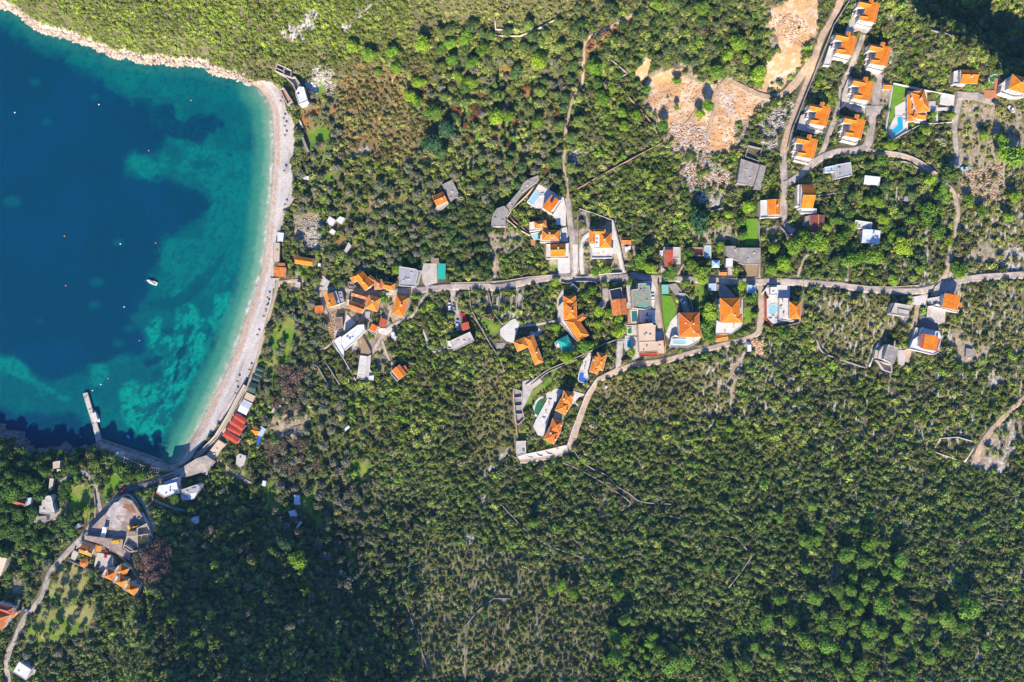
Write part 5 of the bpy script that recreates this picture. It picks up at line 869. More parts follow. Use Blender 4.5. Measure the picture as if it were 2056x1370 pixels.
# ================================================================ paved yards
for reg, pts, m, dz in [
  ('A',[(985,965),(980,890),(1085,830),(1090,1090),(960,1170),(915,1090)],'pave',.3),('A',[(1090,760),(1240,752),(1250,800),(1240,1010),(1090,1015)],'pave',.25),('A',[(1360,800),(1395,770),(1480,800),(1470,885),(1355,862)],'pave',.3),('A',[(1310,880),(1340,880),(1340,1030),(1310,1030)],'pave',.25),('A',[(1270,895),(1440,895),(1440,920),(1270,920)],'pave',.26),('A',[(1265,845),(1320,840),(1320,930),(1265,930)],'concl',.24),
  ('A',[(540,780),(600,640),(620,640),(590,800),(740,870),(730,950),(540,900)],'concl',.3),('A',[(200,960),(250,940),(250,1060),(400,1100),(385,1130),(165,1075)],'concl',.3),('A',[(740,880),(880,880),(850,960),(740,960)],'road',.22),('A',[(1725,750),(1830,750),(1830,830),(1720,815)],'pave_red',.3),('A',[(1810,650),(1870,655),(1850,750),(1810,745)],'pave_red',.32),
  ('A',[(1500,760),(1620,770),(1680,770),(1800,830),(1790,870),(1640,830),(1510,820)],'road',.3),('A',[(600,180),(680,130),(700,200),(780,220),(760,270),(600,250)],'concl',.3),
  ('C',[(100,385),(150,370),(150,470),(60,460)],'pave',.3),('C',[(95,650),(178,640),(188,870),(85,870)],'pave',.3),('C',[(205,625),(255,625),(245,860),(215,860)],'pave',.2),('C',[(530,520),(560,500),(620,700),(540,700)],'pave',.26),('C',[(268,350),(320,350),(355,480),(340,500)],'conc',.25),('C',[(1038,650),(1105,650),(1105,790),(1040,790)],'concl',.2),('C',[(1300,640),(1360,640),(1360,740),(1300,740)],'concl',.2),
  ('C',[(940,810),(965,750),(970,820),(1060,820),(1060,860),(940,860)],'concl',.18),('C',[(1640,800),(1765,795),(1760,890),(1650,890)],'wood',.15),('C',[(1500,820),(1535,820),(1535,880),(1500,880)],'concl',.2),
  ('E',[(1380,170),(1665,325),(1695,450),(1690,600),(1590,610),(1545,540),(1420,470),(1350,440),(1245,380)],'pave',.35),('E',[(1640,680),(1700,660),(1715,830),(1640,830)],'pave',.3),('E',[(30,1080),(215,1080),(215,1300),(80,1340),(50,1290)],'concl',.3),('E',[(1290,805),(1340,805),(1340,870),(1290,880)],'pave_red',.3),('E',[(1600,1020),(1730,1020),(1735,1200),(1600,1200)],'pave',.3),
  ('F',[(375,640),(460,730),(390,790),(330,800)],'pave',.25),('F',[(680,780),(770,780),(790,760),(840,790),(760,850),(690,830)],'pave',.28),('F',[(255,790),(330,800),(300,850),(245,860)],'concl',.2),('F',[(780,560),(830,540),(810,660),(755,660)],'wood_light',.3),('F',[(420,900),(470,870),(490,960),(440,1040),(420,980)],'concl',.2),('F',[(130,250),(200,310),(190,370),(110,350)],'concl',.2),('F',[(300,410),(345,410),(350,520),(320,540)],'conc',.2),
  ('D',[(610,430),(690,430),(690,510),(605,510)],'concl',.5),('D',[(590,510),(690,520),(700,680),(640,700),(580,600)],'concl',.4),('D',[(620,305),(700,305),(700,420),(605,420)],'redstone',.5),('D',[(700,310),(825,315),(830,420),(700,410)],'pave',.35),('D',[(820,480),(885,480),(890,560),(825,556)],'pave',.3),('D',[(600,120),(640,120),(640,305),(600,305)],'concl',.25),('D',[(700,100),(800,90),(825,140),(810,310),(795,300),(795,180),(750,112)],'pave',.25),
  ('D',[(1660,240),(1720,200),(1850,220),(1845,400),(1720,420),(1675,380)],'pave',.6),('D',[(1660,150),(1750,120),(1850,120),(1850,225),(1700,235)],'pave',.4),('D',[(1290,120),(1340,110),(1440,215),(1310,215)],'conc',.2),('D',[(920,120),(980,110),(1050,200),(1090,330),(1040,330),(1000,230)],'conc',.2),('D',[(1470,215),(1490,220),(1490,400),(1470,400)],'concl',.3),('D',[(940,400),(1002,330),(1002,500),(930,540),(900,500)],'pave',.3),
  ('L',[(310,690),(430,590),(480,570),(530,620),(500,740),(460,850),(380,830),(310,760)],'pave',.3),('L',[(270,850),(370,845),(370,910),(270,915)],'conc',.3),('L',[(960,340),(1030,230),(1040,310),(1030,420),(1045,580),(1000,620),(960,560)],'concl',.35),
  ('M',[(560,490),(640,500),(610,560),(520,700),(470,900),(440,960),(390,950),(345,860),(370,800),(480,600),(470,540)],'pave',.4),('M',[(830,220),(900,140),(925,150),(880,320),(890,400),(870,430),(790,400),(800,310)],'pave',.4),('M',[(740,515),(860,550),(790,580),(760,620),(800,665),(720,640)],'pave',.3),('M',[(565,700),(650,760),(640,800),(540,780)],'conc',.4),('M',[(275,1135),(640,1050),(690,1060),(620,1120),(420,1165),(210,1190),(190,1160)],'pave',.3),('M',[(240,420),(390,380),(440,420),(340,500),(290,600),(240,700),(240,500)],'concl',.35),('M',[(1160,30),(1230,20),(1215,230),(1150,330)],'concl',.2),
  ('N',[(1075,400),(1090,265),(1265,310),(1260,420),(1200,450)],'concl',.3),('N',[(1130,170),(1160,80),(1220,20),(1380,10),(1410,120),(1250,130),(1180,170)],'road',.25),('N',[(930,180),(1100,150),(1060,260),(940,250)],'pave',.22),('N',[(790,700),(880,700),(860,850),(800,840)],'concl',.2),('N',[(1010,330),(1090,390),(1200,450),(1180,520),(1010,490)],'asphalt',.2),
  ('G',[(980,600),(1200,385),(1300,420),(1440,640),(1340,760),(1210,800),(1110,790),(820,760)],'site',.25),('G',[(830,760),(1110,795),(1210,800),(1200,890),(1280,940),(1280,1010),(1180,960),(1000,850),(830,800)],'site',.2),('G',[(920,1060),(960,930),(1110,960),(1130,1000),(1060,1100),(1000,1120)],'concl',.22),('G',[(560,560),(600,540),(595,600),(480,620),(460,600)],'conc',.2),('K',[(225,350),(290,340),(280,425),(228,425)],'concl',.2),('G',[(350,540),(390,500),(390,545),(550,545),(600,480),(590,600),(350,570)],'conc',.16),
  ('I',[(90,1080),(200,1010),(290,980),(360,1030),(300,1130),(100,1180),(0,1180),(0,1120)],'road',.28),('K',[(170,720),(240,720),(250,790),(200,800)],'concl',.3)]:
    pad(reg, pts, m, dz)
pad('A', [(972,702),(1076,738),(1042,800),(1046,858),(1018,915),(988,905),(968,1000),(928,1025),(955,830)], 'lawn', .22, 'lawn')
pad('D', [(872,200),(945,208),(982,300),(958,400),(905,480),(878,420)], 'lawn', .2, 'lawn'); pad('C', [(1652,412),(1750,412),(1750,632),(1642,632)], 'lawn', .2, 'lawn')
# timber deck strip along the promenade, striped terrace
o = house('promenade_deck', 'long pale timber deck with railings between the shingle and the promenade', 'I', [('deck',[(180,1000),(370,800),(480,620),(560,470),(640,330),(662,345),(585,490),(505,640),(395,820),(205,1012)],1.2,M['wood_light'],{'par':.9,'wall':CL})], 'deck', maxw=0, occ=1)
house('striped_terrace', 'striped grey timber terrace tapering uphill from the long empty basin', 'F', [('deck',[(505,1050),(515,960),(520,880),(545,880),(610,1010),(612,1040),(575,1060)],1.2,M['wood'],{'par':0,'wall':CL})], 'terrace', maxw=0)
# ================================================================ pools
pool('angled turquoise pool beside the bright green lawn', 'A', [(1003,972),(1044,972),(1050,1075),(985,1122),(950,1085),(1005,1042)])
pool('small round green pool by the upper right villa', 'A', ell(1808,655,42,28,-.4), 'pool_green')
pool('long pale blue pool of the courtyard building', 'C', [(1312,642),(1350,642),(1350,730),(1312,730)], 'pool_pale')
pool('rectangular pool, half pale and half deep blue, on the white solar villa terrace', 'E', [(1345,250),(1397,290),(1312,402),(1257,370)], 'pool_pale')
pool('small pale blue pool wedged beside the middle stacked house', 'E', [(1297,745),(1395,722),(1392,800),(1330,802)], 'pool_pale')
pool('narrow empty white basin on the walled pool deck below the hamlet', 'F', [(490,1235),(510,1055),(565,1062),(548,1240)], 'white', 1.75)
pool('dark teal pool in a terracotta terrace, uppermost of the three beside the flat roofs', 'D', [(638,322),(682,320),(686,402),(642,404)], 'pool_dark', .65)
pool('small green pool, middle of the three beside the beige flat roofs', 'D', [(610,437),(640,437),(640,494),(610,494)], 'pool_green', .65)
pool('small bright blue pool, lowest of the three beside the beige flat roofs', 'D', [(602,542),(634,542),(635,604),(604,604)], 'pool', .6)
pool('pale basin on the rounded white terrace of the long roofed villa', 'D', [(958,540),(1050,540),(1053,572),(958,568)], 'pool_pale', 3.2)
pool('grey covered basin on the terrace above the orange road edge shed', 'D', [(1292,430),(1390,430),(1390,468),(1292,472)], 'roof_grey', 3.4)
pool('pale turquoise free form pool on the white terrace beside the red hedge', 'D', [(1688,340),(1685,300),(1705,275),(1740,270),(1760,290),(1750,325),(1725,345)], 'pool_pale', .75)
pool('large oval green pool of the twin villa estate', 'M', ell(415,670,88,48,-1.17,28), 'pool_green', .8, rim=1.1)
pool('kidney shaped navy pool below the single cross roofed villa', 'M', [(790,400),(800,340),(825,325),(845,345),(840,375),(875,400),(870,425),(840,432),(800,420)], 'pool_navy', .6)
pool('narrow green rectangular pool bay in the lower left of the villa estate', 'A', [(1,1),(2,1),(2,2)], 'pool_green') if False else None
# ================================================================ walls
wallrun('long straight grey wall dividing the dirt track from the villas', 'A', [(640,-60),(600,10),(480,200),(360,500),(240,800),(130,1080),(90,1250)], 1.8, .5, 'conc')
wallrun('white plastered wall around the lawn of the big villa', 'A', [(1085,1090),(960,1170),(935,1165),(910,1085),(970,690),(1240,750),(1480,795)], 1.6, .4, 'white')
wallrun('white wall running down to the right below the turquoise pool', 'A', [(960,1172),(1040,1120),(1180,1045)], 1.2, .4, 'white')
wallrun('white wall at the foot of the formal garden', 'A', [(1090,1010),(1300,1030),(1460,1015),(1475,900)], 1.0, .4, 'white')
wallrun('curved stone wall above the orchard lane', 'B', [(900,10),(1050,35),(1200,95),(1340,200)], 1.0, .6, 'stone', sm_=True)
wallrun('curved stone wall below the orchard lane', 'B', [(955,100),(1080,105),(1200,170),(1330,260)], .9, .5, 'stone', sm_=True)
wallrun('stone wall edging the orchard left of the two tone roofed house', 'B', [(340,385),(500,362),(638,348)], 1.1, .45, 'stone')
wallrun('stone retaining wall along the north edge of the road near the right junction', 'B', [(1500,1068),(1700,1040),(2056,1018)], 1.2, .6, 'stone')
wallrun('pale wall along the north edge of the road below the pine orchard', 'B', [(600,1120),(760,1140),(950,1145),(1190,1130)], 1.0, .5, 'stone')
wallrun('reddish wall crossing the dense scrub diagonally towards the rubble field', 'R', [(905,1030),(760,1105),(600,1190),(400,1300),(285,1368)], 1.6, .55, 'redstone')
wallrun('dark reddish wall curving along the west side of the quarry', 'R', [(570,575),(640,680),(760,810),(830,900),(865,965)], 1.5, .5, 'redstone', sm_=True)
wallrun('short grey wall above the west side of the quarry', 'R', [(530,430),(590,480),(650,530),(615,550)], 1.2, .5, 'stone')
wallrun('stone wall of the triangular villa plot, left side along the dirt driveway', 'C', [(252,320),(250,560),(255,840)], 1.4, .4, 'stone')
wallrun('stone wall of the triangular villa plot, along its upper right', 'C', [(262,325),(400,370),(545,425),(600,640),(645,862)], 1.6, .45, 'stone')
wallrun('pale wall along the north edge of the road west of the villa driveway', 'E', [(370,1300),(800,1290),(1000,1275),(1250,1235),(1450,1215),(1750,1205)], 1.1, .5, 'stone')
wallrun('low white wall below the two driveways of the triangular plot', 'C', [(340,880),(450,872),(620,862)], 1.1, .5, 'white')
wallrun('pale fence wall of the modern building garden', 'E', [(1330,190),(1240,300),(1060,470),(1010,570),(1140,680),(1280,760)], 1.6, .45, 'cream')
wallrun('orange terrace edge inside the modern building garden', 'E', [(1050,530),(1100,600),(1180,660),(1280,745)], .8, .6, 'redstone')
wallrun('long double stone wall rising diagonally from the twin villa estate, upper course', 'D', [(-170,890),(0,770),(130,715),(300,640),(430,575),(530,538)], 1.8, .6, 'stone')
wallrun('long double stone wall rising diagonally from the twin villa estate, lower course', 'D', [(-130,890),(0,790),(150,725),(280,665),(350,620)], 1.2, .5, 'stone')
wallrun('stone wall closing the grassy plot beside the cross roofed villa', 'D', [(525,560),(520,760),(440,800),(375,835)], 1.4, .45, 'stone')
wallrun('dotted pale wall following the inner edge of the estate lane', 'M', [(975,385),(910,480),(860,560),(790,740),(730,900),(685,1040)], 1.1, .45, 'white', sm_=True)
wallrun('west wall of the twin villa estate', 'M', [(145,490),(165,700),(180,850),(195,1005),(300,1010)], 1.6, .6, 'redstone')
wallrun('stepped south wall of the twin villa estate', 'M', [(280,1135),(480,1095),(680,1045)], 1.2, .6, 'cream')
for i, p in enumerate([[(285,1140),(300,1165),(340,1175)],[(375,1120),(395,1150),(435,1160)],[(465,1105),(490,1135),(535,1140)]]):
    wallrun(['first','second','third'][i] + ' curved bay divider from the left in the parking of the twin villa estate', 'M', p, .8, .5, 'white', sm_=True)
wallrun('stone wall descending from the estate lane through the lower scrub', 'T', [(905,5),(950,70),(1010,115),(1100,160),(1160,220),(1240,270),(1310,315),(1480,328)], 1.1, .5, 'stone', sm_=True)
wallrun('shorter stone wall parallel to the estate wall in the lower scrub', 'T', [(840,85),(930,120),(1060,190),(1150,250),(1240,320),(1190,365)], 1.0, .5, 'stone', sm_=True)
wallrun('broken stone wall curving down the middle of the southern scrub', 'T', [(485,330),(550,400),(640,490),(740,560),(900,620),(1010,660)], .9, .45, 'stone', sm_=True)
wallrun('pale stone wall running straight down the lower southern scrub', 'T', [(540,882),(440,880),(340,960),(275,1040),(272,1200),(275,1370)], .7, .4, 'stone')
wallrun('stone wall in the scrub left of the white stony slope', 'S', [(1640,670),(1530,710),(1550,870),(1600,1030),(1690,1300)], .7, .4, 'stone')
wallrun('short stone wall in the right part of the southern scrub', 'T', [(1450,395),(1560,415),(1650,450)], .8, .45, 'stone')
wallrun('pale wall of an overgrown square enclosure in the lower right scrub', 'U', [(1242,214),(1120,172),(1155,105),(1250,98),(1325,120)], 1.4, .4, 'cream')
wallrun('detached pale wall at the right of the overgrown enclosure', 'U', [(1285,228),(1338,145)], 1.6, .6, 'cream')
wallrun('stone wall bending through the left of the lower right scrub', 'U', [(0,605),(100,620),(135,660),(182,712),(130,790),(60,880)], .9, .5, 'stone')
wallrun('stone wall winding through the right of the pine stand', 'U', [(1190,755),(1235,800),(1220,850),(1340,905),(1440,940),(1540,948)], .8, .45, 'stone', sm_=True)
wallrun('short stone wall fragment left of the pine stand', 'U', [(230,750),(310,785),(395,825)], .8, .4, 'stone')
wallrun('low stone wall curving through the scrub left of the unfinished house', 'N', [(0,590),(60,720),(200,780),(350,830),(480,875)], 1.0, .8, 'stone', sm_=True)
wallrun('white boundary wall descending left of the unfinished house', 'N', [(610,630),(570,720),(520,865)], 1.5, .4, 'white')
wallrun('curved white wall below the angular white building', 'F', [(240,940),(330,1060),(410,1200),(465,1300)], 1.4, .4, 'white')
wallrun('grey stone wall bending through the gardens east of the car park driveway', 'F', [(1580,400),(1590,560),(1640,680),(1761,900)], 1.3, .5, 'stone', sm_=True)
wallrun('stone wall from the garden path down the scrub to the long angled villa garden', 'L', [(0,550),(100,680),(190,850),(310,1040),(360,1180)], 1.2, .5, 'stone', sm_=True)
wallrun('curved stone wall of the gardens left of the round paved yard', 'L', [(175,255),(200,380),(240,510),(340,640)], 1.3, .5, 'stone', sm_=True)
wallrun('short walls of a roofless plot in the dark grove below the white building, left side', 'F', [(110,1105),(70,1125),(190,1340)], 1.8, .5, 'stone')
wallrun('short walls of a roofless plot in the dark grove below the white building, right side', 'F', [(165,1110),(300,1330)], 1.6, .5, 'stone')
wallrun('low wall of the garden west of the square lawn among the northern trees', 'Q', [(1205,240),(1310,258)], 1.2, .5, 'redstone')
wallrun('terrace wall curving under the northern hill garden', 'Q', [(1565,130),(1570,258),(1740,260),(1850,220),(2000,140)], 1.3, .6, 'cream')
wallrun('inner terrace wall of the northern hill garden', 'Q', [(1570,210),(1640,215)], 1.0, .5, 'cream')
wallrun('white curved kerb wall at the tip of the fenced construction site', 'G', [(1060,510),(1140,420),(1190,380),(1260,365),(1320,430),(1380,530),(1450,650)], 1.5, .55, 'white', sm_=True)
wallrun('wall edging the construction site down to its lower corner', 'G', [(1450,655),(1500,780),(1420,895),(1270,930),(1205,885)], 1.2, .4, 'conc')
wallrun('stone wall between the cottages and the bright meadow', 'G', [(680,1010),(800,1060),(950,1140),(1010,1165)], 1.4, .5, 'stone')
wallrun('stone wall curving around the little meadow above the coast lane', 'G', [(920,330),(935,470),(930,590)], 1.1, .5, 'stone', sm_=True)
wallrun('curved stone wall left of the little meadow', 'G', [(655,400),(640,520),(680,640),(725,690)], 1.1, .4, 'stone', sm_=True)
wallrun('curved road wall right of the fenced construction site', 'G', [(1310,1000),(1350,1120),(1400,1240),(1450,1290)], 1.2, .5, 'stone', sm_=True)
wallrun('wall around the pyramid roofed cottages', 'G', [(1170,960),(1290,1080),(1390,1260),(1350,1365)], 1.2, .4, 'stone')
wallrun('garden wall curving round the garden of the long angled villa', 'D', [(100,100),(160,110),(220,95),(360,100),(400,140),(405,200)], 1.3, .5, 'stone', sm_=True)
wallrun('brown timber fence wall beside the narrow concrete lane', 'D', [(845,95),(852,240),(880,420),(900,600)], 1.6, .6, 'wood', name='fence', cat='fence')
wallrun('white garden wall right of the square pyramid roofed villa', 'D', [(1960,140),(1925,410),(1800,440),(1730,445)], 1.3, .4, 'stone')
wallrun('white wall along the front of the white pool villa', 'D', [(1640,190),(1680,130),(1780,125)], 1.2, .4, 'white')
wallrun('curved grey garden wall between the lawn and the long roofed villa', 'D', [(1000,185),(1060,195),(1100,260),(1110,330)], 1.1, .4, 'stone', sm_=True)
wallrun('stone wall closing the rubble plots above the wide grey ruin', 'C', [(1360,350),(1440,325),(1580,300)], 1.2, .5, 'stone')
wallrun('stone wall between the bright green plot and the lane house yard', 'C', [(1757,410),(1765,640)], 1.2, .4, 'stone')
wallrun('stone wall closing the foot of the rubble plot by the lane end', 'C', [(1935,470),(1995,540),(1990,640)], 1.2, .5, 'stone')
wallrun('stone wall from the wide grey ruin down to the road', 'C', [(1770,650),(1765,900)], 1.2, .4, 'stone')
wallrun('long low wall on the hill edge above the dark upper right slope', 'A', [(1280,250),(1400,275),(1480,310)], .9, .6, 'stone')
wallrun('low curb wall at the back of the shingle below the orange beach house', 'K', [(215,740),(205,830),(180,930),(135,1070),(110,1170)], .8, .4, 'stone', sm_=True)
# red hedge
wallrun('clipped red leaved hedge along the white pool terrace', 'D', [(1665,190),(1668,380),(1720,440)], 1.1, .9, 'tile_red', name='hedge', cat='hedge')
# terrace walls of stripy gardens
for i in range(6):
    wallrun('low dry stone terrace wall in the garden west of the round paved yard', 'L', [(230 + 70 * i, 290 + 10 * (i % 3)), (225 + 68 * i, 400), (240 + 64 * i, 500 + 12 * i)], .6, .5, 'stone', group='dry stone terrace walls of the road garden', sm_=True)
# ================================================================ vehicles and boats
def car(label, reg, a, b, m, kind='car', z0=.0):
    """a = nose, b = tail in the survey sheet"""
    p, q = P(*z(reg, a), .7), P(*z(reg, b), .7); c = (p + q) / 2; mu, mv = z(reg, ((a[0] + b[0]) / 2, (a[1] + b[1]) / 2)); zb = surf(mu, mv, .7) + .05; zb += 0 if zb > ground(c.x, c.y) + .15 else .13; ang = math.atan2(p.y - q.y, p.x - q.x)
    fill(OCC, ell(*z(reg, ((a[0] + b[0]) / 2, (a[1] + b[1]) / 2)), 9, 9), 1)
    name = {'car': 'parked_car', 'truck': 'parked_truck', 'van': 'parked_van'}[kind]; root = empty(name, (c.x, c.y, zb), ang); tag(root, label, kind if kind != 'car' else 'car')
    key = kind + m
    if key not in CARS:
        L_, Wd, Hh = {'car': (4.3, 1.8, 1.45), 'truck': (6.0, 2.3, 2.6), 'van': (5.2, 2.0, 2.2)}[kind]; pr = []
        def loft(secs, mt, nm):
            mb = MB(); n = len(secs[0]); b0 = 0
            for s_ in secs: mb.v += s_
            for i in range(len(secs) - 1):
                for k in range(n): j = (k + 1) % n; mb.f.append([i * n + k, (i + 1) * n + k, (i + 1) * n + j, i * n + j][::-1])
            mb.f.append(list(range(n))); mb.f.append([(len(secs) - 1) * n + k for k in range(n)][::-1]); pr.append((nm, mb.mesh(nm, mt), None)); return mb
        def sec(x, w0, z0_, z1, w1): return [(x, -w0, z0_), (x, w0, z0_), (x, w0, z0_ + (z1 - z0_) * .55), (x, w1, z1), (x, -w1, z1), (x, -w0, z0_ + (z1 - z0_) * .55)]
        h2 = Wd / 2; paint = M[m]
        if kind == 'car':
            loft([sec(-L_/2, h2*.82, .35, .72, h2*.7), sec(-L_/2+.25, h2, .25, .92, h2*.86), sec(-.5, h2, .22, .98, h2*.9), sec(.8, h2, .22, .93, h2*.9), sec(L_/2-.4, h2*.97, .25, .78, h2*.8), sec(L_/2, h2*.78, .35, .6, h2*.62)], paint, 'body')
            loft([sec(-1.75, h2*.80, .90, .97, h2*.7), sec(-1.3, h2*.84, .92, 1.38, h2*.66), sec(.2, h2*.85, .92, 1.42, h2*.68), sec(1.05, h2*.84, .90, .96, h2*.74)], M['glass'], 'window')
            loft([sec(-1.2, h2*.66, 1.37, 1.43, h2*.6), sec(.12, h2*.67, 1.40, 1.46, h2*.6)], paint, 'roof')
        elif kind == 'van':
            loft([sec(-L_/2, h2, .3, 2.1, h2*.9), sec(L_/2-1.6, h2, .3, 2.15, h2*.9), sec(L_/2-.7, h2, .3, 1.35, h2*.9), sec(L_/2, h2*.9, .35, .9, h2*.8)], paint, 'body')
            loft([sec(L_/2-1.55, h2*.86, 1.9, 2.0, h2*.8), sec(L_/2-.85, h2*.84, 1.3, 1.42, h2*.8)], M['glass'], 'window')
        else:
            pr.append(('cab', MB().box((2.2, 0, 1.3), (1.5, 2.1, 2.0)).mesh('cab', paint), None)); pr.append(('window', MB().box((2.97, 0, 1.7), (.06, 1.8, .7)).mesh('window', M['glass']), None))
            b_ = MB().box((-.7, 0, .95), (4.0, 2.2, .2)); b_.box((-.7, 1.08, 1.3), (4.0, .08, .6)); b_.box((-.7, -1.08, 1.3), (4.0, .08, .6)); b_.box((-2.68, 0, 1.3), (.08, 2.2, .6)); pr.append(('cargo_bed', b_.mesh('cargo_bed', paint), None))
            pr.append(('chassis', MB().box((0, 0, .65), (5.6, 1.0, .25)).mesh('chassis', M['darkmetal']), None))
        wh = MB().tube((0, -.11, 0), (0, .11, 0), .33, .33, 14).mesh('tyre', M['rubber']); ri = MB().tube((0, -.12, 0), (0, .12, 0), .18, .18, 10).mesh('rim', M['metal'])
        for sx_ in (-1, 1):
            for sy_ in (-1, 1): pr.append(('wheel', wh, (sx_ * L_ * .31, sy_ * (h2 - .10), .33))); 
        li = MB().box((0, 0, 0), (.08, .34, .16)).mesh('headlight', M['white'])
        for sy_ in (-1, 1): pr.append(('headlight', li, (L_ / 2 - (.16 if kind == 'car' else .04), sy_ * h2 * .6, .62)))
        CARS[key] = (pr, ri)
    pr, ri = CARS[key]
    for nm, me, loc in pr:
        o = link(bpy.data.objects.new(nm, me), root)
        if loc: o.location = loc
        if nm == 'wheel': link(bpy.data.objects.new('rim', ri), o)
    return root
CARS = {}
car('dark car on the paved turning place, left of the white car near the right edge', 'A', (1843,872), (1797,838), 'car_dark')
car('white car parked in the grass near the right edge, beside the dark one', 'A', (1925,884), (1975,932), 'car_white')
car('pale blue car on the stony ground where the right lanes meet', 'B', (1540,160), (1586,158), 'car_blue')
car('white van standing on the bare slope below the bend of the estate lane', 'D', (1530,562), (1536,628), 'car_white', 'van')
car('white car, left of the two in the upper bay of the car park driveway', 'F', (1382,536), (1384,590), 'car_white')
car('grey car, right of the two in the upper bay of the car park driveway', 'F', (1424,546), (1426,600), 'car_grey')
car('silver blue car alone on the lower part of the car park driveway', 'F', (1460,705), (1456,765), 'car_blue')
car('red lorry beside the terracotta square roof at the car park driveway', 'F', (1518,655), (1540,712), 'car_red', 'truck')
car('red car on the cottages forecourt', 'G', (1046,922), (1038,966), 'car_red')
car('dark car beside the wall of the cottages forecourt', 'G', (968,1045), (954,1088), 'car_dark')
car('white van on the open yard of the construction site', 'G', (1082,672), (1066,732), 'car_white', 'truck')
car('dark red car on the coast lane bend above the construction site', 'G', (1225,308), (1200,335), 'car_red')
car('silver car at the gate of the house cut off by the left edge', 'H', (245,618), (285,636), 'car_grey')
car('small blue car in the yard behind the navy roofed veranda of the beige flats', 'D', (745,345), (785,350), 'car_blue')
car('white car in the paved yard north of the lawn villa, under the peeling green roof', 'D', (800,198), (802,235), 'car_white')
car('grey car standing in the yard between the teal pool and the beige flats', 'D', (745,398), (785,396), 'car_grey')
car('white car near the beige flats beside the narrow lane', 'D', (812,412), (815,448), 'car_white')
car('white car in the curved yard above the long roofed villa', 'D', (1020,240), (1048,265), 'car_white')
def hullmesh(L_, Wd, Hh, m, name):
    secs = []; mb = MB(); n = 7
    for t in [i / 9 for i in range(10)]:
        wv_ = Wd / 2 * (1 - max(0, (t - .45) / .55) ** 2.2) * (.88 + .12 * min(1, t * 4)); wv_ = max(wv_, .03); x = -L_ / 2 + L_ * t; rise = .25 * Hh * t * t
        secs.append([(x, -wv_, Hh + rise), (x, -wv_ * .85, Hh * .35), (x, 0, rise * 1.6 - .25), (x, wv_ * .85, Hh * .35), (x, wv_, Hh + rise), (x, wv_ * .75, Hh + rise - .05), (x, -wv_ * .75, Hh + rise - .05)])
    for s_ in secs: mb.v += s_
    for i in range(9):
        for k in range(7): j = (k + 1) % 7; mb.f.append([i * 7 + k, i * 7 + j, (i + 1) * 7 + j, (i + 1) * 7 + k][::-1])
    mb.f.append(list(range(7))); mb.f.append([63 + k for k in range(7)][::-1]); return mb.mesh(name, m)
def boat(label, reg, bow, stern, Wd, style):
    p, q = PZ(*z(reg, bow), .4), PZ(*z(reg, stern), .4); c = (p + q) / 2; L_ = (p - q).length; root = empty('boat', (c.x, c.y, 0), math.atan2(p.y - q.y, p.x - q.x)); tag(root, label, 'boat')
    def add(nm, me, par=None): return link(bpy.data.objects.new(nm, me), par or root)
    add('hull', hullmesh(L_, Wd, .8, M['blue_hull'] if style == 'blue' else M['hull'], 'hull'))
    if style == 'ferry':
        add('cabin', MB().box((-.2, 0, 1.5), (L_ * .62, Wd * .72, 1.3)).mesh('cabin', M['hull'])); add('roof', MB().box((-.2, 0, 2.22), (L_ * .70, Wd * .86, .14)).mesh('roof', M['white'])); g = MB()
        for s_ in (-1, 1): g.box((-.2, s_ * Wd * .365, 1.6), (L_ * .55, .04, .6))
        add('window', g.mesh('window', M['glass']))
    elif style == 'sail':
        add('cabin', MB().box((.2, 0, 1.05), (L_ * .35, Wd * .5, .45)).mesh('cabin', M['white'])); add('cockpit', MB().box((-L_ * .28, 0, .86), (L_ * .26, Wd * .5, .1)).mesh('cockpit', M['wood']))
        add('mast', MB().tube((.5, 0, .8), (.5, 0, 8), .06, .04, 6).mesh('mast', M['metal'])); add('boom', MB().tube((.5, 0, 1.9), (-L_ * .4, 0, 1.9), .07, .06, 6).mesh('boom', M['white']))
        add('windscreen', MB().box((-L_*.1, 0, 1.35), (.1, Wd * .45, .25)).mesh('windscreen', M['glass']))
    else:
        add('thwart', MB().box((0, 0, .7), (.35, Wd * .7, .06)).mesh('thwart', M['white'])); add('outboard_motor', MB().box((-L_ / 2 - .1, 0, .75), (.35, .3, .6)).mesh('outboard_motor', M['darkmetal'])); add('deck', MB().box((L_*.1, 0, .78), (L_ * .3, Wd * .45, .08)).mesh('deck', M['white']))
boat('white motor cruiser moored alone in deep water in the middle of the bay', 'P', (843,237), (900,260), 2.1, 'sail')
boat('white covered boat moored against the east side of the narrow jetty', 'V', (868,295), (898,402), 3.2, 'ferry')
boat('small blue and white dinghy floating off the quay', 'V', (1165,512), (1190,552), 1.6, 'blue')
boat('small upturned white boat in the brown thicket clearing', 'I', (1060,868), (1082,896), 1.3, 'row')
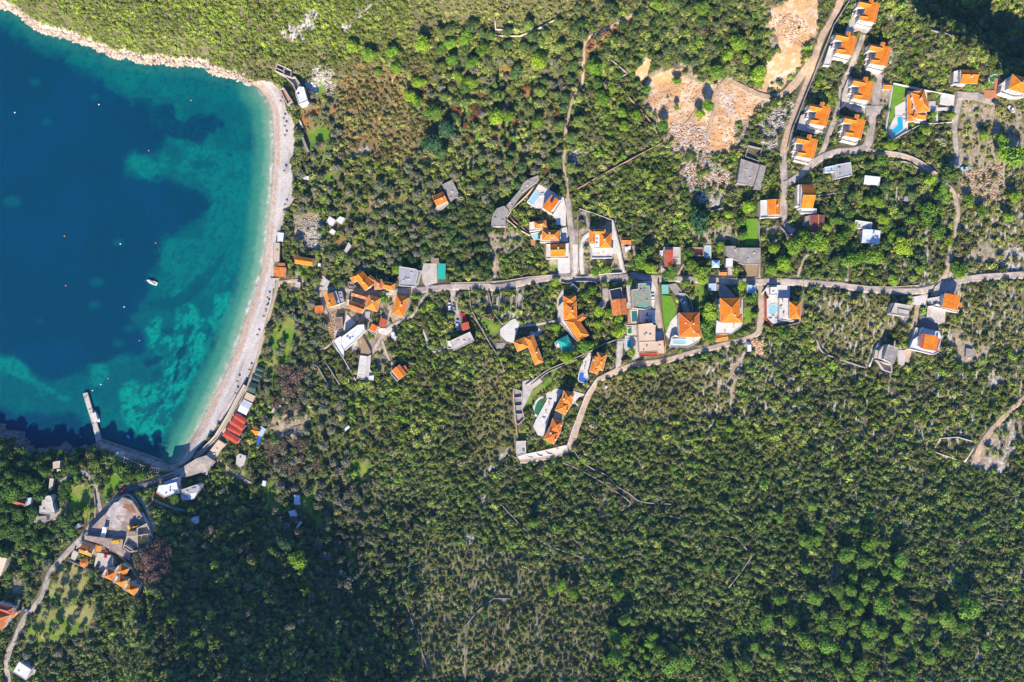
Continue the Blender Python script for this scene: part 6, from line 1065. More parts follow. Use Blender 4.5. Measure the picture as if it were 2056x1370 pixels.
for nm, reg, p in [('upper left','O',(85,645)),('top middle','O',(567,599)),('top','O',(1095,575)),('near the turquoise patch','O',(853,863)),('at the left','O',(370,1353)),('small','P',(690,28)),('beside the deep edge','P',(893,22)),('far left','P',(377,267)),('right of the pale spot','P',(712,389)),('beside the bright sand','P',(799,582)),('off the jetty','P',(619,799)),('close to the jetty head','P',(578,833)),('right at the jetty head','P',(530,868))]:
    c = PZ(*z(reg, p), .2); mb = MB(); n = 8; R_ = .42
    for i in range(5):
        for k in range(n): a = math.pi * i / 4; mb.v.append((R_ * math.sin(a) * math.cos(2 * math.pi * k / n), R_ * math.sin(a) * math.sin(2 * math.pi * k / n), .15 + R_ * math.cos(a)))
    for i in range(4):
        for k in range(n): j = (k + 1) % n; mb.f.append([i * n + k, (i + 1) * n + k, (i + 1) * n + j, i * n + j])
    o = link(bpy.data.objects.new('mooring_buoy', mb.mesh('mooring_buoy', M['float_or'] if p[0] in (853,370,893,377,799,619,1095) else M['hull'], True))); o.location = (c.x, c.y, 0)
    tag(o, ('orange' if p[0] in (853,370,893,377,799,619,1095) else 'white') + ' mooring buoy floating on the open bay', 'buoy', 'orange mooring buoys scattered over the bay' if p[0] in (853,370,893,377,799,619,1095) else 'white mooring buoys scattered over the bay')
# ================================================================ jetty, quay and harbour furniture
def slab(name, label, cat, reg, pts, zt, m, zb=-4, posts=None, kind=None):
    w_ = [PZ(*z(reg, p), zt) for p in pts]; c = sum(w_, Vector()) / len(w_); root = empty(name, (c.x, c.y, 0)); tag(root, label, cat)
    MB().prism([(p.x, p.y) for p in w_], zb, zt - .2).build('base', M['stone'], root); MB().prism([tuple(p) for p in grow(w_, .08)], zt - .2, zt).build('deck', M[m], root)
    for p in posts or []:
        q = PZ(*z(reg, p), zt); MB().tube((q.x, q.y, zt), (q.x, q.y, zt + .55), .22, .18, 8).build('bollard', M['darkmetal'], root)
    fill(OCC, zz(reg, pts), grow=2); return root
slab('jetty', 'narrow pale stone jetty pointing up into the bay', 'jetty', 'V', [(760,140),(800,130),(850,300),(905,470),(930,580),(882,585),(850,430),(800,270)], 1.3, 'concl', posts=[(778,175),(795,165),(820,285),(835,280),(852,415)])
slab('quay', 'long shaded concrete quay with pale stains between jetty and harbour square', 'quay', 'V', [(925,556),(1200,650),(1492,752),(1500,800),(1610,850),(1560,880),(1400,830),(1200,760),(1060,700),(940,640),(880,600)], 1.6, 'conc', posts=[(960,585),(1080,625),(1200,665),(1320,708),(1440,750)])
house('boat_shelter', 'round headed boat shelter on the quay at the foot of the steel frame', 'V', [('flat',[(1055,710),(1060,680),(1090,675),(1130,700),(1120,735)],2.4,CL,{'clutter':0,'par':.05})], 'shelter', maxw=0)
def frame(label, reg, pts, wd, h, m='metal', name='steel_frame', n=9):
    a, b = PZ(*z(reg, pts[0]), 4), PZ(*z(reg, pts[1]), 4); t = (b - a).normalized(); nn = Vector((-t.y, t.x, 0)) * wd / 2; zb = max(ground(a.x, a.y), 1.5); root = empty(name, (a.x, a.y, zb)); tag(root, label, 'frame')
    rl = MB(); bars = MB(); po = MB(); U = Vector((0, 0, zb + h - a.z))
    for s_ in (-1, 1): MB().tube(a + nn * s_ + U, b + nn * s_ + U, .09, .09, 6).build('rail', M[m], root)
    for i in range(n + 1):
        c = a.lerp(b, i / n); bars.tube(c - nn + U, c + nn + U, .06, .06, 5)
        if i % 3 == 0:
            for s_ in (-1, 1): k = c + nn * s_; MB().tube(Vector((k.x, k.y, zb - 1)), k + U, .08, .08, 6).build('post', M[m], root)
    bars.build('crossbar', M[m], root)
frame('long white steel pergola frame on the shaded quay', 'V', ((1120,712), (1345,815)), 2.6, 2.6, 'white')
frame('small steel frame at the east end of the quay', 'V', ((1410,820), (1490,835)), 2.4, 2.4, 'metal', n=4)
frame('timber pergola over the yard beside the tall hipped house of the hamlet', 'F', ((760,560), (800,650)), 3.6, 2.5, 'wood_light', 'pergola')
frame('steel frame of the street side pergola throwing a net shadow on the road', 'F', ((1290,330), (1390,325)), 2.5, 2.8, 'darkmetal', 'pergola')
frame('dark steel gate frame north of the roofless yard house', 'D', ((480,140), (580,125)), 3.6, 3.2, 'darkmetal', 'pergola', 6)
# solar collectors in the garden of the long angled villa
def solar(label, reg, A, B, C):
    q = P(*z(reg, A), 2); zb = ground(q.x, q.y); r = rect3(z(reg, A), z(reg, B), z(reg, C), zb + 2); root = empty('solar_array', (q.x, q.y, zb)); tag(root, label, 'solar panels')
    for i in range(3):
        f0, f1 = i / 3 + .02, (i + 1) / 3 - .02; c4 = [r[0].lerp(r[1], f0), r[0].lerp(r[1], f1), r[3].lerp(r[2], f1) + Vector((0,0,1)), r[3].lerp(r[2], f0) + Vector((0,0,1))]
        m_ = MB(); m_.face(c4); m_.face([p - Vector((0,0,.06)) for p in c4][::-1]); m_.build('panel', M['solar'], root)
    ed = MB(); c4 = [r[0], r[1], r[2] + Vector((0,0,1)), r[3] + Vector((0,0,1))]
    for i in range(4): ed.tube(c4[i], c4[(i + 1) % 4], .09, .09, 6)
    for p in r: ed.tube(Vector((p.x, p.y, zb - .3)), p, .06, .06, 6)
    ed.build('frame', M['white'], root)
solar('tilted three panel solar array at the road end of the long angled villa', 'L', (1120,195), (1195,262), (1150,180))
# construction machinery and stacked formwork
def crane(label, reg, a, b, wd):
    p, q = P(*z(reg, a), 1.5), P(*z(reg, b), 1.5); zb = surf(*z(reg, ((a[0] + b[0]) / 2, (a[1] + b[1]) / 2)), 1.5) + .05; root = empty('excavator' if wd > 2.4 else 'formwork_stack', ((p.x + q.x) / 2, (p.y + q.y) / 2, zb), math.atan2(q.y - p.y, q.x - p.x)); tag(root, label, 'machine' if wd > 2.4 else 'materials'); L_ = (q - p).length
    def add(nm, mb, m_): return link(bpy.data.objects.new(nm, mb.mesh(nm, M[m_])), root)
    if wd > 2.4:
        tr = MB(); tr.box((-L_*.22, .9, .4), (L_ * .42, .5, .8)); tr.box((-L_*.22, -.9, .4), (L_ * .42, .5, .8)); add('track', tr, 'darkmetal'); add('body', MB().box((-L_*.24, 0, 1.4), (L_ * .38, 2.2, 1.2)), 'yellow'); add('cab', MB().box((-L_*.12, .6, 2.4), (1.4, 1.0, 1.0)), 'glass')
        ar = MB(); ar.tube((-L_*.1, -.2, 1.8), (L_*.2, -.2, 3.2), .32, .26, 6); ar.tube((L_*.2, -.2, 3.2), (L_*.45, -.2, 1.2), .26, .18, 6); add('arm', ar, 'yellow'); add('bucket', MB().box((L_*.46, -.2, .8), (.8, 1.1, .8)), 'darkmetal')
    else:
        r_ = random.Random(3)
        for i in range(5): mb = MB(); mb.box((r_.uniform(-.3,.3), -wd/2 + wd*(i+.5)/5, .2 + .1*(i%2)), (L_*r_.uniform(.75,1), wd/5*.8, .3), r_.uniform(-.08,.08)); add('beam', mb, 'yellow')
crane('yellow excavator parked beside the unfinished ground floor', 'G', (1275,672), (1392,650), 2.6)
crane('stack of yellow formwork beams in the lower room of the construction site', 'G', (1372,830), (1440,812), 2.0)
crane('small stack of yellow beams beside the pale container of the construction site', 'G', (1150,800), (1212,800), 1.8)
# rubble and driftwood: things one cannot count
def scatter(name, label, cat, reg, poly, n, s0, s1, m, occ=False, flat=.6, seed=1):
    r_ = np.random.default_rng(seed); pz = zz(reg, poly); us = np.array([p[0] for p in pz]); vs = np.array([p[1] for p in pz]); u = r_.uniform(us.min(), us.max(), n * 3); v = r_.uniform(vs.min(), vs.max(), n * 3)
    k = inpoly(u, v, pz); u, v = u[k][:n], v[k][:n]; x, y, zc = PA(u, v, 0); V_ = []; F_ = []
    for a, b, c in zip(x, y, zc):
        s = r_.uniform(s0, s1); base = len(V_); R3 = r_.normal(size=(3, 3)); qm, _ = np.linalg.qr(R3)
        for sx_, sy_, sz_ in ((-1,-1,-1),(1,-1,-1),(1,1,-1),(-1,1,-1),(-1,-1,1),(1,-1,1),(1,1,1),(-1,1,1)):
            p = (np.array((sx_, sy_, sz_)) * s / 2 * r_.uniform(.6, 1, 3)) @ qm; V_.append((a + p[0], b + p[1], c + p[2] * flat + s * .15))
        F_ += [[base + i for i in f] for f in ((0,3,2,1),(4,5,6,7),(0,1,5,4),(1,2,6,5),(2,3,7,6),(3,0,4,7))]
    o = link(bpy.data.objects.new(name, mesh_np(name, V_, F_, M[m]))); tag(o, label, cat, None, 'stuff'); return o
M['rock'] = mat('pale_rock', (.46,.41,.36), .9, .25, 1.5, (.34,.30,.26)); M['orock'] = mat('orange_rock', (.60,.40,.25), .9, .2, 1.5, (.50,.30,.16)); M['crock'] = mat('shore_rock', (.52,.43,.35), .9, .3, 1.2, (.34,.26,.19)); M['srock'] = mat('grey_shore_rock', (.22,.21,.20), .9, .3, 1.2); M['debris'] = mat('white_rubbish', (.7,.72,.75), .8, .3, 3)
scatter('rubble', 'pale boulders and rubble in the big stone field', 'rubble', 'R', [(1020,1180),(1200,1120),(1400,1250),(1460,1370),(1040,1370),(1010,1260)], 600, .25, .8, 'orock')
scatter('rubble', 'small pale boulders below the orange earth of the quarry', 'rubble', 'R', [(930,920),(1130,880),(1250,1060),(1180,1130),(1000,1110),(920,1000)], 400, .25, .8, 'orock', seed=2)
scatter('rubble', 'orange rocks strewn over the quarry floor', 'rubble', 'R', [(780,700),(900,600),(1170,600),(1560,600),(1600,780),(1420,1110),(1130,1060),(880,880)], 700, .25, .7, 'orock', seed=3)
scatter('rubble', 'orange rocks on the upper quarry mound beside the dirt track', 'rubble', 'R', [(1660,100),(1900,110),(2000,270),(1900,370),(1730,260)], 350, .25, .7, 'orock', seed=4)
scatter('rubble', 'grey stones on the slope between quarry and villa track', 'rubble', 'R', [(1600,860),(1840,700),(1850,800),(1700,1100),(1560,1000)], 700, .3, 1.0, 'rock', seed=5)
scatter('rubble', 'pale boulders on the ledge below the estate lane bend', 'rubble', 'D', [(1550,540),(1660,520),(1640,680),(1560,620)], 300, .4, 1.3, 'orock', seed=6)
scatter('rubbish', 'heap of white rubbish behind the beach ruin', 'rubbish', 'J', [(550,310),(620,320),(670,370),(660,430),(590,420),(560,370)], 260, .3, 1.0, 'debris', seed=7)
scatter('rubbish', 'heap of white rubbish at the edge of the brown thicket', 'rubbish', 'I', [(970,430),(1070,440),(1060,540),(1000,510)], 160, .3, 1.1, 'debris', seed=8)
scatter('rubbish', 'white debris scattered in the stony grass above the beach ruin', 'rubbish', 'J', [(590,200),(750,150),(830,260),(830,470),(780,450),(720,380),(740,300),(620,280)], 300, .3, .9, 'rock', seed=9)
def shore(name, label, pts, n, wd, m, seed):
    r_ = np.random.default_rng(seed); poly = [(p[0], p[1]) for p in pts]; V_ = []; F_ = []; seg = list(zip(poly[:-1], poly[1:])); ln = np.array([math.dist(a, b) for a, b in seg]); pr = ln / ln.sum()
    for i in r_.choice(len(seg), n, p=pr):
        a, b = seg[i]; t = r_.random(); u = a[0] + (b[0] - a[0]) * t + r_.normal() * 3; v = a[1] + (b[1] - a[1]) * t - abs(r_.normal()) * wd * (1 if seed < 60 else -1) + 2; c = P(u, v, 0)
        s = r_.uniform(.8, 3.2); base = len(V_); qm, _ = np.linalg.qr(r_.normal(size=(3, 3)))
        for q in ((-1,-1,-1),(1,-1,-1),(1,1,-1),(-1,1,-1),(-1,-1,1),(1,-1,1),(1,1,1),(-1,1,1)):
            p = (np.array(q) * np.array((1.3, .7, .5)) * s / 2 * r_.uniform(.6, 1, 3)) @ qm; V_.append((c.x + p[0], c.y + p[1], max(c.z, 0) + p[2] * .5))
        F_ += [[base + k for k in f] for f in ((0,3,2,1),(4,5,6,7),(0,1,5,4),(1,2,6,5),(2,3,7,6),(3,0,4,7))]
    tag(link(bpy.data.objects.new(name, mesh_np(name, V_, F_, M[m]))), label, 'rocks', None, 'stuff')
shore('shore_rocks', 'pale fissured rocks along the northern shore of the bay', [p for p in coast if p[1] < 175 and p[0] < 530], 1300, 3.6, 'crock', 51)
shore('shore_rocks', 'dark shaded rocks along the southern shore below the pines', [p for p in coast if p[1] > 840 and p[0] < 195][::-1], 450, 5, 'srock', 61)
# beach posts, bins and drift logs
for lab, a, b in [('long dark fallen trunk lying across the upper shingle', (272,175), (430,110))]:
    p, q = P(*z('K', a), .5), P(*z('K', b), .5); tag(MB().tube(p, q, .22, .30, 8).build('fallen_trunk', M['bark']), lab, 'trunk')
def umb(reg, p, i):
    q = P(*z(reg, p), 0); root = empty('reed_parasol', (q.x, q.y, q.z)); tag(root, 'small dark reed parasol stump on the back of the shingle', 'parasol', 'reed parasols along the back of the beach')
    o = link(bpy.data.objects.new('pole', PAR[0]), root); o = link(bpy.data.objects.new('canopy', PAR[1]), root)
c_ = MB()
for i in range(8):
    a, b = i * math.pi / 4, (i + 1) * math.pi / 4; e = [(0.75 * math.cos(t), .75 * math.sin(t), 2.1) for t in (a, b)]; c_.face([e[0], e[1], (0, 0, 2.7)]); c_.face([e[1], e[0], (0, 0, 2.5)])
PAR = (MB().tube((0,0,-.2), (0,0,2.5), .06, .05, 6).mesh('pole', M['wood']), c_.mesh('canopy', M['wood']))
for i, (reg, p) in enumerate([('J',(322,518)),('J',(350,685)),('J',(362,760)),('J',(364,852)),('J',(355,1200)),('K',(300,132)),('K',(160,880)),('K',(155,940)),('K',(148,975)),('K',(130,1030)),('K',(78,1180)),('I',(700,195)),('I',(590,300)),('I',(575,410))]): umb(reg, p, i)
# ================================================================ small outdoor things
def padz(reg, pts, m, zoff): 
    pz = zz(reg, pts); c_ = (sum(p[0] for p in pz) / len(pz), sum(p[1] for p in pz) / len(pz)); zt = surf(c_[0], c_[1], .3) + zoff
    W = [PZ(*p, zt) for p in pz]; o = MB().prism([(p.x, p.y) for p in W], zt - .3, zt).build('pavement', M[m]); tag(o, kind='structure'); PADS.append((pz, zt))
padz('G', [(1070,500),(1120,440),(1190,420),(1260,480),(1230,560),(1150,560),(1110,600),(1040,560)], 'palesoil', .06)
padz('G', [(1215,455),(1300,470),(1335,540),(1290,535),(1240,500),(1205,490)], 'rust', .10)
padz('G', [(1180,590),(1205,575),(1225,600),(1205,622),(1182,615)], 'palesoil', .07)
padz('G', [(1050,600),(1130,570),(1200,640),(1180,720),(1100,690)], 'palesoil', .045)
for lab, p in [('pale site container, upper of the two beside the excavator', [(1195,700),(1212,680),(1225,715),(1208,728)]), ('long cream site container right of the small brown one', [(1145,815),(1150,785),(1205,780),(1208,812)]), ('small brown site container left of the long cream one', [(1100,805),(1105,778),(1138,785),(1134,815)])]:
    house('container', lab, 'G', [('flat', p, 2.5, M['cream'] if 'brown' not in lab else M['wood'], {'clutter': 0, 'par': .03, 'wall': M['cream']})], 'container', maxw=1, found=.3)
lo_f = MB().box((0, 0, .3), (1.9, .7, .08)); [lo_f.box((x, y, .15), (.06, .06, .3)) for x in (-.85, .85) for y in (-.3, .3)]
LO = (lo_f.mesh('frame', M['white']), MB().box((0, 0, .39), (1.8, .62, .09)).mesh('cushion', mat('blue_grey_cushion', (.30,.36,.45), .9, .1, 3)), MB().box((-.7, 0, .55), (.5, .6, .08)).mesh('backrest', M['white']))
tb = MB().tube((0, 0, 0), (0, 0, .72), .05, .05, 6); cn = MB()
for i in range(8):
    a, b = i * math.pi / 4, (i + 1) * math.pi / 4; e = [(1.3 * math.cos(t), 1.3 * math.sin(t), 2.2) for t in (a, b)]; cn.face([e[0], e[1], (0, 0, 2.65)]); cn.face([e[1], e[0], (0, 0, 2.55)])
PS = (MB().tube((0, 0, 0), (0, 0, 2.6), .04, .03, 6).mesh('pole', M['metal']), cn.mesh('canopy', M['cream']), MB().box((0, 0, .05), (.6, .6, .1)).mesh('base', M['conc']))
TBm = (MB().box((0, 0, .74), (1.4, .9, .05)).mesh('table_top', M['wood_light']), MB().tube((0, 0, 0), (0, 0, .72), .08, .05, 6).mesh('leg', M['wood']))
def small(kind, reg, p, h, lab, grp):
    u, v = z(reg, p); zt = surf(u, v, .2) + h; q = PZ(u, v, zt); nm, meshes, names, cat_ = {'lounger': ('sun_lounger', LO, ('frame', 'cushion', 'backrest'), 'sun lounger'), 'parasol': ('garden_parasol', PS, ('pole', 'canopy', 'base'), 'parasol'), 'table': ('garden_table', TBm, ('table_top', 'leg'), 'table')}[kind]
    root = empty(nm, (q.x, q.y, zt), random.Random(u).random() * 6.28 if kind != 'lounger' else random.choice((0, 1.57, .3))); tag(root, lab, cat_, grp)
    for m_, n_ in zip(meshes, names): link(bpy.data.objects.new(n_, m_), root)
for dx, dy in ((190,-275),(0,0),(285,88),(143,378),(-218,587),(70,690),(-325,857)):
    small('table', 'A', (520 + dx, 470 + dy), 2.05, 'small timber table on the south terrace of a villa of the twin rows', 'tables on the villa terraces')
    small('lounger', 'A', (560 + dx, 482 + dy), 2.05, 'white sun lounger on the south terrace of a villa of the twin rows', 'sun loungers on the villa terraces')
    small('parasol', 'A', (492 + dx, 455 + dy), 2.05, 'cream parasol on the south terrace of a villa of the twin rows', 'parasols on the villa terraces')
for reg, p, h in [('A',(1060,960),.02),('A',(1065,1000),.02),('A',(940,1060),.02),('M',(500,640),.02),('M',(510,600),.02),('M',(470,720),.02),('M',(450,780),.02),('E',(1400,300),.02),('E',(1420,280),.02),('E',(1300,430),.02),('D',(1720,360),.02),('D',(1760,330),.02),('D',(1700,380),.02),('M',(860,250),.02),('M',(850,290),.02),('D',(620,450),.02)]:
    small('lounger', reg, p, h, 'white sun lounger beside a private pool', 'sun loungers beside the private pools')
for reg, p, h in [('D',(1780,300),3.0),('D',(1800,350),3.0),('D',(1790,250),3.0),('C',(420,700),3.0),('C',(460,690),3.0),('C',(500,720),3.0),('D',(1350,480),3.2),('D',(1420,440),3.2),('D',(1110,550),3.0)]:
    small('table', reg, p, h, 'timber table on the upper terrace of a white villa', 'tables on the upper terraces of the road villas')
def pole(reg, p, lab, h=7.5, grp=None, arm=1.2):
    q = P(*z(reg, p), 0); root = empty('utility_pole', (q.x, q.y, q.z), .1); tag(root, lab, 'pole', grp)
    link(bpy.data.objects.new('pole', PL[0]), root).scale = (1, 1, h / 7.5); o = link(bpy.data.objects.new('crossarm', PL[1]), root); o.location = (0, 0, h - .5)
PL = (MB().tube((0, 0, -.4), (0, 0, 7.5), .14, .09, 7).mesh('pole', M['wood']), MB().box((0, 0, 0), (1.6, .12, .12)).mesh('crossarm', M['wood']))
pole('A', (1375,250), 'tall timber power pole on the pale ledge beside the dark upper right slope', 11)
for reg, p in [('F',(1000,395)),('F',(1420,355)),('E',(1000,1285)),('C',(330,880)),('C',(905,885)),('C',(1210,890)),('C',(1735,905)),('B',(640,1105)),('B',(1180,1140)),('A',(700,350)),('A',(520,900)),('G',(840,700))]:
    pole(reg, p, 'slim timber utility pole at the edge of the road', 7.5, 'utility poles along the roads')

scatter('rubble', 'grey brown stones and scraps on the cleared ground behind the middle of the beach', 'rubble', 'K', [(480,200),(600,250),(640,330),(620,500),(500,500),(430,420),(380,330)], 420, .25, .8, 'rock', seed=12)
scatter('rubble', 'loose pale stones between the buildings of the old hamlet', 'rubble', 'F', [(160,640),(260,620),(260,860),(200,880),(150,760)], 220, .25, .7, 'orock', seed=13)
scatter('rubble', 'pale loose stones on the clearing by the right hand lanes', 'rubble', 'B', [(1520,190),(1880,130),(1900,370),(1700,460),(1530,380)], 500, .25, .8, 'orock', seed=14)
# ================================================================ vegetation
def ico(r_, sub=1):
    import bmesh
    b = bmesh.new(); bmesh.ops.create_icosphere(b, subdivisions=sub, radius=r_); v = np.array([p.co[:] for p in b.verts]); f = np.array([[q.index for q in p.verts] for p in b.faces]); b.free(); return v, f
IV, IF = ico(1.0, 1)
def crown(seed, lobes, nq, qs, core=.72, flat=.9, outw=1.1, jag=.16):
    """lobes: list of (x, y, z, r); leaf-clump quads on their surfaces, a darker-by-shape inner hull; returns verts, quads"""
    r = np.random.default_rng(seed); V = []; Fq = []; base = 0
    tot = sum(l[3] ** 2 for l in lobes)
    for (x, y, z_, lr) in lobes:
        n = max(6, int(nq * lr * lr / tot)); d = r.normal(size=(n, 3)); d[:, 2] = np.where(d[:, 2] < -.35, -d[:, 2], d[:, 2]); d /= np.linalg.norm(d, axis=1)[:, None]
        c = np.array((x, y, z_)) + d * (lr * (1 + r.normal(size=(n, 1)) * jag)) * np.array((1, 1, flat))
        nn = d * outw + r.normal(size=(n, 3)) * .55; nn[:, 2] += .25; nn /= np.linalg.norm(nn, axis=1)[:, None]
        a = np.cross(nn, r.normal(size=(n, 3))); a /= np.linalg.norm(a, axis=1)[:, None]; b = np.cross(nn, a); s = (qs * r.uniform(.6, 1.35, (n, 1)))
        q = np.stack([c - a * s, c + b * s * .7 + nn * s * .12, c + a * s, c - b * s * .7 + nn * s * .12], 1).reshape(-1, 3)
        V.append(q); Fq.append(np.arange(n * 4).reshape(n, 4) + base); base += n * 4
        if core:
            hv = IV * lr * core * np.array((1, 1, flat)) * (1 + r.normal(size=(len(IV), 1)) * .08) + np.array((x, y, z_)); V.append(hv)
            Fq.append(np.concatenate([IF, IF[:, 2:3]], 1) + base); base += len(hv)
    return np.concatenate(V), np.concatenate(Fq)
def mesh_mixed(name, v, f, m):
    fl = [tuple(q[:3]) if q[2] == q[3] else tuple(q) for q in f.tolist()]
    me = bpy.data.meshes.new(name); me.from_pydata(v.tolist(), [], fl); me.materials.append(m); me.update(); return me
def lobeset(seed, n, R_, zc, rl, hz=.5):
    r = random.Random(seed); out = []
    for i in range(n):
        a = 2 * math.pi * (i + r.random() * .8) / n; d = R_ * r.uniform(.35, 1) if i else 0
        out.append((d * math.cos(a), d * math.sin(a), zc + r.uniform(-hz, hz) * rl + (.3 * rl if i == 0 else 0), rl * r.uniform(.72, 1.15)))
    return out
def trunk(h, r0, spread, nl, seed):
    r = random.Random(seed); mb = MB(); mb.tube((0, 0, -.15), (0, 0, h * .55), r0, r0 * .7, 7)
    for i in range(nl):
        a = 2 * math.pi * i / nl + r.random(); mb.tube((0, 0, h * (.4 + .12 * r.random())), (spread * math.cos(a), spread * math.sin(a), h * (.85 + .2 * r.random())), r0 * .5, r0 * .18, 5)
    return mb.mesh('trunk', M['bark'])
KIND = {}
# unit crowns: radius 1, base near z = 0
KIND['pine'] = [(mesh_mixed('crown', *crown(10 + i, lobeset(i, 8, .58, 1.15, .46, .35), 900, .085, .80, .62, 1.2, .10), M['leaf']), trunk(1.1, .07, .55, 5, i)) for i in range(4)]
KIND['olive'] = [(mesh_mixed('crown', *crown(20 + i, lobeset(20 + i, 8, .66, .85, .36, .6), 560, .10, .68, .85, .8, .22), M['leaf']), trunk(.8, .09, .5, 4, i)) for i in range(5)]
KIND['oak'] = [(mesh_mixed('crown', *crown(30 + i, lobeset(30 + i, 8, .58, .85, .42, .55), 620, .105, .75, .9, .9, .18), M['leaf']), trunk(.8, .09, .5, 4, i)) for i in range(4)]
KIND['bare'] = [(mesh_mixed('crown', *crown(40 + i, lobeset(40 + i, 8, .6, .8, .38, .6), 420, .085, 0, .9, .2, .35), M['leaf']), trunk(.9, .07, .75, 7, i)) for i in range(3)]
KIND['cypress'] = [(mesh_mixed('crown', *crown(50 + i, [(0, 0, .9, .7), (0, .1, 2.0, .85), (.1, 0, 3.2, .85), (0, 0, 4.4, .72), (0, 0, 5.5, .52), (0, 0, 6.4, .3)], 420, .16, .8, 1.25, 1.2, .08), M['leaf']), trunk(1.0, .13, .1, 2, i)) for i in range(2)]
NAMES = {'pine': ('pine_tree', 'pine'), 'olive': ('olive_tree', 'olive tree'), 'oak': ('oak_tree', 'oak'), 'bare': ('bare_tree', 'bare tree'), 'cypress': ('cypress_tree', 'cypress')}
trng = random.Random(99); TREES = []
def tree(kind, u, v, rpx, label, group, col=None, hf=None):
    x, y, zc = [float(q) for q in PA(np.array([u]), np.array([v]), rpx * S * (.9 if kind != 'cypress' else 3))] if False else (None,) * 3
    R_ = rpx * S; q = P(u, v, R_ * (.9 if kind == 'pine' else .7)); g = ground(q.x, q.y)
    if cdist(np.array([q.x / S + CX]), np.array([CY - q.y / S]))[0] < 1: return
    root = empty(NAMES[kind][0], (q.x, q.y, g), trng.random() * 6.28); tag(root, label, NAMES[kind][1], group)
    cm, tm = trng.choice(KIND[kind]); hz_ = R_ * (hf or trng.uniform(.85, 1.2)); c = link(bpy.data.objects.new('crown', cm), root); t = link(bpy.data.objects.new('trunk', tm), root)
    k = trng.uniform(.8, 1.2); c.scale = (R_ * trng.uniform(.9, 1.12), R_ * trng.uniform(.9, 1.12), hz_); t.scale = (R_, R_, hz_)
    base = col or {'pine': (.14,.25,.03), 'olive': (.19,.20,.10), 'oak': (.10,.16,.03), 'bare': (.20,.14,.10), 'cypress': (.13,.22,.04)}[kind]
    c.color = (base[0] * k, base[1] * k * trng.uniform(.93, 1.07), base[2] * k, 1); TREES.append((u, v, rpx)); return root
GP = ('round crowned green pine rising above the southern scrub', 'umbrella pines in the southern scrub')
for reg, lst in [('T', [(670,430,40),(1160,850,38),(1205,1000,40),(1260,1015,22),(1140,1085,42),(1195,1115,40),(1150,1215,62),(1100,1240,30),(1370,1100,38),(1350,1140,35),(1400,1185,46),(1490,1160,24),(1590,1110,36),(1475,1265,56),(1570,1235,48),(1250,1275,28),(1245,1158,17),(1305,1175,20),(1335,1220,20),(1220,1315,28),(1285,1305,18),(1340,1315,30),(1465,1325,18),(1215,1195,22),(385,970,30)]),
   ('U', [(490,455,26),(320,510,26),(530,560,28),(455,635,42),(520,630,25),(710,575,24),(765,570,18),(665,705,42),(765,740,44),(860,640,25),(945,730,42),(925,800,42),(865,795,18),(700,825,25),(780,855,40),(620,890,38),(690,890,35),(750,930,33),(550,875,20),(885,870,35),(845,965,52),(960,965,35),(975,1010,38),(455,775,32),(315,940,30),(505,930,40),(730,985,38),(660,960,35),(615,1050,44),(690,1045,38),(540,1030,40),(780,1085,46),(860,1110,35),(935,1145,30),(780,1160,38),(700,1110,22),(545,1090,38),(565,1170,46),(450,1140,52),(380,1045,28),(255,1055,38),(190,1185,22),(235,1215,24),(140,1270,40),(55,1285,32),(75,1340,26),(320,1280,35),(665,1230,38),(740,1280,38),(680,1180,28),(570,1270,28),(625,1320,35),(725,1325,32),(905,1225,30),(1010,1280,28),(1090,1245,42),(1090,1150,25),(1185,1040,46),(1300,990,62),(1270,1090,38),(1130,1110,28),(1190,1200,35),(1110,1035,28),(1000,1340,35),(1340,545,22),(1385,1170,30),(985,1080,30),(620,1110,20),(940,1305,22)])]:
    for a, b, r_ in lst: u, v = z(reg, (a, b)); tree('pine', u, v, r_ / RG[reg][2], *GP)
for reg, a, b, r_, lab in [('T',780,830,36,'brightest of the yellow green trees clustered left of the lone round pines'),('T',835,800,36,'middle tree of the yellow green cluster in the southern scrub'),('T',905,845,40,'right tree of the yellow green cluster in the southern scrub'),('U',780,645,42,'yellow green tree leading the pine stand, brighter than its neighbours'),('R',405,500,66,'big round bright green tree standing beside the bend of the dirt track'),
   ('Q',1210,940,72,'big dark blue green pine, upper of two beside the olive terraces'),('Q',1100,1045,76,'big dark blue green pine, lower of two beside the olive terraces'),('F',870,195,62,'bright green tree squeezed against the west wall of the flat grey roofed building'),('F',735,480,62,'green tree overhanging the hamlet lane between two orange hipped roofs'),('C',1010,875,62,'green tree leaning over the main road in front of the red roofed house'),
   ('C',1240,440,100,'broad dark green tree west of the rubble plots'),('B',1440,205,82,'broad green tree beside the stony ground, at the bend of the orchard lane'),('A',1950,1290,110,'very broad yellow green tree at the right edge above the stony clearing'),('I',1110,260,70,'leafless greyish tree among olives right of the green beach tents'),('S',855,540,60,'pale blue green tree at the edge of the dark hill'),('S',930,655,58,'bright green tree on the dark hill below the green strip')]:
    u, v = z(reg, (a, b)); yl = 'yellow' in lab or 'bright' in lab
    tree('bare' if 'leafless' in lab else ('oak' if 'broad' in lab else 'pine'), u, v, r_ / RG[reg][2], lab, None, (.17,.30,.02) if yl else ((.05,.12,.045) if 'dark' in lab else None))
GN_ = {'hill': ('bright green pine among the mixed trees of the northern slope', 'bright pines on the northern slope'), 'quarry': ('green pine growing around the orange quarry', 'pines around the quarry'), 'orch': ('green pine of the orchard between the lanes and the main road', 'pines of the eastern orchard'),
   'vil': ('green tree in the gardens along the main road', 'garden trees along the main road'), 'sw': ('tall dark pine on the headland beside the coast lane', 'pines of the south west headland')}
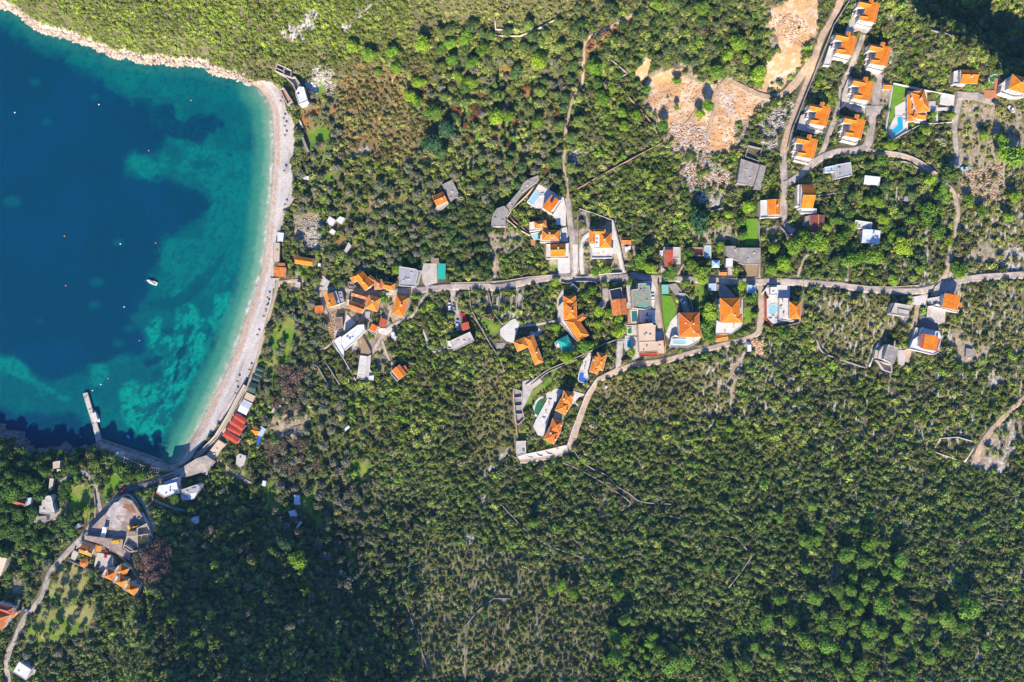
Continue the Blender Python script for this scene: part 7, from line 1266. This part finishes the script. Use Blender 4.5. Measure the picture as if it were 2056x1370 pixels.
for reg, g, lst in [('Q','hill',[(650,405,52),(820,380,46),(850,495,42),(1040,330,62),(1045,600,30),(1345,280,58),(1400,455,46),(1480,370,50),(1880,450,56),(1240,320,42),(1580,850,66),(1880,870,46),(1110,820,62),(1300,560,46),(1390,600,52),(1350,640,46),(1000,740,42),(540,340,46),(1250,440,46),(1540,260,40),(1000,600,40),(1660,850,45),(950,700,50),(1170,360,40),(720,520,35)]),
   ('R','quarry',[(715,605,28),(785,655,36),(1000,590,36),(1290,530,62),(1440,320,62),(1590,540,62),(1230,770,52),(1170,830,42),(905,910,44),(430,610,36),(1180,70,52),(610,820,36),(620,920,42),(710,840,36),(590,545,26),(1000,780,26),(540,650,32),(450,700,42),(1500,430,36),(1370,410,42),(0,890,52),(10,450,52),(1600,600,40),(860,40,40),(470,740,40)]),
   ('B','orch',[(860,100,52),(1590,420,52),(1690,510,46),(1410,390,42),(880,580,52),(840,440,56),(1240,520,72),(1340,700,62),(1030,810,76),(590,920,66),(800,890,82),(680,900,50),(540,740,62),(300,770,82),(220,740,70),(370,800,60),(130,810,76),(400,650,42),(1510,990,62),(1510,1040,42),(960,1090,46),(1110,590,52),(240,690,52),(1910,570,46),(1960,400,52),(760,430,50),(500,600,50),(640,640,35),(1180,1000,40),(60,980,60),(1260,260,50),(1380,330,45),(960,720,50),(1430,770,40)]),
   ('A','orch',[(1720,1130,46),(1830,1140,32),(940,1210,52),(1230,1090,40),(1180,1160,40),(1860,1190,50),(1600,730,35),(1300,960,28),(1455,960,30)]),
   ('C','vil',[(830,680,56),(850,820,52),(1270,860,62),(1660,310,62),(1500,380,42),(1880,660,56),(1860,830,62),(1960,780,62),(760,740,50),(1160,700,50),(1190,800,50),(1430,650,40),(390,850,45),(490,840,45),(60,940,40),(780,800,50),(1620,560,45),(1590,440,40)]),
   ('D','vil',[(1235,330,72),(1210,430,62),(540,480,56),(540,400,42),(460,340,32),(380,420,46),(390,330,42),(1550,225,46),(1480,130,42),(1800,480,52),(630,100,36),(925,30,48),(1150,40,62),(280,590,62),(150,680,62),(1390,1220,36),(1220,520,50),(640,640,36),(340,160,36),(60,440,40),(300,200,35),(1040,110,40),(1180,90,40),(1580,350,30),(1430,1150,30),(700,780,40)]),
   ('G','sw',[(100,700,92),(180,730,82),(60,600,62),(280,240,82),(150,280,62),(440,130,56),(690,110,46),(1150,80,42),(60,920,62),(270,1050,56),(90,1140,46),(1715,400,52),(1750,615,52),(1870,505,46),(350,290,60),(200,560,60),(640,330,45),(1060,220,40),(940,40,45)]),
   ('V','sw',[(440,730,46),(30,760,62),(110,880,62),(220,930,82),(340,970,62),(120,1050,82),(420,850,52),(620,830,52),(690,830,46),(20,940,60),(1070,800,42),(570,680,30),(1300,880,60),(1180,900,50),(270,720,40),(900,760,50),(60,660,40)])]:
    for a, b, r_ in lst:
        u, v = z(reg, (a, b)); k = trng.random()
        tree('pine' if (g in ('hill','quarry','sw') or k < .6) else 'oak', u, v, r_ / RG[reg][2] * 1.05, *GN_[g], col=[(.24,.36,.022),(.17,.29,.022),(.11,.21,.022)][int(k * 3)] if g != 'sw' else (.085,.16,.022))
for reg, a, b in [('Q',1320,950),('Q',1620,960),('Q',1655,985),('Q',1600,745),('Q',1820,740),('Q',1380,1260),('Q',1335,1300),('Q',1630,1090),('Q',1810,970),('E',515,110),('E',590,60),('Q',1570,640),('Q',1690,840),('Q',1700,1020)]:
    u, v = z(reg, (a, b)); r_ = tree('cypress', u, v, 4.2, 'slim pale green cypress among the dark trees of the northern slope', 'cypresses of the northern slope')
def zone_trees(kind, poly, n, r0, r1, label, group, col=None, gap=.8):
    us = [p[0] for p in poly]; vs = [p[1] for p in poly]; k = 0
    for _ in range(n * 30):
        if k >= n: break
        u = trng.uniform(min(us), max(us)); v = trng.uniform(min(vs), max(vs))
        if not inpoly(np.array([u]), np.array([v]), poly)[0] or (max(samp(R['grass'], np.array([u]), np.array([v]))[0], samp(R['bare'], np.array([u]), np.array([v]))[0]) > .5 and trng.random() < .7): continue
        r_ = trng.uniform(r0, r1)
        if samp(OCC_T, np.array([u]), np.array([v]))[0] > .22 or any((u - a) ** 2 + (v - b) ** 2 < ((r_ + c) * gap) ** 2 for a, b, c in TREES): continue
        cc = col
        if isinstance(col, list): cc = trng.choice(col)
        if tree(kind, u, v, r_, label, group, cc): k += 1
OCC_B = blur(OCC, 2); OCC_T = blur(OCC, 5)
OLC = [(.22,.22,.12), (.17,.19,.09), (.24,.23,.14), (.17,.21,.06)]
X_ = [(598,130),(660,180),(700,380),(860,300),(880,540),(700,540),(640,700),(562,705),(600,560),(590,400),(600,250)]
zone_trees('olive', X_, 110, 7, 12, 'grey green olive tree in the grove behind the beach', 'olive trees behind the beach', OLC, .72)
zone_trees('olive', [(545,600),(640,640),(640,740),(700,800),(700,960),(560,960),(535,880),(520,800)], 70, 8, 13, 'greyish olive tree in the grove below the hamlet', 'olive trees below the hamlet', OLC, .7)
zone_trees('olive', [(640,950),(760,960),(790,1130),(680,1180),(560,1040),(540,960)], 60, 8, 13, 'grey olive tree at the foot of the dark hill', 'olive trees at the foot of the dark hill', [(.17,.16,.11),(.13,.14,.07)], .7)
zone_trees('olive', [(60,1130),(210,1140),(205,1260),(150,1330),(50,1330),(30,1200)], 40, 7, 12, 'olive tree in the bright meadow beside the coast lane', 'olive trees of the coast lane meadow', OLC, 1.1)
zone_trees('olive', [(860,120),(1130,120),(1150,400),(880,420)], 90, 7, 12, 'grey leaved olive tree on the northern terraces', 'olive trees of the northern terraces', OLC, .75)
zone_trees('bare', [(560,740),(620,740),(640,800),(590,840),(550,820)], 16, 9, 14, 'leafless brownish tree in the thicket below the hamlet', 'leafless trees of the brown thicket', [(.26,.19,.12),(.22,.17,.11)], .6)
zone_trees('bare', [(535,880),(620,870),(640,960),(560,960)], 22, 9, 14, 'leafless brown tree around the dark clearing', 'leafless trees around the dark clearing', [(.22,.165,.10),(.18,.14,.09)], .6)
zone_trees('bare', [(278,1098),(338,1092),(342,1140),(302,1178),(280,1140)], 14, 9, 14, 'large leafless brown tree right of the pyramid roofed cottages', 'large leafless trees beside the cottages', [(.27,.17,.12),(.23,.15,.10)], .5)
zone_trees('bare', [(275,1100),(335,1095),(340,1140),(300,1175),(280,1140)], 12, 6, 10, 'leafless brown bush on the slope below the construction site', 'leafless bushes below the construction site', [(.22,.13,.09)], .5)
zone_trees('oak', [(1150,10),(1560,0),(1520,120),(1300,140),(1180,120)], 60, 7, 12, 'dark evergreen oak in the dense wood above the quarry', 'evergreen oaks above the quarry', [(.07,.12,.03),(.10,.15,.035),(.13,.16,.05)], .7)
zone_trees('oak', [(1630,330),(1900,330),(1910,540),(1620,560)], 40, 7, 12, 'evergreen oak in the orchard between the lanes and the main road', 'evergreen oaks of the eastern orchard', [(.08,.14,.03),(.11,.17,.04)], .7)
zone_trees('pine', [(860,60),(1160,40),(1170,330),(1000,420),(880,330)], 45, 9, 15, 'tall dark crowned tree in the mixed wood of the northern slope', 'tall dark trees of the northern slope', [(.09,.15,.04),(.12,.18,.04),(.19,.24,.05)], .75)
zone_trees('oak', [(740,440),(1000,380),(1000,560),(860,540),(760,520)], 60, 7, 12, 'evergreen oak in the wood north of the road', 'evergreen oaks north of the road', [(.07,.12,.03),(.10,.15,.035),(.14,.16,.06)], .7)
zone_trees('oak', [(0,900),(170,900),(160,1060),(60,1100),(-20,1100)], 35, 9, 15, 'dark leafy tree on the shaded headland', 'leafy trees of the headland', [(.07,.13,.025),(.09,.16,.03)], .65)
zone_trees('bare', [(880,180),(1120,170),(1120,350),(900,330)], 18, 6, 9, 'rust brown tree on the northern terraces', 'rust brown trees of the northern terraces', [(.36,.13,.04),(.28,.12,.06)], .6)
zone_trees('oak', [(340,980),(520,980),(640,1080),(820,1250),(820,1380),(420,1380),(320,1150)], 90, 5, 10, 'crown of an evergreen tree catching the sun on the dark hill', 'sunlit tree crowns on the dark hill', [(.17,.20,.05),(.13,.19,.04),(.22,.20,.12)], 1.0)
# palms of the upper right garden
def palm(label, reg, p, R_):
    q = P(*z(reg, p), 3); g = ground(q.x, q.y); root = empty('palm_tree', (q.x, q.y, g)); tag(root, label, 'palm'); MB().tube((0, 0, -.3), (0, 0, 3.4), .25, .2, 8)
    link(bpy.data.objects.new('trunk', MB().tube((0, 0, -.3), (0, 0, 3.4), .25, .2, 8).mesh('trunk', M['bark'])), root); fr = MB()
    for i in range(18):
        a = i * 2.4; el = .9 if i % 2 else .3; prev = None
        for k in range(6):
            t = k / 5; d = R_ * t; h = 3.4 + el * math.sin(t * 2.6) * 1.3 - t * t * 1.2; w2 = .28 * (1 - t) + .05; c, s_ = math.cos(a), math.sin(a); cur = [(d * c - w2 * s_, d * s_ + w2 * c, h - .1), (d * c, d * s_, h), (d * c + w2 * s_, d * s_ - w2 * c, h - .1)]
            if prev: fr.face([prev[0], prev[1], cur[1], cur[0]]); fr.face([prev[1], prev[2], cur[2], cur[1]])
            prev = cur
    c_ = link(bpy.data.objects.new('crown', fr.mesh('crown', M['leaf'])), root); c_.color = (.16, .26, .03, 1)
palm('palm tree beside the small round green pool', 'A', (1762,705), 2.8)
palm('bright palm tree below the house with the white side terrace', 'A', (1590,730), 2.4)
palm('smaller bright palm just right of its twin below the white terraced house', 'A', (1635,735), 2.0)
# ---------------------------------------------------------------- scrub: thousands of bushes nobody could count
proto = bpy.data.collections.new('scrub_bushes')
for i in range(8):
    n_ = 3 + i % 3; mm = mesh_mixed('bush', *crown(70 + i, lobeset(70 + i, n_, .55, .42, .52, .35), 120, .17, .74, .85, .8, .2), M['scrub']); proto.objects.link(bpy.data.objects.new('bush', mm))
def pts(sp, jit, seed):
    r = np.random.default_rng(seed); u, v = np.meshgrid(np.arange(-130, 2190, sp), np.arange(-130, 1500, sp)); u = u + r.uniform(-jit, jit, u.shape) * sp; v = v + r.uniform(-jit, jit, v.shape) * sp
    return u.ravel(), v.ravel(), r
S2 = {k: blur(R[k], 3) for k in R}
def m_(k, u, v): return sst(samp(S2[k], u + (noise(u, v, 12, 61) - .5) * 16, v + (noise(u, v, 12, 62) - .5) * 16), .25, .75)
RGB = []
def layer(sp, jit, seed, base_p, rmin, rmax, big=False, only=None):
    u, v, r = pts(sp, jit, seed); x = (u - CX) * S; y = (CY - v) * S; zc = hfun(x, y); cd = cdist(u, v); u, v = to_px(x, y, zc); n = len(u)
    if only is not None: k_ = only(u, v) > .3; u, v, x, y, zc, cd = [q[k_] for q in (u, v, x, y, zc, cd)]; n = len(u)
    grass, soil, bare, rock, dry, red, dark = [m_(k, u, v) for k in ('grass', 'soil', 'bare', 'rock', 'dry', 'red', 'dark')]
    nw = sst(v, 150, 90) * sst(u, 900, 700); nq = noise(u, v, 26, 63, 3); ng = noise(u, v, 60, 64, 3)
    stripes = noise(u + v * .12, v * .16, 2.6, 12, 3); terr = np.clip(sst(u, 1600, 1660) * sst(v, 420, 560) * sst(v, 1000, 800) + sst(v, 1080, 1150) * sst(u, 790, 840) * sst(u, 1350, 1200) + .12 + m_('terr', u, v), 0, 1)
    p = base_p * (1 - .985 * soil) * (1 - .55 * bare) * (1 - .72 * rock) * (1 - .96 * grass) * (1 - .45 * red) * (1 - .5 * dark) * (1 - (.08 if not big else .5) * dry)
    p *= 1 - .94 * terr * sst(stripes, .52, .62) * np.where((u < 1350) & (v > 1000), .5, 1); p *= 1 - .8 * bare * sst(u, 720, 640); p *= 1 - .55 * m_('grove', u, v); p *= 1 - .35 * sst(nq, .58, .72) * (1 - nw)
    if big: p *= np.maximum(sst(ng, .42, .62), sst(v, 950, 1000) * sst(u, 900, 800) * .8) * (1 - nw * .9)
    sparse = np.clip(bare + rock + .12 * dry * (1 - nw), 0, 1); p *= 1 - sparse * (1 - 1.5 * sst(noise(u, v, 11, 68, 3), .42, .62))
    ok = (r.random(n) < p) & (cd > np.where(samp(R['beach'], u, v) > .01, 1e3, np.where(v > 700, 7, 9))) & (samp(OCC_B, u, v) < (.18 if not big else .02)) & (v < 1480) & (samp(S2['beach'], u, v) < .2)
    u, v, x, y, zc = u[ok], v[ok], x[ok], y[ok], zc[ok]; grass, soil, bare, rock, dry, red, dark, nw = [q[ok] for q in (grass, soil, bare, rock, dry, red, dark, nw)]; n = len(u)
    rad = S * (rmin + (rmax - rmin) * r.random(n) ** 1.8) * (1 - .25 * nw) * (1 - .25 * dry * (1 - nw)); hz_ = rad * r.uniform(.8, 1.45, n)
    pal = np.array([(.15,.185,.03), (.085,.12,.03), (.22,.24,.045), (.17,.145,.06), (.13,.215,.02), (.19,.18,.09)]); pr = np.array([.27, .22, .18, .1, .15, .08])
    c = pal[r.choice(6, n, p=pr)]
    def tow(c, col, w_): return c * (1 - w_[:, None]) + np.array(col) * w_[:, None]
    patch = noise(u, v, 40, 65, 3); c = tow(c, (.14,.19,.028), sst(patch, .5, .7) * .5); c = tow(c, (.15,.135,.06), sst(noise(u, v, 34, 66), .55, .72) * .5)
    c = tow(c, (.215,.275,.030), nw * .8); c = tow(c, (.19,.18,.045), dry * (1 - nw) * .6); c = tow(c, (.28,.15,.06), red * .8); c = tow(c, (.16,.11,.075), dark * .8); c = tow(c, (.15,.27,.02), grass * .6)
    br = sst(u, 660, 700) * sst(u, 900, 850) * sst(v, 100, 150) * sst(v, 340, 290); c = tow(c, (.24,.17,.06), br * .6 * sst(noise(u, v, 16, 69), .35, .6)); ty = sst(u, 840, 880) * sst(u, 1180, 1120) * sst(v, 380, 330); c = tow(c, (.25,.27,.06), ty * .55)
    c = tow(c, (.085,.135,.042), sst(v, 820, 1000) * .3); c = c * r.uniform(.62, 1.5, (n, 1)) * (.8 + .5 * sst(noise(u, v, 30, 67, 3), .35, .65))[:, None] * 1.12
    hill = sst(v, 960, 1060) * sst(u, 240, 330) * sst(u, 900, 820); hz_ = hz_ * (1 + hill * 1.1 * (r.random(n) < .12)); c = tow(c, (.17,.17,.09), hill * (r.random(n) < .3) * .7)
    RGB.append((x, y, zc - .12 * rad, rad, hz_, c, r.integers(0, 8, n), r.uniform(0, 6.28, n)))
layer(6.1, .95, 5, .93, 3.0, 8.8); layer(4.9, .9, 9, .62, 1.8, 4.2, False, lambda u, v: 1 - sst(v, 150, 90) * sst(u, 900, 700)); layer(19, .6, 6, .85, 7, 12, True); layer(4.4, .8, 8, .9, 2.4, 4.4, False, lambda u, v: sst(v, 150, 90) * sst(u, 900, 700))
cat = [np.concatenate([q[i] for q in RGB]) for i in range(8)]
N_ = len(cat[0]); print('bushes', N_)
me = bpy.data.meshes.new('scrub'); me.vertices.add(N_); me.vertices.foreach_set('co', np.stack(cat[:3], 1).astype(np.float32).ravel())
me.attributes.new('scl', 'FLOAT_VECTOR', 'POINT').data.foreach_set('vector', np.stack([cat[3] * RNG.uniform(.78, 1.3, N_), cat[3] * RNG.uniform(.78, 1.3, N_), cat[4]], 1).astype(np.float32).ravel())
me.attributes.new('rot', 'FLOAT_VECTOR', 'POINT').data.foreach_set('vector', np.stack([cat[7] * 0, cat[7] * 0, cat[7]], 1).astype(np.float32).ravel())
me.attributes.new('tint', 'FLOAT_VECTOR', 'POINT').data.foreach_set('vector', cat[5].astype(np.float32).ravel())
me.attributes.new('pidx', 'INT', 'POINT').data.foreach_set('value', cat[6].astype(np.int32))
so = link(bpy.data.objects.new('scrub', me)); tag(so, 'dense evergreen scrub covering the hills and plots all around the village', 'scrub', None, 'stuff')
g = bpy.data.node_groups.new('scatter_bushes', 'GeometryNodeTree'); g.interface.new_socket('Geometry', in_out='INPUT', socket_type='NodeSocketGeometry'); g.interface.new_socket('Geometry', in_out='OUTPUT', socket_type='NodeSocketGeometry')
GNn = g.nodes; gi = GNn.new('NodeGroupInput'); go = GNn.new('NodeGroupOutput'); iop = GNn.new('GeometryNodeInstanceOnPoints'); ci = GNn.new('GeometryNodeCollectionInfo')
ci.inputs['Collection'].default_value = proto; ci.inputs['Separate Children'].default_value = True; ci.inputs['Reset Children'].default_value = True; iop.inputs['Pick Instance'].default_value = True
def na(nm, dt):
    a = GNn.new('GeometryNodeInputNamedAttribute'); a.data_type = dt; a.inputs['Name'].default_value = nm; return a.outputs[0]
L = g.links.new; L(gi.outputs[0], iop.inputs['Points']); L(ci.outputs[0], iop.inputs['Instance']); L(na('pidx', 'INT'), iop.inputs['Instance Index']); L(na('rot', 'FLOAT_VECTOR'), iop.inputs['Rotation']); L(na('scl', 'FLOAT_VECTOR'), iop.inputs['Scale']); L(iop.outputs[0], go.inputs[0])
md = so.modifiers.new('scatter', 'NODES'); md.node_group = g
# ================================================================ thin blue air between the drone and the ground
hz = MB().box((0, 0, 195), (2 * 2600, 2 * 2600, 630)).mesh('haze', None or M['white']); hz.materials.clear()
hm = bpy.data.materials.new('haze'); hm.use_nodes = True; hn = hm.node_tree; hn.nodes.remove(hn.nodes['Principled BSDF'])
pv_ = hn.nodes.new('ShaderNodeVolumePrincipled'); pv_.inputs['Color'].default_value = (.25, .55, 1, 1); pv_.inputs['Density'].default_value = .00005; pv_.inputs['Anisotropy'].default_value = 0
hn.links.new(pv_.outputs[0], hn.nodes['Material Output'].inputs['Volume']); hz.materials.append(hm); tag(link(bpy.data.objects.new('haze', hz)), 'thin blue air over the whole bay', 'haze', None, 'stuff')
